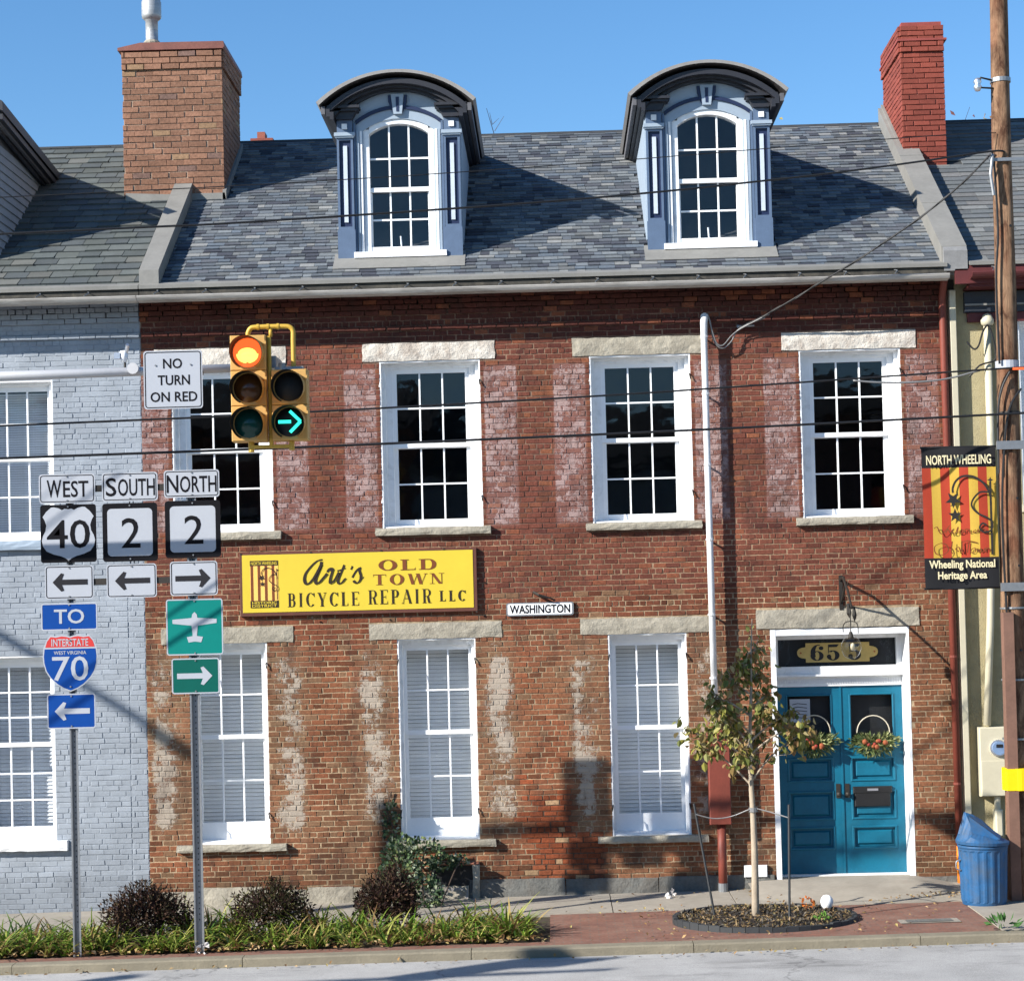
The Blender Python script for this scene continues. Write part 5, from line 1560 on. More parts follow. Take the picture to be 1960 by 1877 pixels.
def border(x0, x1, z0, z1, mt, ins, wd, parent, y=YS, r=.03):
    o = rrect(x0+ins, x1-ins, z0+ins, z1-ins, r); i = rrect(x0+ins+wd, x1-ins-wd, z0+ins+wd, z1-ins-wd, max(r-wd, .004))
    m = MB(); n = len(o)
    for k in range(n):
        k2 = (k+1) % n
        m.face([(o[k][0], y-.0015, o[k][1]), (o[k2][0], y-.0015, o[k2][1]), (i[k2][0], y-.0015, i[k2][1]), (i[k][0], y-.0015, i[k][1])])
    m.build('sign_border', mt, parent)
def bolts(x, zs, parent, y=YS):
    m = MB()
    for z in zs: discy(m, x, y-.009, y-.0005, z, .009, 8)
    m.build('bolt', M_GALV, parent)
def hz(x0, x1, z0, z1, mt, txt, tm, lab, parts=None, frac=(.16, .84, .2, .8), bold=.01):
    p = panel(x0, x1, z0, z1, mt, label=lab)
    border(x0, x1, z0, z1, tm, .014, .009, p)
    w, h = x1-x0, z1-z0
    text(txt[0], x0+w*frac[0], x0+w*parts, z0+h*frac[2], z0+h*frac[3], YS-.002, tm, p, bold)
    text(txt[1:], x0+w*(parts+.03), x0+w*frac[1], z0+h*frac[2], z0+h*(frac[3]-.04), YS-.002, tm, p, bold)
    bolts((x0+x1)/2, (z0+.03, z1-.03), p)
hz(-5.68, -5.055, 4.815, 5.14, M_SIGNW, 'WEST', M_SIGNK, 'white WEST plate', .40, (.14, .88, .2, .8))
hz(-4.98, -4.36, 4.82, 5.14, M_SIGNW, 'SOUTH', M_SIGNK, 'white SOUTH plate', .26, (.07, .95, .18, .82))
hz(-4.29, -3.675, 4.845, 5.15, M_SIGNW, 'NORTH', M_SIGNK, 'white NORTH plate', .26, (.05, .95, .18, .82))
# US 40 shield
p = panel(-5.67, -5.05, 4.16, 4.80, M_SIGNK, .03, label='black route 40 shield sign')
def mirror(L, cx, cz, sx, sz):
    return [(cx+a*sx, cz+b*sz) for a, b in L]+[(cx-a*sx, cz+b*sz) for a, b in L[::-1] if abs(a) > 1e-6]
US = [(0, .86), (.12, .88), (.22, .83), (.34, .90), (.52, .94), (.62, .93), (.80, .78), (.93, .60), (.86, .48), (.80, .30), (.83, .10), (.92, -.06), (.97, -.24), (.93, -.44), (.80, -.62), (.55, -.73), (.28, -.80), (.10, -.88), (0, -.97)]
def fan(mb, poly, y, c=None):
    cx = c[0] if c else sum(p[0] for p in poly)/len(poly); cz = c[1] if c else sum(p[1] for p in poly)/len(poly)
    a = sum(poly[i][0]*poly[(i+1) % len(poly)][1]-poly[(i+1) % len(poly)][0]*poly[i][1] for i in range(len(poly)))
    if a < 0: poly = poly[::-1]
    for i in range(len(poly)):
        q, r_ = poly[i], poly[(i+1) % len(poly)]
        mb.face([(cx, y, cz), (q[0], y, q[1]), (r_[0], y, r_[1])])
m = MB(); fan(m, mirror(US, -5.36, 4.48, .305, .312), YS-.002); m.build('shield', M_SIGNW, p)
text('40', -5.60, -5.12, 4.315, 4.63, YS-.004, M_SIGNK, p, .006)
bolts(-5.36, (4.185, 4.775), p, YS-.002)
for (x0, x1, z0, z1, lb) in ((-4.98, -4.37, 4.155, 4.80, 'black and white route 2 sign under SOUTH'), (-4.285, -3.67, 4.18, 4.81, 'black and white route 2 sign under NORTH')):
    p = panel(x0, x1, z0, z1, M_SIGNK, .035, label=lb)
    m = MB(); m.prism(rrect(x0+.055, x1-.055, z0+.06, z1-.06, .045), YS-.002, YS-.0005); m.build('sign_field', M_SIGNW, p)
    cx = (x0+x1)/2
    text('2', cx-.095, cx+.115, z0+.15, z1-.165, YS-.004, M_SIGNK, p, .004)
    bolts(cx, (z0+.028, z1-.028), p, YS)
def arrow(cx, cz, L, hh, th, d, y, mt, parent):
    """d=-1 left, +1 right; barbed head with swept corners"""
    x0, x1 = cx-d*L/2, cx+d*L/2
    hb = x1-d*L*.30
    P = [(x1, cz), (hb-d*.01, cz+hh/2), (hb+d*.0, cz+hh/2), (hb, cz+hh*.34), (hb+d*L*.03, cz+th/2), (x0, cz+th/2), (x0, cz-th/2), (hb+d*L*.03, cz-th/2), (hb, cz-hh*.34), (hb, cz-hh/2), (hb-d*.01, cz-hh/2)]
    P = [(x1, cz), (hb+d*.02, cz+hh*.50), (hb-d*.012, cz+hh*.44), (hb+d*.012, cz+th/2), (x0, cz+th/2), (x0, cz-th/2), (hb+d*.012, cz-th/2), (hb-d*.012, cz-hh*.44), (hb+d*.02, cz-hh*.50)]
    a = sum(P[i][0]*P[(i+1) % len(P)][1]-P[(i+1) % len(P)][0]*P[i][1] for i in range(len(P)))
    if a < 0: P = P[::-1]
    m = MB(); m.face([(q[0], y, q[1]) for q in P]); m.build('arrow', mt, parent)
for (x0, x1, z0, z1, d, bg_, am, lb) in ((-5.63, -5.09, 3.756, 4.128, -1, M_SIGNW, M_ARROW, 'white left arrow plate under route 40'), (-4.945, -4.39, 3.756, 4.128, -1, M_SIGNW, M_ARROW, 'white left arrow plate under the middle route 2'),
                                   (-4.24, -3.715, 3.762, 4.14, 1, M_SIGNW, M_ARROW, 'white right arrow plate'), (-5.63, -5.09, 2.328, 2.714, -1, M_SIGNB, M_SIGNW, 'blue left arrow plate'), (-4.243, -3.713, 2.68, 3.073, 1, M_SIGNG2, M_SIGNW, 'green right arrow plate')):
    p = panel(x0, x1, z0, z1, bg_, label=lb)
    border(x0, x1, z0, z1, M_SIGNK if bg_ is M_SIGNW else M_SIGNW, .012 if bg_ is M_SIGNW else 0.001, .009 if bg_ is M_SIGNW else .014, p)
    arrow((x0+x1)/2-d*.01, (z0+z1)/2, .39, .205, .060, d, YS-.0025, am, p)
    bolts((x0+x1)/2, (z0+.028, z1-.028), p)
p = panel(-5.68, -5.053, 3.41, 3.712, M_SIGNB, label='blue TO plate'); border(-5.68, -5.053, 3.41, 3.712, M_SIGNW, .001, .014, p)
text('TO', -5.535, -5.20, 3.485, 3.645, YS-.003, M_SIGNW, p, .015); bolts(-5.367, (3.435, 3.69), p)
# interstate shield
IS = [(0, .93), (.14, .97), (.30, .99), (.50, .95), (.72, .985), (.86, .80), (.97, .56), (1.0, .25), (.98, 0), (.90, -.28), (.74, -.52), (.50, -.75), (.25, -.90), (0, -1.0)]
cx, cz, sx_, sz_ = -5.364, 3.05, .305, .315
m = MB(); m.prism(mirror(IS, cx, cz, sx_, sz_), YS, YS+.006); p = m.build('sign_panel', M_SIGNW, rs, label='red white and blue interstate 70 shield')
m = MB(); low = [(0, .50)]+[(.925, .50)]+[(a*.955, b*.955) for a, b in IS[7:]]
fan(m, mirror(low, cx, cz, sx_, sz_), YS-.002, (cx, cz)); m.build('shield_field', M_SIGNB, p)
m = MB(); hi = [(0, .56), (.90, .56), (.83, .77), (.70, .925), (.50, .90), (.30, .94), (.14, .92), (0, .88)]
fan(m, mirror(hi, cx, cz, sx_, sz_), YS-.002, (cx, cz+.7*sz_)); m.build('shield_crown', M_SIGNR, p)
text('INTERSTATE', cx-.205, cx+.205, 3.237, 3.318, YS-.004, M_SIGNW, p, .012)
text('WEST VIRGINIA', cx-.18, cx+.18, 3.145, 3.185, YS-.004, M_SIGNW, p, .01)
text('70', cx-.20, cx+.20, 2.855, 3.125, YS-.004, M_SIGNW, p, .006)
bolts(cx, (2.79, 3.30), p, YS-.002)
# airport sign
p = panel(-4.293, -3.664, 3.105, 3.725, M_SIGNG, .03, label='teal green airport sign with a white aeroplane'); border(-4.293, -3.664, 3.105, 3.725, M_SIGNW, .001, .014, p)
PL = [(0, .60), (.10, .50), (.13, .34), (.98, .28), (.98, .10), (.14, .0), (.10, -.35), (.10, -.46), (.36, -.50), (.28, -.74), (.0, -.70)]
m = MB()
cxp, czp = -3.978, 3.43
m.face([(cxp+a*.25, YS-.003, czp+b*.25) for a, b in ([(q[0], q[1]) for q in PL]+[(-q[0], q[1]) for q in PL[::-1] if q[0] > 0])][::-1])
m.build('aeroplane', M_SIGNW, p); bolts(cxp, (3.128, 3.70), p)

# ================================================================= MAST ARM, SIGNAL, NO TURN SIGN
YA = -5.05
ma = thing('signal_mast_arm', (-12, YA, -.3), 'long grey signal mast arm reaching in from the left edge', 'mast arm')
m = MB(); m.tube([(-10.6, YA, 5.96), (-5.5, YA, 6.03), (-2.74, YA, 6.05)], [.075, .050, .042], 12); m.build('arm', M_MAST, ma, smooth=True)
m = MB(); m.tube([(-10.6, YA, -.3), (-10.6, YA, 6.27)], [.15, .12], 14); m.build('pole', M_MAST, ma, smooth=True)
m = MB(); discy(m, -4.23, YA-.10, YA-.06, 6.06, .058, 16); m.build('arm_disc', M_MAST, ma)
nt_ = thing('no_turn_sign', (-3.72, -5.62, 5.6), 'white NO TURN ON RED sign hung on the mast arm beside the signal', 'sign')
YN = -5.62
m = MB(); m.prism(rrect(-4.02, -3.435, 5.585, 6.165, .03), YN, YN+.006); p = m.build('sign_panel', M_SIGNW, nt_)
border(-4.02, -3.435, 5.585, 6.165, M_SIGNK, .012, .009, p, YN)
text('NO', -3.825, -3.635, 5.985, 6.085, YN-.002, M_SIGNK, nt_, .016); text('TURN', -3.88, -3.56, 5.82, 5.92, YN-.002, M_SIGNK, nt_, .016); text('ON RED', -3.955, -3.49, 5.655, 5.755, YN-.002, M_SIGNK, nt_, .016)
bolts(-3.90, (6.02,), nt_, YN); bolts(-3.55, (6.02,), nt_, YN)
m = MB(); m.box(-3.93, -3.52, YN+.007, YA-.03, 5.98, 6.02); m.build('clamp', M_GALV, nt_)
dc = thing('detector_camera', (-4.33, YA, 6.05), 'small white traffic detector camera on a stem above the mast arm', 'camera')
m = MB(); m.tube([(-4.33, YA, 6.03), (-4.33, YA, 6.14)], .012, 6); m.tube([(-4.33, YA, 6.07), (-4.20, YA-.02, 6.05)], .01, 6); m.build('stem', M_IRON, dc)
m = MB(); m.lathe([(.0, .07), (.04, .06), (.045, .0), (.03, -.05), (.0, -.06)], (-4.34, YA, 6.19), 10); m.build('camera_body', M_WHITE, dc, smooth=True)
m = MB(); m.box(-4.43, -4.37, YA-.05, YA+.03, 6.17, 6.23); m.tube([(-4.33, YA, 6.2), (-4.30, YA-.02, 6.28), (-4.29, YA-.05, 6.31)], .02, 6); m.build('camera_lens', M_SILVER, dc)

tl = thing('traffic_light', (-2.79, -5.55, 5.2), 'yellow traffic light with a lit red ball and a lit green right arrow', 'traffic light')
def head(cx, ztop, secs, tilt=0.0):
    n = len(secs); h = .353
    for i, sct in enumerate(secs):
        z1 = ztop-i*h; z0 = z1-h+.004; cz = (z0+z1)/2
        m = MB(); m.bbox(cx-.176, cx+.176, -5.56, -5.36, z0, z1, .008); m.build('housing', M_SIGY, tl)
        kind = sct
        if kind in ('red',):
            m = MB(); m.lathe([(.145, 0), (.10, .03), (.0, .045)], (0, 0, 0), 20)
            m.v = [(cx+v[0], -5.565-v[2], cz+v[1]) for v in m.v]; m.build('lens', M_RED_L, tl, smooth=True, label='lit red lens')
            m = MB(); m.lathe([(.110, .0), (.07, .022), (.0, .034)], (0, 0, 0), 20)
            m.v = [(cx+v[0], -5.588-v[2], cz-.022+v[1]*.80) for v in m.v]; m.build('lens_glow', M_RED_H, tl, smooth=True)
        else:
            m = MB(); m.lathe([(.145, 0), (.10, .03), (.0, .045)], (0, 0, 0), 20)
            m.v = [(cx+v[0], -5.565-v[2], cz+v[1]) for v in m.v]; m.build('lens', {'amber': M_LENSA, 'green': M_LENSG, 'black': M_TUNNEL, 'arrow': M_TUNNEL}[kind], tl, smooth=True)
        if kind == 'arrow':
            m = MB(); yy_ = -5.625
            m.mi = 0
            m.box(cx-.105, cx+.02, yy_, yy_+.006, cz-.016, cz+.016)
            for sg in (1, -1):
                a = Vector((cx+.115, cz+.0)); b = Vector((cx+.01, cz+sg*.105)); d = (b-a).normalized(); nn = Vector((-d.y, d.x))*.015
                m.prism([tuple(a+nn), tuple(b+nn), tuple(b-nn), tuple(a-nn)], yy_-.001*sg-.001, yy_+.005)
            m.build('lit_arrow', M_GRN_L, tl)
        # tunnel visor: outside painted, inside matt black
        vis = MB(); seg = 26; L_ = .20
        a0, a1 = rad(-62), rad(242)
        for ins in (0, 1):
            r_ = .162-ins*.004
            vis.mi = ins
            for q in range(seg):
                t0, t1 = a0+(a1-a0)*q/seg, a0+(a1-a0)*(q+1)/seg
                def pp(t, y, dz): return (cx+r_*math.cos(t), y, cz+r_*math.sin(t)+dz)
                ext0 = L_*(.55+.45*max(0, min(1, .5+.9*math.sin(t0)))); ext1 = L_*(.55+.45*max(0, min(1, .5+.9*math.sin(t1))))
                f = [pp(t0, -5.56, 0), pp(t1, -5.56, 0), pp(t1, -5.56-ext1, -.012), pp(t0, -5.56-ext0, -.012)]
                vis.face(f if ins else f[::-1])
        vis.build('visor', [M_SIGY, M_TUNNEL], tl)
        m = MB(); m.box(cx+.14, cx+.185, -5.585, -5.561, cz+.08, cz+.11); m.build('latch', M_SIGY, tl)
head(-2.99, 6.305, ('red', 'amber', 'green'))
head(-2.585, 5.955, ('black', 'arrow'))
m = MB(); YP = -5.45
m.tube(catmull([(-3.0, YP, 6.29), (-3.0, YP, 6.34), (-2.97, YP, 6.39), (-2.90, YP, 6.40), (-2.65, YP, 6.40), (-2.58, YP, 6.39), (-2.55, YP, 6.35), (-2.55, YP, 6.25), (-2.55, YP, 5.95)], 4), .024, 10)
m.tube([(-2.775, YP, 6.38), (-2.775, YP, 6.30)], .018, 8)
m.build('bracket_pipe', M_PIPEY, tl, smooth=True)
for (a, b) in ((-2.90, 6.40), (-2.80, 6.40), (-2.70, 6.40)):
    m = MB(); m.tube([(a-.012, YP, b), (a+.012, YP, b)], .031, 10); m.build('pipe_coupling', M_PIPEY, tl)
m = MB(); m.tube([(-2.79, YP-.02, 6.30), (-2.785, YP-.02, 5.20)], .022, 10); m.build('hanger_pipe', M_PIPEY, tl, smooth=True)
m = MB(); m.box(-3.0, -2.58, YP-.03, YP+.03, 5.185, 5.215); m.tube([(-2.99, YP, 5.25), (-2.99, YP, 5.15)], .03, 8); m.tube([(-2.585, YP, 5.25), (-2.585, YP, 5.16)], .028, 8); m.build('bottom_bracket', M_PIPEY, tl)
m = MB(); m.box(-2.84, -2.73, -5.43, YA+.06, 5.99, 6.11); m.build('arm_clamp', M_GALV, tl)
m = MB(); m.tube([(-2.66, -5.47, 5.96), (-2.66, -5.47, 6.03)], .04, 8); m.box(-2.73, -2.45, -5.5, -5.40, 5.955, 5.99); m.build('clamp_block', M_GALV, tl)

# second signal arm to the left, outside the view, whose shadow lies on the curb
sa = thing('side_signal', (-15, -10.6, -.3), 'grey mast arm with a signal head left of the view', 'traffic light')
m = MB(); m.tube([(-16, -10.9, 5.9), (-9.7, -10.65, 6.1)], [.09, .05], 10); m.tube([(-16, -10.9, -.3), (-16, -10.9, 6.8)], .14, 12); m.build('arm', M_MAST, sa)
m = MB(); m.box(-11.15, -10.75, -10.45, -10.15, 5.55, 6.55); m.build('housing', M_SIGY, sa)
m = MB(); m.box(-10.65, -10.05, -10.3, -10.28, 5.95, 6.45); m.build('sign_panel', M_SIGNW, sa)

lp = thing('street_lamp', (-17.45, -4.6, -.3), 'tall street lamp beyond the left edge whose arm casts a slanting shadow', 'street lamp')
m = MB(); m.tube([(-17.45, -4.6, -.4), (-17.45, -4.6, 9.3)], [.12, .07], 12); m.build('pole', M_MAST, lp)
m = MB(); m.tube(catmull([(-17.45, -4.6, 9.2), (-17.45, -5.2, 9.7), (-17.45, -6.2, 9.75), (-17.45, -7.4, 9.72)], 5), .06, 8); m.build('arm', M_MAST, lp)
m = MB(); m.lathe([(0, .08), (.14, .05), (.18, -.03), (.12, -.08), (0, -.1)], (-17.45, -7.5, 9.68), 16, .8, 1.5); m.build('lamp_head', M_MAST, lp)

# ================================================================= UTILITY POLE, BANNER
def pole_mat():
    m, nt, N, L, B = new_mat('creosoted pole')
    co = coords(N, L, (1, 1, .35))
    a = noise(N, L, co, 6, 9, .72, .6)
    c = mixc(N, L, maprange(N, L, a, .40, .58, 0, 1), (.075, .036, .022), (.27, .165, .10))
    n2 = noise(N, L, coords(N, L, (9, 9, .25)), 7, 6, .75)
    c = mixc(N, L, maprange(N, L, n2, .55, .68, 0, .8), c, (.035, .02, .014))
    c = mixc(N, L, maprange(N, L, noise(N, L, co, 2.2, 3, .6), .52, .64, 0, .6), c, (.22, .085, .045))
    L.new(c, B.inputs['Base Color']); B.inputs['Roughness'].default_value = .95; B.inputs['Specular IOR Level'].default_value = .15
    bump(N, L, mathn(N, L, 'ADD', n2, a), .9, .02, B)
    return m
M_POLE = pole_mat()
YPO = -1.5
up_ = thing('utility_pole', (5.45, YPO, gz(5.45)), 'tall weathered wooden utility pole with a yellow marker band', 'utility pole')
def polex(z): return 5.505-.0105*(10.7-z)*.9+.02*(1-min(1, z/10))
def poler(z): return .105+(10.7-z)*.0048
m = MB()
zs = [gz(5.4)-.1+k*.35 for k in range(37)]
vs, fs = [], []
seg = 20
for i, z in enumerate(zs):
    for q in range(seg):
        t = 2*math.pi*q/seg; r_ = poler(z)*(1+.035*math.sin(3*t+z*1.3)+.02*math.sin(7*t-z*2.1))
        vs.append((polex(z)+r_*math.cos(t), YPO+r_*math.sin(t), z))
for i in range(len(zs)-1):
    for q in range(seg):
        q2 = (q+1) % seg; fs.append((i*seg+q, i*seg+q2, (i+1)*seg+q2, (i+1)*seg+q))
m.mesh(vs, fs); m.build('pole', M_POLE, up_, smooth=True)
def band(z, h, mt, nm, ex=.006):
    m = MB(); m.tube([(polex(z), YPO, z-h/2), (polex(z), YPO, z+h/2)], poler(z)*1.06+ex, 20); m.build(nm, mt, up_)
band(9.72, .05, M_GALV, 'steel_band'); band(6.30, .09, M_SIGNW, 'number_band'); band(5.72, .03, M_IRON, 'steel_band')
for z in (3.40, 2.55, 1.85): band(z, .022, M_GALV, 'steel_band')
m = MB(); m.tube([(5.435, YPO-.03, 1.25), (5.435, YPO-.03, 1.51)], .185, 28); m.box(5.272, 5.415, YPO-.208, YPO-.09, 1.252, 1.508); m.build('marker_band', M_YELLOW, up_)
m = MB(); m.tube([(polex(9.72)-.12, YPO-.05, 9.72), (5.24, YPO-.1, 9.74), (5.22, YPO-.1, 9.62), (polex(9.6)-.1, YPO-.05, 9.62)], .012, 6); m.build('bracket', M_IRON, up_)
m = MB(); m.lathe([(.0, -.09), (.03, -.08), (.05, -.03), (.03, 0), (.05, .03), (.03, .07), (.0, .08)], (5.20, YPO-.1, 9.66), 12); m.build('insulator', M_SILVER, up_, smooth=True)
m = MB(); m.prism([(5.28, gz(5.4)), (5.40, gz(5.4)), (5.405, 3.35), (5.285, 3.35)], YPO-.20, YPO-.05); m.build('riser_guard', M_RISER, up_)
m = MB()
for pts in ([(5.30, YPO-.13, 5.0), (5.31, YPO-.15, 5.7), (5.36, YPO-.17, 6.0), (5.46, YPO-.17, 6.2)], [(5.34, YPO-.14, 3.3), (5.32, YPO-.15, 4.4), (5.36, YPO-.15, 5.2), (5.44, YPO-.15, 5.75), (5.6, YPO-.1, 6.0)], [(5.35, YPO-.13, 6.3), (5.34, YPO-.14, 7.3), (5.38, YPO-.14, 7.9), (5.36, YPO-.12, 8.8)]):
    m.tube(catmull(pts, 4), .014, 6)
m.build('pole_cable', M_CABLE, up_)
m = MB(); m.box(5.3, 5.9, YPO-.15, YPO-.13, 8.72, 8.76); m.tube([(5.34, YPO-.16, 8.8), (5.30, YPO-.2, 8.55), (5.33, YPO-.2, 8.3)], .02, 6); m.build('dead_end_clamp', M_GALV, up_)
for (zz, tt) in ((7.95, .5), (4.7, 1.0), (3.9, .4), (2.9, 1.2)):
    m = MB(); discy(m, polex(zz)+.05, YPO-poler(zz)-.002, YPO-poler(zz)+.01, zz, .016, 8); m.build('bolt_hole', M_BLACK, up_)
m = MB(); m.box(5.5, 6.0, YPO-.16, YPO-.14, 6.22, 6.25); m.build('orange_tag', mat('orange tag', (.8, .12, .03), .5), up_)

bn = thing('street_banner', (4.85, -1.55, 4.5), 'red and yellow striped heritage banner hanging on the utility pole', 'banner')
YB = -1.56
x0, x1, z0, z1 = 4.405, 5.285, 3.655, 5.325
m = MB(); nxs = 24; nzs = 14
def by(x, z): return YB+.014*math.sin((x-x0)*9+z*1.2)+.008*math.sin(z*5+x*3)
cols_ = [0, 1, 0, 1, 0, 1, 0, 1]
for i in range(nxs):
    for k in range(nzs):
        xa, xb = x0+(x1-x0)*i/nxs, x0+(x1-x0)*(i+1)/nxs
        zl = [z0, z0+.335]; 
        def zk(k): return z0+(z1-z0)*k/nzs
        za, zb = zk(k), zk(k+1)
        m.mi = 2 if k < 3 or k >= nzs-2 else cols_[int(i*8/nxs)]
        m.face([(xa, by(xa, za), za), (xb, by(xb, za), za), (xb, by(xb, zb), zb), (xa, by(xa, zb), zb)])
m.build('banner_cloth', [M_BANR, M_BANY, M_BANK], bn, smooth=True)
text('NORTH WHEELING', x0+.05, x1-.06, 5.12, 5.235, YB-.026, M_BANT, bn, .02)
text('Wheeling National', x0+.05, x1-.05, 3.86, 3.985, YB-.026, M_BANT, bn, .025); text('Heritage Area', x0+.15, x1-.15, 3.73, 3.85, YB-.026, M_BANT, bn, .025)
scrolls(bn, x0+.02, x1-.02, 4.02, 5.05, YB-.024, M_IRON, .022)
sc = MB(); yy = YB-.03
def SX(u): return x0+.12+u*.62
def SZ(v): return 4.05+v*.33
for L in ([(.0, .95), (.06, 1.0), (.14, .75), (.30, 1.05)], [(.22, .78), (.27, .92), (.30, .78), (.35, .9)], [(.38, .9), (.34, .8), (.40, .76), (.46, 1.0), (.44, .78)], [(.5, .86), (.47, .78), (.54, .78), (.55, .88), (.5, .86)], [(.58, .78), (.60, .9), (.66, .88)], [(.68, .9), (.67, .78), (.73, .78)], [(.80, .88), (.74, .8), (.82, .78), (.84, .9), (.84, .78)], [(.88, .78), (.9, .9), (.96, .88), (1.0, .78)],
          [(.12, .42), (.0, .3), (.02, .05), (.16, .0), (.26, .16), (.22, .36), (.12, .42)], [(.34, .48), (.32, .08), (.38, .04)], [(.46, .1), (.40, .2), (.46, .26), (.50, .1), (.52, .5), (.52, .06)], [(.5, .42), (.64, .48), (.82, .4)], [(.66, .44), (.62, .06)], [(.72, .2), (.68, .08), (.76, .06), (.78, .2), (.72, .2)], [(.82, .2), (.84, .06), (.88, .2), (.9, .06), (.96, .2)], [(.97, .06), (.98, .2), (1.04, .18), (1.06, .05)]):
    sc.ribbon([(p.x, p.y) for p in catmull([(SX(a), SZ(b)) for a, b in L], 4)], nib(.006, .014), yy)
sc.build('script_print', M_INKB, bn)
m = MB(); m.tube([(x0-.01, YB+.01, 5.33), (5.42, YPO, 5.33)], .014, 8); m.tube([(x0-.01, YB+.01, 3.65), (5.42, YPO, 3.65)], .014, 8); m.build('banner_rod', M_BLACK, bn)
m = MB(); m.box(5.28, 5.60, YPO-.17, YPO-.12, 5.28, 5.38); m.box(5.28, 5.60, YPO-.17, YPO-.12, 3.60, 3.70); m.build('rod_clamp', M_GALV, bn)

# cables
YC = -1.7
def cable(pts, r, mt, label, group='cables strung along the street'):
    m = MB(); m.tube(catmull(pts, 5), r, 6)
    return tag(m.build('cable', mt, None, smooth=True), label, 'cable', group)
cable([(-20.000, -8.784, 6.718), (-5.668, -4.771, 7.930), (-3.441, -4.148, 8.118), (-1.287, -3.544, 8.323), (0.953, -2.917, 8.566), (2.768, -2.409, 8.779), (4.757, -1.852, 9.003), (5.400, -1.600, 9.070)], .0055, M_CABLE, 'topmost and thinnest cable crossing in front of the dormers')
cable([(-20.000, -8.784, 6.419), (-5.672, -4.772, 7.547), (-3.191, -4.077, 7.742), (0.390, -3.075, 8.103), (2.758, -2.412, 8.414), (4.140, -2.025, 8.626), (5.301, -1.700, 8.826), (5.500, -1.600, 8.830)], .0125, M_CABLE, 'thick black cable crossing the dormer windows below the thin one')
cable([(-20.000, -8.784, 4.870), (-5.702, -4.781, 5.548), (-3.418, -4.141, 5.656), (-0.508, -3.326, 5.824), (1.435, -2.782, 5.951), (5.288, -1.700, 6.233), (5.500, -1.600, 6.240)], .012, M_CABLE, 'upper one of the two cables crossing the first-floor windows')
cable([(-20.000, -8.784, 4.712), (-5.707, -4.782, 5.212), (-3.707, -4.222, 5.282), (-2.073, -3.764, 5.346), (1.742, -2.696, 5.512), (5.400, -1.700, 5.696), (7.000, -1.700, 5.740)], .015, M_CABLE, 'lower and thicker cable crossing the first-floor windows behind the traffic light')
cable([(3.6, YC, 6.14), (3.9, YC, 6.11), (4.3, YC, 6.10), (4.7, YC, 6.13), (5.1, YC, 6.22)], .012, M_CABLEG, 'short slack grey cable loop beside the utility pole')
sd_ = thing('service_drop', (2.4, -.05, 7.0), 'twisted service cable sloping from the pole to the brick wall', 'cable')
m = MB(); pts = catmull([(5.36, YPO-.1, 8.84), (4.90, -1.25, 8.42), (4.2, -.9, 7.95), (3.3, -.5, 7.45), (2.75, -.22, 7.17), (2.43, -.06, 7.05)], 8)
m.tube(pts, .011, 6); m.tube([p+Vector((.0, .0, .014))*math.sin(i*.9)+Vector((0, .012, 0))*math.cos(i*.9) for i, p in enumerate(pts)], .007, 5); m.build('drop_wire', M_CABLE, sd_, smooth=True)
m = MB()
m.tube(catmull([(2.02, -.17, 7.22), (2.06, -.16, 7.10), (2.10, -.12, 6.88), (2.20, -.10, 6.78), (2.32, -.10, 6.86), (2.40, -.08, 7.0), (2.55, -.12, 7.08), (2.75, -.2, 7.14)], 5), .009, 6)
m.tube(catmull([(2.03, -.17, 7.20), (2.08, -.15, 7.0), (2.14, -.12, 6.84), (2.22, -.12, 6.82), (2.34, -.10, 6.95), (2.50, -.12, 7.05), (2.8, -.24, 7.18)], 5), .008, 6)
m.build('drip_loop', M_CABLEG, sd_, smooth=True)
m = MB(); m.tube([(2.42, .0, 7.06), (2.42, -.07, 7.06)], .02, 8); m.tube([(2.42, -.07, 7.06), (2.62, -.11, 7.06)], .014, 6); m.build('wall_insulator', M_GALV, sd_)

# ================================================================= TRASH CAN
cx, cy = 4.945, -1.75
bz = gz(cx)
tc = thing('trash_can', (cx, cy, bz), 'dented blue ribbed metal trash can with its lid askew by the pole', 'trash can')
m = MB(); seg = 72; vs, fs = [], []
prof = [(.248, 0), (.255, .03), (.255, .05), (.275, .62), (.285, .64), (.285, .67)]
for i, (r_, z) in enumerate(prof):
    for q in range(seg):
        t = 2*math.pi*q/seg
        rib = .008 if (q % 4 in (0, 1) and 1 < i < 4) else 0
        dent = -.03*math.exp(-((t-4.4)**2/.05+(z-.3)**2/.02))
        vs.append((cx+(r_+rib+dent)*math.cos(t), cy+(r_+rib+dent)*math.sin(t), bz+z))
# extra rings so that the ribs run the whole height
for i in range(len(prof)-1):
    for q in range(seg):
        q2 = (q+1) % seg; fs.append((i*seg+q, i*seg+q2, (i+1)*seg+q2, (i+1)*seg+q))
m.mesh(vs, fs); m.lathe([(0, .01), (.25, .01)], (cx, cy, bz), 24); m.build('can_body', M_CAN, tc)
m = MB(); m.lathe([(.272, .655), (.292, .66), (.292, .69), (.272, .695)], (cx, cy, bz), 40); m.build('rim', M_CAN, tc, smooth=True)
m = MB(); seg = 36; vs, fs = [], []
lp = [(.305, -.035), (.31, 0), (.28, .015), (.20, .04), (.10, .07), (0.0, .085)]
for i, (r_, z) in enumerate(lp):
    for q in range(seg):
        t = 2*math.pi*q/seg
        x, y = r_*math.cos(t), r_*math.sin(t)
        # one flap of the lid is bent up into a peak
        pk = .27*max(0, 1-(x+.15)/.36)*math.exp(-(y/.16)**2)*(1 if x > -.20 else .15) if i > 1 else 0
        vs.append((cx+x, cy+y, bz+.735+z+pk-.03*x))
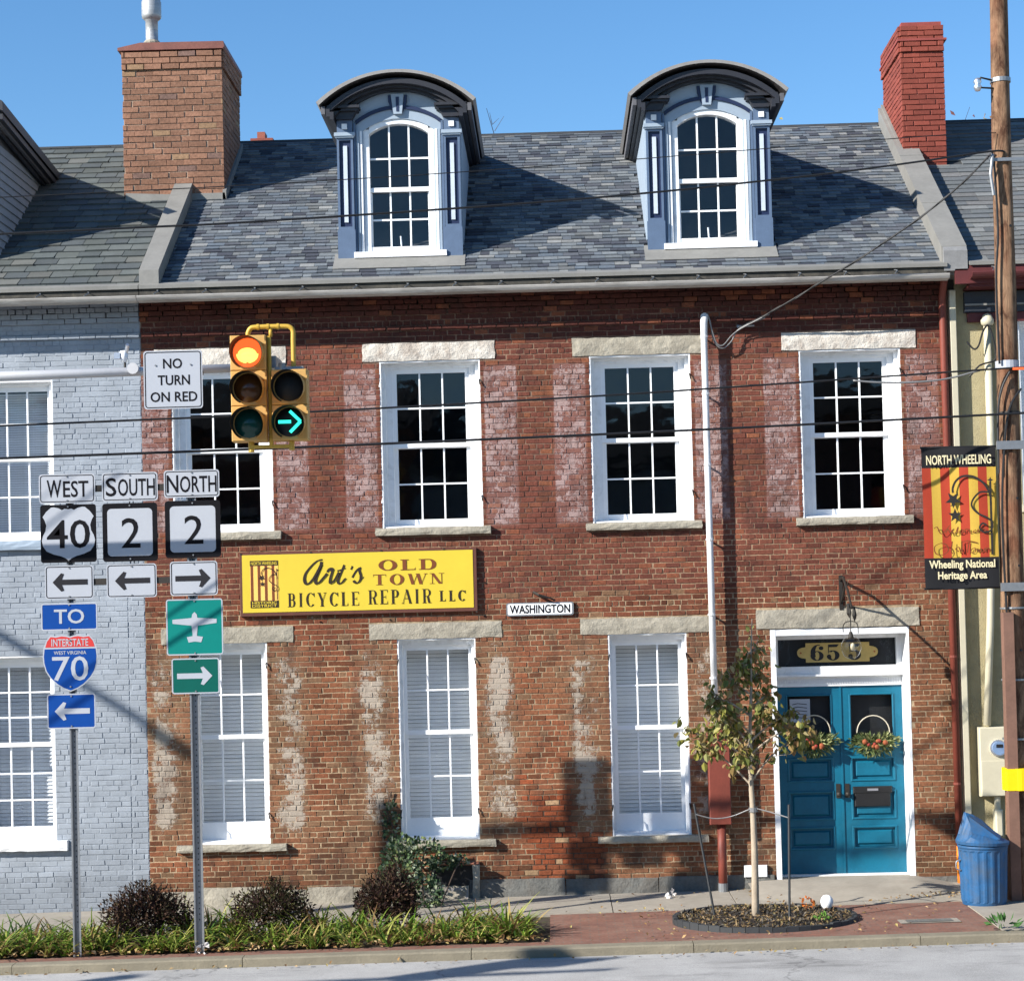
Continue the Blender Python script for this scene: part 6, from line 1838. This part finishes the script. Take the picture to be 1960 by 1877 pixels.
for i in range(len(lp)-1):
    for q in range(seg):
        q2 = (q+1) % seg; fs.append((i*seg+q, i*seg+q2, (i+1)*seg+q2, (i+1)*seg+q))
m.mesh(vs, fs)
m.mesh([(cx-.17, cy-.10, bz+1.03), (cx-.155, cy-.06, bz+1.05), (cx+.20, cy-.08, bz+.80), (cx+.16, cy-.22, bz+.77), (cx-.16, cy-.22, bz+.76)], [(0, 4, 3), (0, 3, 2, 1)])
m.build('lid', M_CAN, tc, smooth=False)
m = MB(); m.tube(catmull([(cx-.27, cy-.05, bz+.52), (cx-.32, cy-.05, bz+.50), (cx-.32, cy-.05, bz+.42), (cx-.27, cy-.05, bz+.40)], 4), .009, 6); m.build('handle', M_GALV, tc)

# ================================================================= PLANTS
def leafquad(mb, p, d, n, L, w, tint, fold=.25):
    d = d.normalized(); s = d.cross(n)
    s = s.normalized() if s.length > 1e-5 else Vector((1, 0, 0))
    up2 = s.cross(d)
    a = p; b = p+d*L*.5+s*w*.5+up2*w*fold; c = p+d*L; e = p+d*L*.5-s*w*.5+up2*w*fold
    q = p+d*L*.5
    mb.mesh([a, b, c, e, q], [(0, 1, 4), (1, 2, 4), (0, 4, 3), (4, 2, 3)], tint)
def rvec(rr=R):
    while True:
        v = Vector((rr.uniform(-1, 1), rr.uniform(-1, 1), rr.uniform(-1, 1)))
        if .05 < v.length < 1: return v.normalized()
# shrubs
def shrub(cx, cy, w, h, label, pal, n=5200):
    b = gz(cx); t = thing('shrub', (cx, cy, b), label, 'shrub', 'clipped purple shrubs in the planter')
    m = MB()
    for k in range(14):
        a = R.uniform(0, 6.28); e = Vector((cx+w*.38*math.cos(a)*R.uniform(.3, 1), cy+w*.3*math.sin(a), b+h*R.uniform(.55, .95)))
        s0 = Vector((cx+R.uniform(-.08, .08), cy+R.uniform(-.06, .06), b-.02)); mid = (s0+e)/2+Vector((R.uniform(-.04, .04), R.uniform(-.04, .04), 0))
        m.tube([s0, mid, e], [.009, .006, .003], 4)
    m.build('stems', M_TWIG, t)
    m = MB()
    for k in range(n):
        a = R.uniform(0, 6.28); u = R.uniform(-1, 1)
        r_ = R.uniform(.1, 1)**.45*(1+.18*math.sin(3*a+cx+u*2)+.14*math.sin(7*a+u*5))
        v = Vector((math.cos(a)*math.sqrt(1-u*u), math.sin(a)*math.sqrt(1-u*u), u))
        p = Vector((cx, cy, b+h*.56))+Vector((v.x*w*.5*r_, v.y*w*.42*r_, v.z*h*.46*r_))
        if u < -.55 and R.random() < .75: continue
        d = (v*.7+rvec()*.8+Vector((0, 0, .3)))
        c = pal[int(R.random()*len(pal))]; f = R.uniform(.6, 1.4)
        leafquad(m, p, d, rvec(), R.uniform(.035, .07), R.uniform(.016, .030), (c[0]*f, c[1]*f, c[2]*f, 1))
    for k in range(90):
        a = R.uniform(0, 6.28); q_ = R.random(); p = Vector((cx+w*.46*math.cos(a)*q_, cy+w*.32*math.sin(a)*q_, b+h*(.95-.35*q_*q_)))
        d = Vector((math.cos(a)*.7*q_, math.sin(a)*.4*q_, 1)).normalized()
        for q in range(6):
            c = pal[int(R.random()*len(pal))]
            leafquad(m, p+d*.03*q, d+rvec()*.8, rvec(), .05, .016, (c[0], c[1], c[2], 1))
    m.build('foliage', M_LEAF, t, kind=None)
PB = [(.036, .018, .015), (.06, .030, .020), (.022, .012, .012), (.10, .060, .038), (.042, .036, .018)]
PG = [(.045, .035, .018), (.07, .038, .026), (.055, .055, .02), (.03, .014, .014)]
shrub(-4.72, -2.72, .96, .58, 'largest purple shrub in front of the joint between grey and red walls', PB)
shrub(-3.32, -2.5, .90, .54, 'loose bronze shrub right of the right-hand signpost', PG, 3600)
shrub(-1.98, -2.45, .70, .60, 'dense dark shrub left of the cellar opening', PB, 5200)
# ivy and vine by the cellar
iv = thing('ivy_bush', (-1.55, -.6, gz(-1.55)), 'variegated leafy vine climbing under the middle ground-floor window', 'vine')
m = MB()
m.tube(catmull([(-1.9, -.75, -.15), (-2.05, -.3, .3), (-2.12, -.06, .75), (-2.2, -.03, 1.02), (-2.14, -.03, 1.25)], 5), [.01]*21, 5)
m.tube(catmull([(-1.7, -.7, -.15), (-1.75, -.4, .3), (-1.7, -.12, .6)], 5), .01, 5); m.tube(catmull([(-1.5, -.7, -.1), (-1.35, -.4, .25), (-1.25, -.15, .42)], 5), .009, 5)
m.build('vine_stem', M_TWIG, iv)
m = MB()
PV = [(.05, .09, .045), (.08, .13, .06), (.30, .34, .24), (.04, .07, .035), (.16, .20, .08), (.035, .055, .035)]
for (bx, by_, bz_, rx, ry, rz_, n) in ((-2.0, -.45, .28, .26, .25, .48, 700), (-1.75, -.35, .50, .28, .2, .20, 320), (-1.72, -.55, .02, .24, .22, .24, 420), (-1.50, -.22, .36, .20, .12, .09, 150), (-2.15, -.06, .85, .10, .05, .30, 110), (-1.28, -.15, .38, .12, .08, .05, 50)):
    for k in range(n):
        v = rvec(); r_ = R.uniform(.3, 1)**.5
        p = Vector((bx+v.x*rx*r_, by_+v.y*ry*r_, bz_+v.z*rz_*r_))
        if p.z < gz(p.x): continue
        c = PV[int(R.random()*len(PV))] if by_ > -.6 else PV[int(R.random()*5)]
        f = R.uniform(.7, 1.3)
        leafquad(m, p, v+rvec()*.6+Vector((0, -.4, .1)), Vector((0, -1, .4))+rvec()*.5, R.uniform(.04, .075), R.uniform(.03, .055), (c[0]*f, c[1]*f, c[2]*f, 1), .12)
m.build('foliage', M_LEAF, iv)
# day lilies: arching blades
m = MB()
clumps = []
x = -7.9
while x < -.30:
    for y in (-3.26, -3.02, -2.76, -2.50):
        clumps.append((x+R.uniform(-.1, .1), y+R.uniform(-.07, .07)))
    x += .19
for (cx, cy) in clumps:
    if any(math.hypot(cx-a, (cy-b)) < .30 for a, b in ((-4.70, -2.75), (-3.30, -2.5), (-1.98, -2.45))): continue
    edge = min(1, max(.5, (-.1-cx)/.5))*(.72 if cy < -3.15 else 1)
    vig = .55+.75*smooth_noise(cx*2.3, cy*3+8)
    for k in range(int(30*vig)):
        a = R.uniform(0, 6.28); L_ = vig*R.uniform(.26, .56)*edge; hgt = vig*R.uniform(.15, .36)*edge*(1.15 if -3.2 < cx < -1.6 else 1)
        w = R.uniform(.009, .016); dx, dy = math.cos(a), math.sin(a)
        c = R.choice([(.10, .19, .02), (.18, .26, .035), (.27, .31, .06), (.06, .13, .02), (.34, .34, .09), (.36, .26, .10), (.13, .18, .03), (.16, .09, .04)])
        f = R.uniform(.75, 1.25); tint = (c[0]*f, c[1]*f, c[2]*f, 1)
        pts = []
        bx, by_, b0 = cx+R.uniform(-.05, .05), cy+R.uniform(-.05, .05), gz(cx)-.02
        dr = R.uniform(.4, 1.1)
        for s_ in range(6):
            t = s_/5; pts.append(Vector((bx+dx*L_*t, by_+dy*L_*t, b0+hgt*(1.9*t-dr*1.5*t*t)+.02)))
        side = Vector((-dy, dx, R.uniform(-.3, .3)))
        vs, fs = [], []
        for s_, p in enumerate(pts):
            ww = w*(1-(s_/5)**2)*.9+.001
            vs += [p-side*ww, p+side*ww]
        fs = [(2*i, 2*i+1, 2*i+3, 2*i+2) for i in range(5)]
        m.mesh(vs, fs, tint)
tag(m.build('lily_bed', M_LEAF), 'bed of arching green lily leaves along the kerb planter', 'plants', kind='stuff')
# fallen leaves
m = MB()
def litter(x0, x1, y0, y1, n, s=1.0, dens=None, off=.008):
    for k in range(n):
        x, y = R.uniform(x0, x1), R.uniform(y0, y1)
        if dens and not dens(x, y): continue
        c = R.choice([(.34, .20, .08), (.42, .28, .13), (.22, .12, .05), (.50, .36, .19), (.14, .08, .04), (.38, .30, .12)])
        d = Vector((R.uniform(-1, 1), R.uniform(-1, 1), R.uniform(-.1, .5)))
        leafquad(m, Vector((x, y, gz(x)+off+R.uniform(0, .015))), d, Vector((0, 0, 1))+rvec()*.5, R.uniform(.035, .075)*s, R.uniform(.025, .045)*s, (*c, 1), R.uniform(.1, .4))
litter(-7.5, -.2, -3.46, -3.16, 620, 1.15, off=.02)
litter(-.2, 4.7, -3.6, -.1, 90, .8)
litter(3.9, 5.0, -1.3, -.9, 70, .8)
litter(3.6, 4.8, -.35, -.02, 26, .8)
litter(2.2, 2.9, -1.0, -.1, 16, .9)
litter(.3, 3.0, -1.9, -1.2, 40, .8)
litter(.9, 3.7, -3.55, -1.4, 110, .9)
litter(-.2, 5, -4.1, -3.83, 46, .9, off=-.09)
litter(-7, -.2, -4.0, -3.83, 46, .9, off=-.09)
tag(m.build('fallen_leaves', M_LEAF), 'brown autumn leaves scattered on the pavement and planter edge', 'leaves', kind='stuff')

# ---- street tree with pit
TX, TY = 2.20, -2.44
tb = gz(TX)
PX, PY, PRX, PRY = 2.30, -2.42, 1.05, .86
pit = thing('tree_pit_edging', (PX, PY, gz(PX)), 'oval ring of black edging blocks around the young tree', 'edging')
n = 44
for k in range(n):
    a0, a1 = 2*math.pi*k/n, 2*math.pi*(k+1)/n-.006
    p = [(PX+PRX*math.cos(a), PY+PRY*math.sin(a)) for a in (a0, a1)]; q = [(PX+(PRX-.05)*math.cos(a), PY+(PRY-.05)*math.sin(a)) for a in (a0, a1)]
    h = .055+R.uniform(-.010, .010); b0 = gz(PX)-.05
    m = MB(); m.mesh([(p[0][0], p[0][1], b0), (p[1][0], p[1][1], b0), (q[1][0], q[1][1], b0), (q[0][0], q[0][1], b0), (p[0][0], p[0][1], b0+.05+h), (p[1][0], p[1][1], b0+.05+h), (q[1][0], q[1][1], b0+.05+h), (q[0][0], q[0][1], b0+.05+h)],
                     [(0, 1, 5, 4), (1, 2, 6, 5), (2, 3, 7, 6), (3, 0, 4, 7), (4, 5, 6, 7)])
    m.build('edging_block', M_EDGE, pit)
m = MB(); vs = [(PX, PY, gz(PX)+.06)]; fs = []
for r_, zz in ((.33, .06), (.66, .05), (.965, .02)):
    for k in range(32):
        a = 2*math.pi*k/32; vs.append((PX+PRX*r_*math.cos(a), PY+PRY*r_*math.sin(a), gz(PX)+zz+R.uniform(-.012, .012)))
for k in range(32):
    k2 = (k+1) % 32; fs.append((0, 1+k, 1+k2)); fs.append((1+k, 33+k, 33+k2, 1+k2)); fs.append((33+k, 65+k, 65+k2, 33+k2))
m.mesh(vs, fs, (.07, .06, .055, 0))
for k in range(2600):
    a = R.uniform(0, 6.28); r_ = math.sqrt(R.random())*.96
    x, y = PX+PRX*r_*math.cos(a), PY+PRY*r_*math.sin(a)
    z = gz(PX)+.065-.03*r_*r_
    if R.random() < .5: c = R.choice([(.05, .045, .04), (.09, .08, .07), (.03, .028, .026), (.16, .14, .11)])
    else: c = R.choice([(.24, .16, .08), (.16, .11, .05), (.32, .23, .13), (.12, .08, .045), (.20, .16, .07)])
    d = rvec(); d.z = abs(d.z)*.5
    leafquad(m, Vector((x, y, z)), d, Vector((0, 0, 1))+rvec()*.6, R.uniform(.035, .07), R.uniform(.014, .035), (*c, 1), .2)
tag(m.build('pit_mulch', M_LEAF), 'dark mulch and dry leaves heaped round the young tree', 'mulch', kind='stuff')
tr = thing('street_tree', (TX, TY, tb), 'slim young street tree with sparse olive and bronze autumn leaves', 'tree')
m = MB()
trunk = [(2.195, TY, tb-.02), (2.205, TY, .6), (2.20, TY, 1.1), (2.185, TY, 1.55), (2.19, TY, 2.0), (2.215, TY, 2.5), (2.23, TY, 3.0), (2.25, TY, 3.35)]
m.tube(catmull(trunk, 3), [.046-.042*i/21 for i in range(22)], 10); m.build('trunk', M_BARK, tr, smooth=True)
br = []
for (z0_, a, L_, rise) in ((1.45, 2.9, .62, .75), (1.5, .3, .62, .8), (1.55, 4.5, .5, .7), (1.62, 1.4, .5, .75), (1.72, 3.4, .6, .55), (1.8, 5.8, .62, .55), (1.9, 2.2, .5, .6), (1.95, .0, .55, .6), (2.05, 3.9, .5, .5), (2.15, 5.0, .4, .5), (2.25, 2.8, .42, .5), (2.3, .6, .36, .55), (2.5, 3.6, .26, .5), (2.6, 1.0, .22, .5), (2.8, 4.2, .14, .4), (2.95, .4, .12, .35)):
    p0 = Vector((2.19, TY, z0_)); d = Vector((math.cos(a), math.sin(a)*.8, 0))
    p1 = p0+d*L_*.4+Vector((0, 0, L_*rise*.55)); p2 = p0+d*L_*.8+Vector((0, 0, L_*rise*.9)); p3 = p0+d*L_*1.05+Vector((0, 0, L_*rise*1.0))
    m = MB(); pts = catmull([p0, p1, p2, p3], 4); m.tube(pts, [.014-.011*i/(len(pts)-1) for i in range(len(pts))], 5)
    for q in range(4):
        s0 = pts[R.randint(4, len(pts)-2)]; e = s0+(d*.5+rvec()*.8+Vector((0, 0, .3))).normalized()*R.uniform(.12, .25)
        m.tube([s0, e], [.005, .002], 4); br.append([s0, e])
    m.build('branch', M_BARK, tr); br.append(pts[3:])
br.append([Vector((2.215, TY, z)) for z in (2.3, 2.6, 2.9, 3.15, 3.38)])
lv = []
LC = [(.24, .23, .05), (.19, .20, .055), (.32, .29, .10), (.22, .15, .055), (.11, .13, .035), (.28, .18, .085), (.25, .25, .09), (.36, .30, .15)]
for c in LC:
    q = MB(); L_ = .10; w = .062
    q.mesh([(0, 0, 0), (w*.5, L_*.35, .010), (w*.42, L_*.7, .004), (0, L_, -.012), (-w*.42, L_*.7, .004), (-w*.5, L_*.35, .010), (0, L_*.5, -.006)], [(0, 1, 6), (1, 2, 6), (2, 3, 6), (3, 4, 6), (4, 5, 6), (5, 0, 6)], (*c, 1))
    o = q.build('leaf', M_LEAF, None); lv.append(o.data); bpy.data.objects.remove(o)
pos = []
while len(pos) < 1150:
    b_ = R.choice(br); i = R.randint(0, len(b_)-2); p = b_[i].lerp(b_[i+1], R.random())+rvec()*R.uniform(.01, .15)
    t = (p.z-1.45)/1.9
    if t < 0 or R.random() < max(0, (t-.45))*1.1: continue
    pos.append(p)
pos.sort(key=lambda p: p.y)
join = MB()
for i, p in enumerate(pos):
    me = R.choice(lv); rot = (R.uniform(-2.6, -.3), R.uniform(-.6, .6), R.uniform(0, 6.28)); sc_ = R.uniform(.6, 1.2)
    if i < 300: inst('leaf', me, tr, p, rot, (sc_, sc_, sc_))
    else:
        from mathutils import Euler
        M_ = Matrix.Translation(p) @ Euler(rot).to_matrix().to_4x4() @ Matrix.Scale(sc_, 4)
        c = me.attributes['tint'].data[0].color
        join.mesh([M_ @ v.co for v in me.vertices], [tuple(f.vertices) for f in me.polygons], tuple(c))
join.build('crown_leaves', M_LEAF, tr, kind='stuff')
for (xa, ya, xb, zb, lab) in ((1.75, -2.36, 1.535, 1.25, 'leaning thin black stake on the left of the young tree'), (2.55, -2.7, 2.58, 1.25, 'upright thin black stake on the right of the young tree')):
    m = MB(); m.tube([(xa, ya, gz(xa)-.02), (xb, ya, zb)], .015, 6); o = tag(m.build('tree_stake', M_EDGE), lab, 'stake', 'stakes tying the young tree')
tie = MB()
tie.tube(catmull([(1.55, -2.38, 1.13), (1.75, -2.4, 1.08), (1.95, -2.42, 1.10), (2.15, -2.47, 1.18)], 4), .007, 5); tie.tube(catmull([(2.24, -2.47, 1.19), (2.40, -2.55, 1.15), (2.58, -2.7, 1.10)], 4), .007, 5)
tie.tube([(2.203, -2.44, 1.15), (2.203, -2.44, 1.20)], .052, 10)
tag(tie.build('tree_tie', M_CABLEG), 'grey tie wire stretched between the stakes and the tree trunk', 'wire')

# wreath baskets on the doors
def wreath(cx, cz, label, lit):
    t = thing('door_wreath', (cx, .40, cz), label, 'wreath', 'leafy wreaths hanging on the teal doors')
    m = MB(); m.tube([(cx+.21*math.cos(a), .41, cz+.13+.22*math.sin(a)) for a in [math.pi*k/14 for k in range(15)]], .008, 6); m.build('hoop', mat('pale cane', (.5, .45, .35), .6), t)
    m = MB()
    for k in range(520):
        v = rvec(); r_ = R.random()**.5
        p = Vector((cx+v.x*.30*r_, .36+v.y*.09*r_, cz+.02-.05*(1-abs(v.x*r_))+v.z*.13*r_))
        c = R.choice([(.10, .14, .05), (.16, .19, .08), (.06, .09, .035), (.34, .36, .16), (.24, .25, .10)])
        leafquad(m, p, Vector((v.x, -.3, v.z*.7))+rvec()*.5, rvec()+Vector((0, -1, 0)), R.uniform(.05, .10), R.uniform(.018, .03), (*c, 1), .15)
    m.build('foliage', M_LEAF, t)
    for k in range(9):
        x, z = cx+R.uniform(-.14, .14), cz+R.uniform(-.06, .05); r_ = R.uniform(.024, .038)
        m = MB(); m.lathe([(0, -r_), (r_*.8, -r_*.6), (r_, 0), (r_*.8, r_*.6), (0, r_)], (x, .245, z), 8)
        m.build('flower', mat('orange flower', (.26, .07, .025), .8) if k % 3 else mat('dark red flower', (.25, .03, .02), .7), t, smooth=True)
wreath(4.06, 1.70, 'leafy basket wreath with orange flowers on the sunlit right door', True)
wreath(3.30, 1.72, 'shaded leafy wreath on the left door behind the tree', False)

# small street items
gl = thing('garden_globe', (3.06, -2.0, gz(3.0)), 'white globe garden light on a short black stake beside the tree pit', 'garden light')
m = MB(); m.lathe([(0, .18), (.04, .172), (.068, .14), (.078, .10), (.065, .055), (.04, .02)], (3.07, -2.0, gz(3.07)+.02), 20); m.build('globe', mat('white globe', (.85, .85, .85), .3, var=.02), gl, smooth=True)
m = MB(); m.tube([(3.07, -2.0, gz(3.07)-.02), (3.07, -2.0, gz(3.07)+.06)], [.012, .05], 10); m.build('stake', M_BLACK, gl)
m = MB()
for k in range(40):
    v = rvec(); leafquad(m, Vector((2.86, -1.95, gz(2.9)+.11))+v*.05, v, rvec(), .04, .03, (.60, .17, .03, 1))
solo(m, 'orange_flower', M_LEAF, 'small bright orange flower clump in the tree pit', 'flower')
m = MB()
for k in range(26):
    v = rvec(); leafquad(m, Vector((2.88, -2.95, gz(2.9)+.07))+Vector((v.x*.07, v.y*.05, abs(v.z)*.05)), v+Vector((0, 0, .5)), rvec(), .06, .03, (.13, .26, .05, 1))
solo(m, 'weed', M_LEAF, 'small bright green weed at the front of the tree pit', 'weed')
m = MB()
for k in range(30):
    v = rvec(); leafquad(m, Vector((4.74, -3.6, gz(4.7)+.04))+Vector((v.x*.14, v.y*.05, abs(v.z)*.06)), v+Vector((0, 0, .4)), rvec(), .11, .04, (.06, .14, .04, 1))
solo(m, 'weed', M_LEAF, 'dark green weed sprouting on the kerb at the right', 'weed')
m = MB(); x0, x1, y0, y1 = 3.75, 4.42, -2.98, -2.72
m.face([(x0, y0, gz(x0)+.004), (x1, y0, gz(x1)+.004), (x1, y1, gz(x1)+.004), (x0, y1, gz(x0)+.004)])
m.face([(x0+.08, y0+.04, gz(x0)+.009), (x1-.08, y0+.04, gz(x1)+.009), (x1-.08, y1-.04, gz(x1)+.009), (x0+.08, y1-.04, gz(x0)+.009)])
m.m = [0, 1]
solo(m, 'access_cover', [M_CONC, M_STONED], 'rectangular concrete utility cover set in the brick pavement', 'cover')
for (x, y, lab) in ((-3.95, -3.42, 'crumpled white litter at the front edge of the planter'), (1.35, -.55, 'crumpled pale litter on the concrete near the wall')):
    m = MB()
    for k in range(12):
        v = rvec(); leafquad(m, Vector((x, y, gz(x)+.05))+v*.03, v, rvec(), .06, .05, (.75, .72, .7, 1), .5)
    solo(m, 'litter', M_LEAF, lab, 'litter')

# far trees whose tops just clear the ridge
def fartree(x, y, h, label, n, col, bare):
    t = thing('background_tree', (x, y, -.9), label, 'tree', 'treetops beyond the roof ridge')
    m = MB(); m.tube([(x, y, -.9), (x+.1, y, h*.5), (x, y, h*.72)], [.25, .16, .10], 8); m.build('trunk', M_BARK, t)
    m = MB(); f = MB()
    for k in range(90 if bare else 40):
        a = R.uniform(0, 6.28); z0_ = h*R.uniform(.55, .85); L_ = R.uniform(.6, 1.5)
        s0 = Vector((x, y, z0_)); e = s0+Vector((math.cos(a)*L_, math.sin(a)*L_, L_*R.uniform(.6, 1.2))); e.z = min(e.z, h+R.uniform(-.3, .35))
        m.tube([s0, s0.lerp(e, .5)+rvec()*.1, e], [.02, .01, .004], 4)
        for q in range(3 if bare else 1):
            s1 = s0.lerp(e, R.uniform(.5, .9)); m.tube([s1, s1+(rvec()*.4+Vector((0, 0, .5)))*.5], [.007, .003], 3)
        for q in range(n):
            p = s0.lerp(e, R.uniform(.55, 1.0))+rvec()*.3
            leafquad(f, p, rvec(), rvec(), R.uniform(.08, .14), .06, (*[c*R.uniform(.6, 1.4) for c in col], 1))
    m.build('crown', M_TWIG, t)
    if f.v: f.build('leaves', M_LEAF, t)
fartree(-.55, 12.0, 13.6, 'bare twiggy treetop above the ridge between the dormers', 1, (.2, .16, .1), True)
fartree(4.5, 10.5, 13.1, 'leafy yellow green treetop left of the red chimney', 14, (.22, .19, .07), False)
fartree(7.0, 10.5, 13.2, 'sparse leafy treetop right of the red chimney', 10, (.20, .15, .08), False)
# small chimney stub behind the ridge
m = MB(); m.box(-4.55, -4.20, 5.0, 5.4, 7, 10.93, (.24, .07, .05, .1)); m.box(-4.45, -4.33, 5.05, 5.3, 10.931, 11.04, (.3, .1, .07, .1))
o = m.build('chimney_stack', M_BRICKR, bb)

# ---- houses on the camera's side of the street (unseen, added to cut low sky light; also reflected in the panes)
def opposite(x0, x1, h, col, label):
    t = thing('row_house', ((x0+x1)/2, -33, -.3), label, 'building', 'row houses on the near side of the street')
    m = MB(); m.box(x0+.02, x1-.02, -43, -33, -.6, h); m.build('wall', mat('house wall '+label[:12], col, .9, var=.2, scale=2), t)
    m = MB(); m.prismx([(-43.4, h+.001), (-32.6, h+.001), (-32.6, h+.2), (-38, h+2.2), (-43.4, h+.2)], x0, x1); m.build('roof', M_ROOFB, t)
    n = int((x1-x0)/2.6)
    for k in range(n):
        cx = x0+(k+.5)*(x1-x0)/n
        for z in (1.0, 4.4):
            m = MB(); m.box(cx-.55, cx+.55, -33, -32.95, z, z+2.0); w = m.build('window', M_WHITE, t)
            m = MB(); m.box(cx-.45, cx+.45, -32.95, -32.94, z+.1, z+1.9); m.build('pane', M_BLACK, w)
opposite(-26, -15, 8.2, (.24, .20, .15), 'tan house across the street at the far left, behind the viewpoint')
opposite(-15, -4, 9.0, (.20, .08, .055), 'red brick house across the street, left of the viewpoint')
opposite(-4, 6, 7.8, (.30, .31, .32), 'grey house across the street right behind the viewpoint')
opposite(6, 18, 8.8, (.17, .08, .06), 'brown brick house across the street, right of the viewpoint')
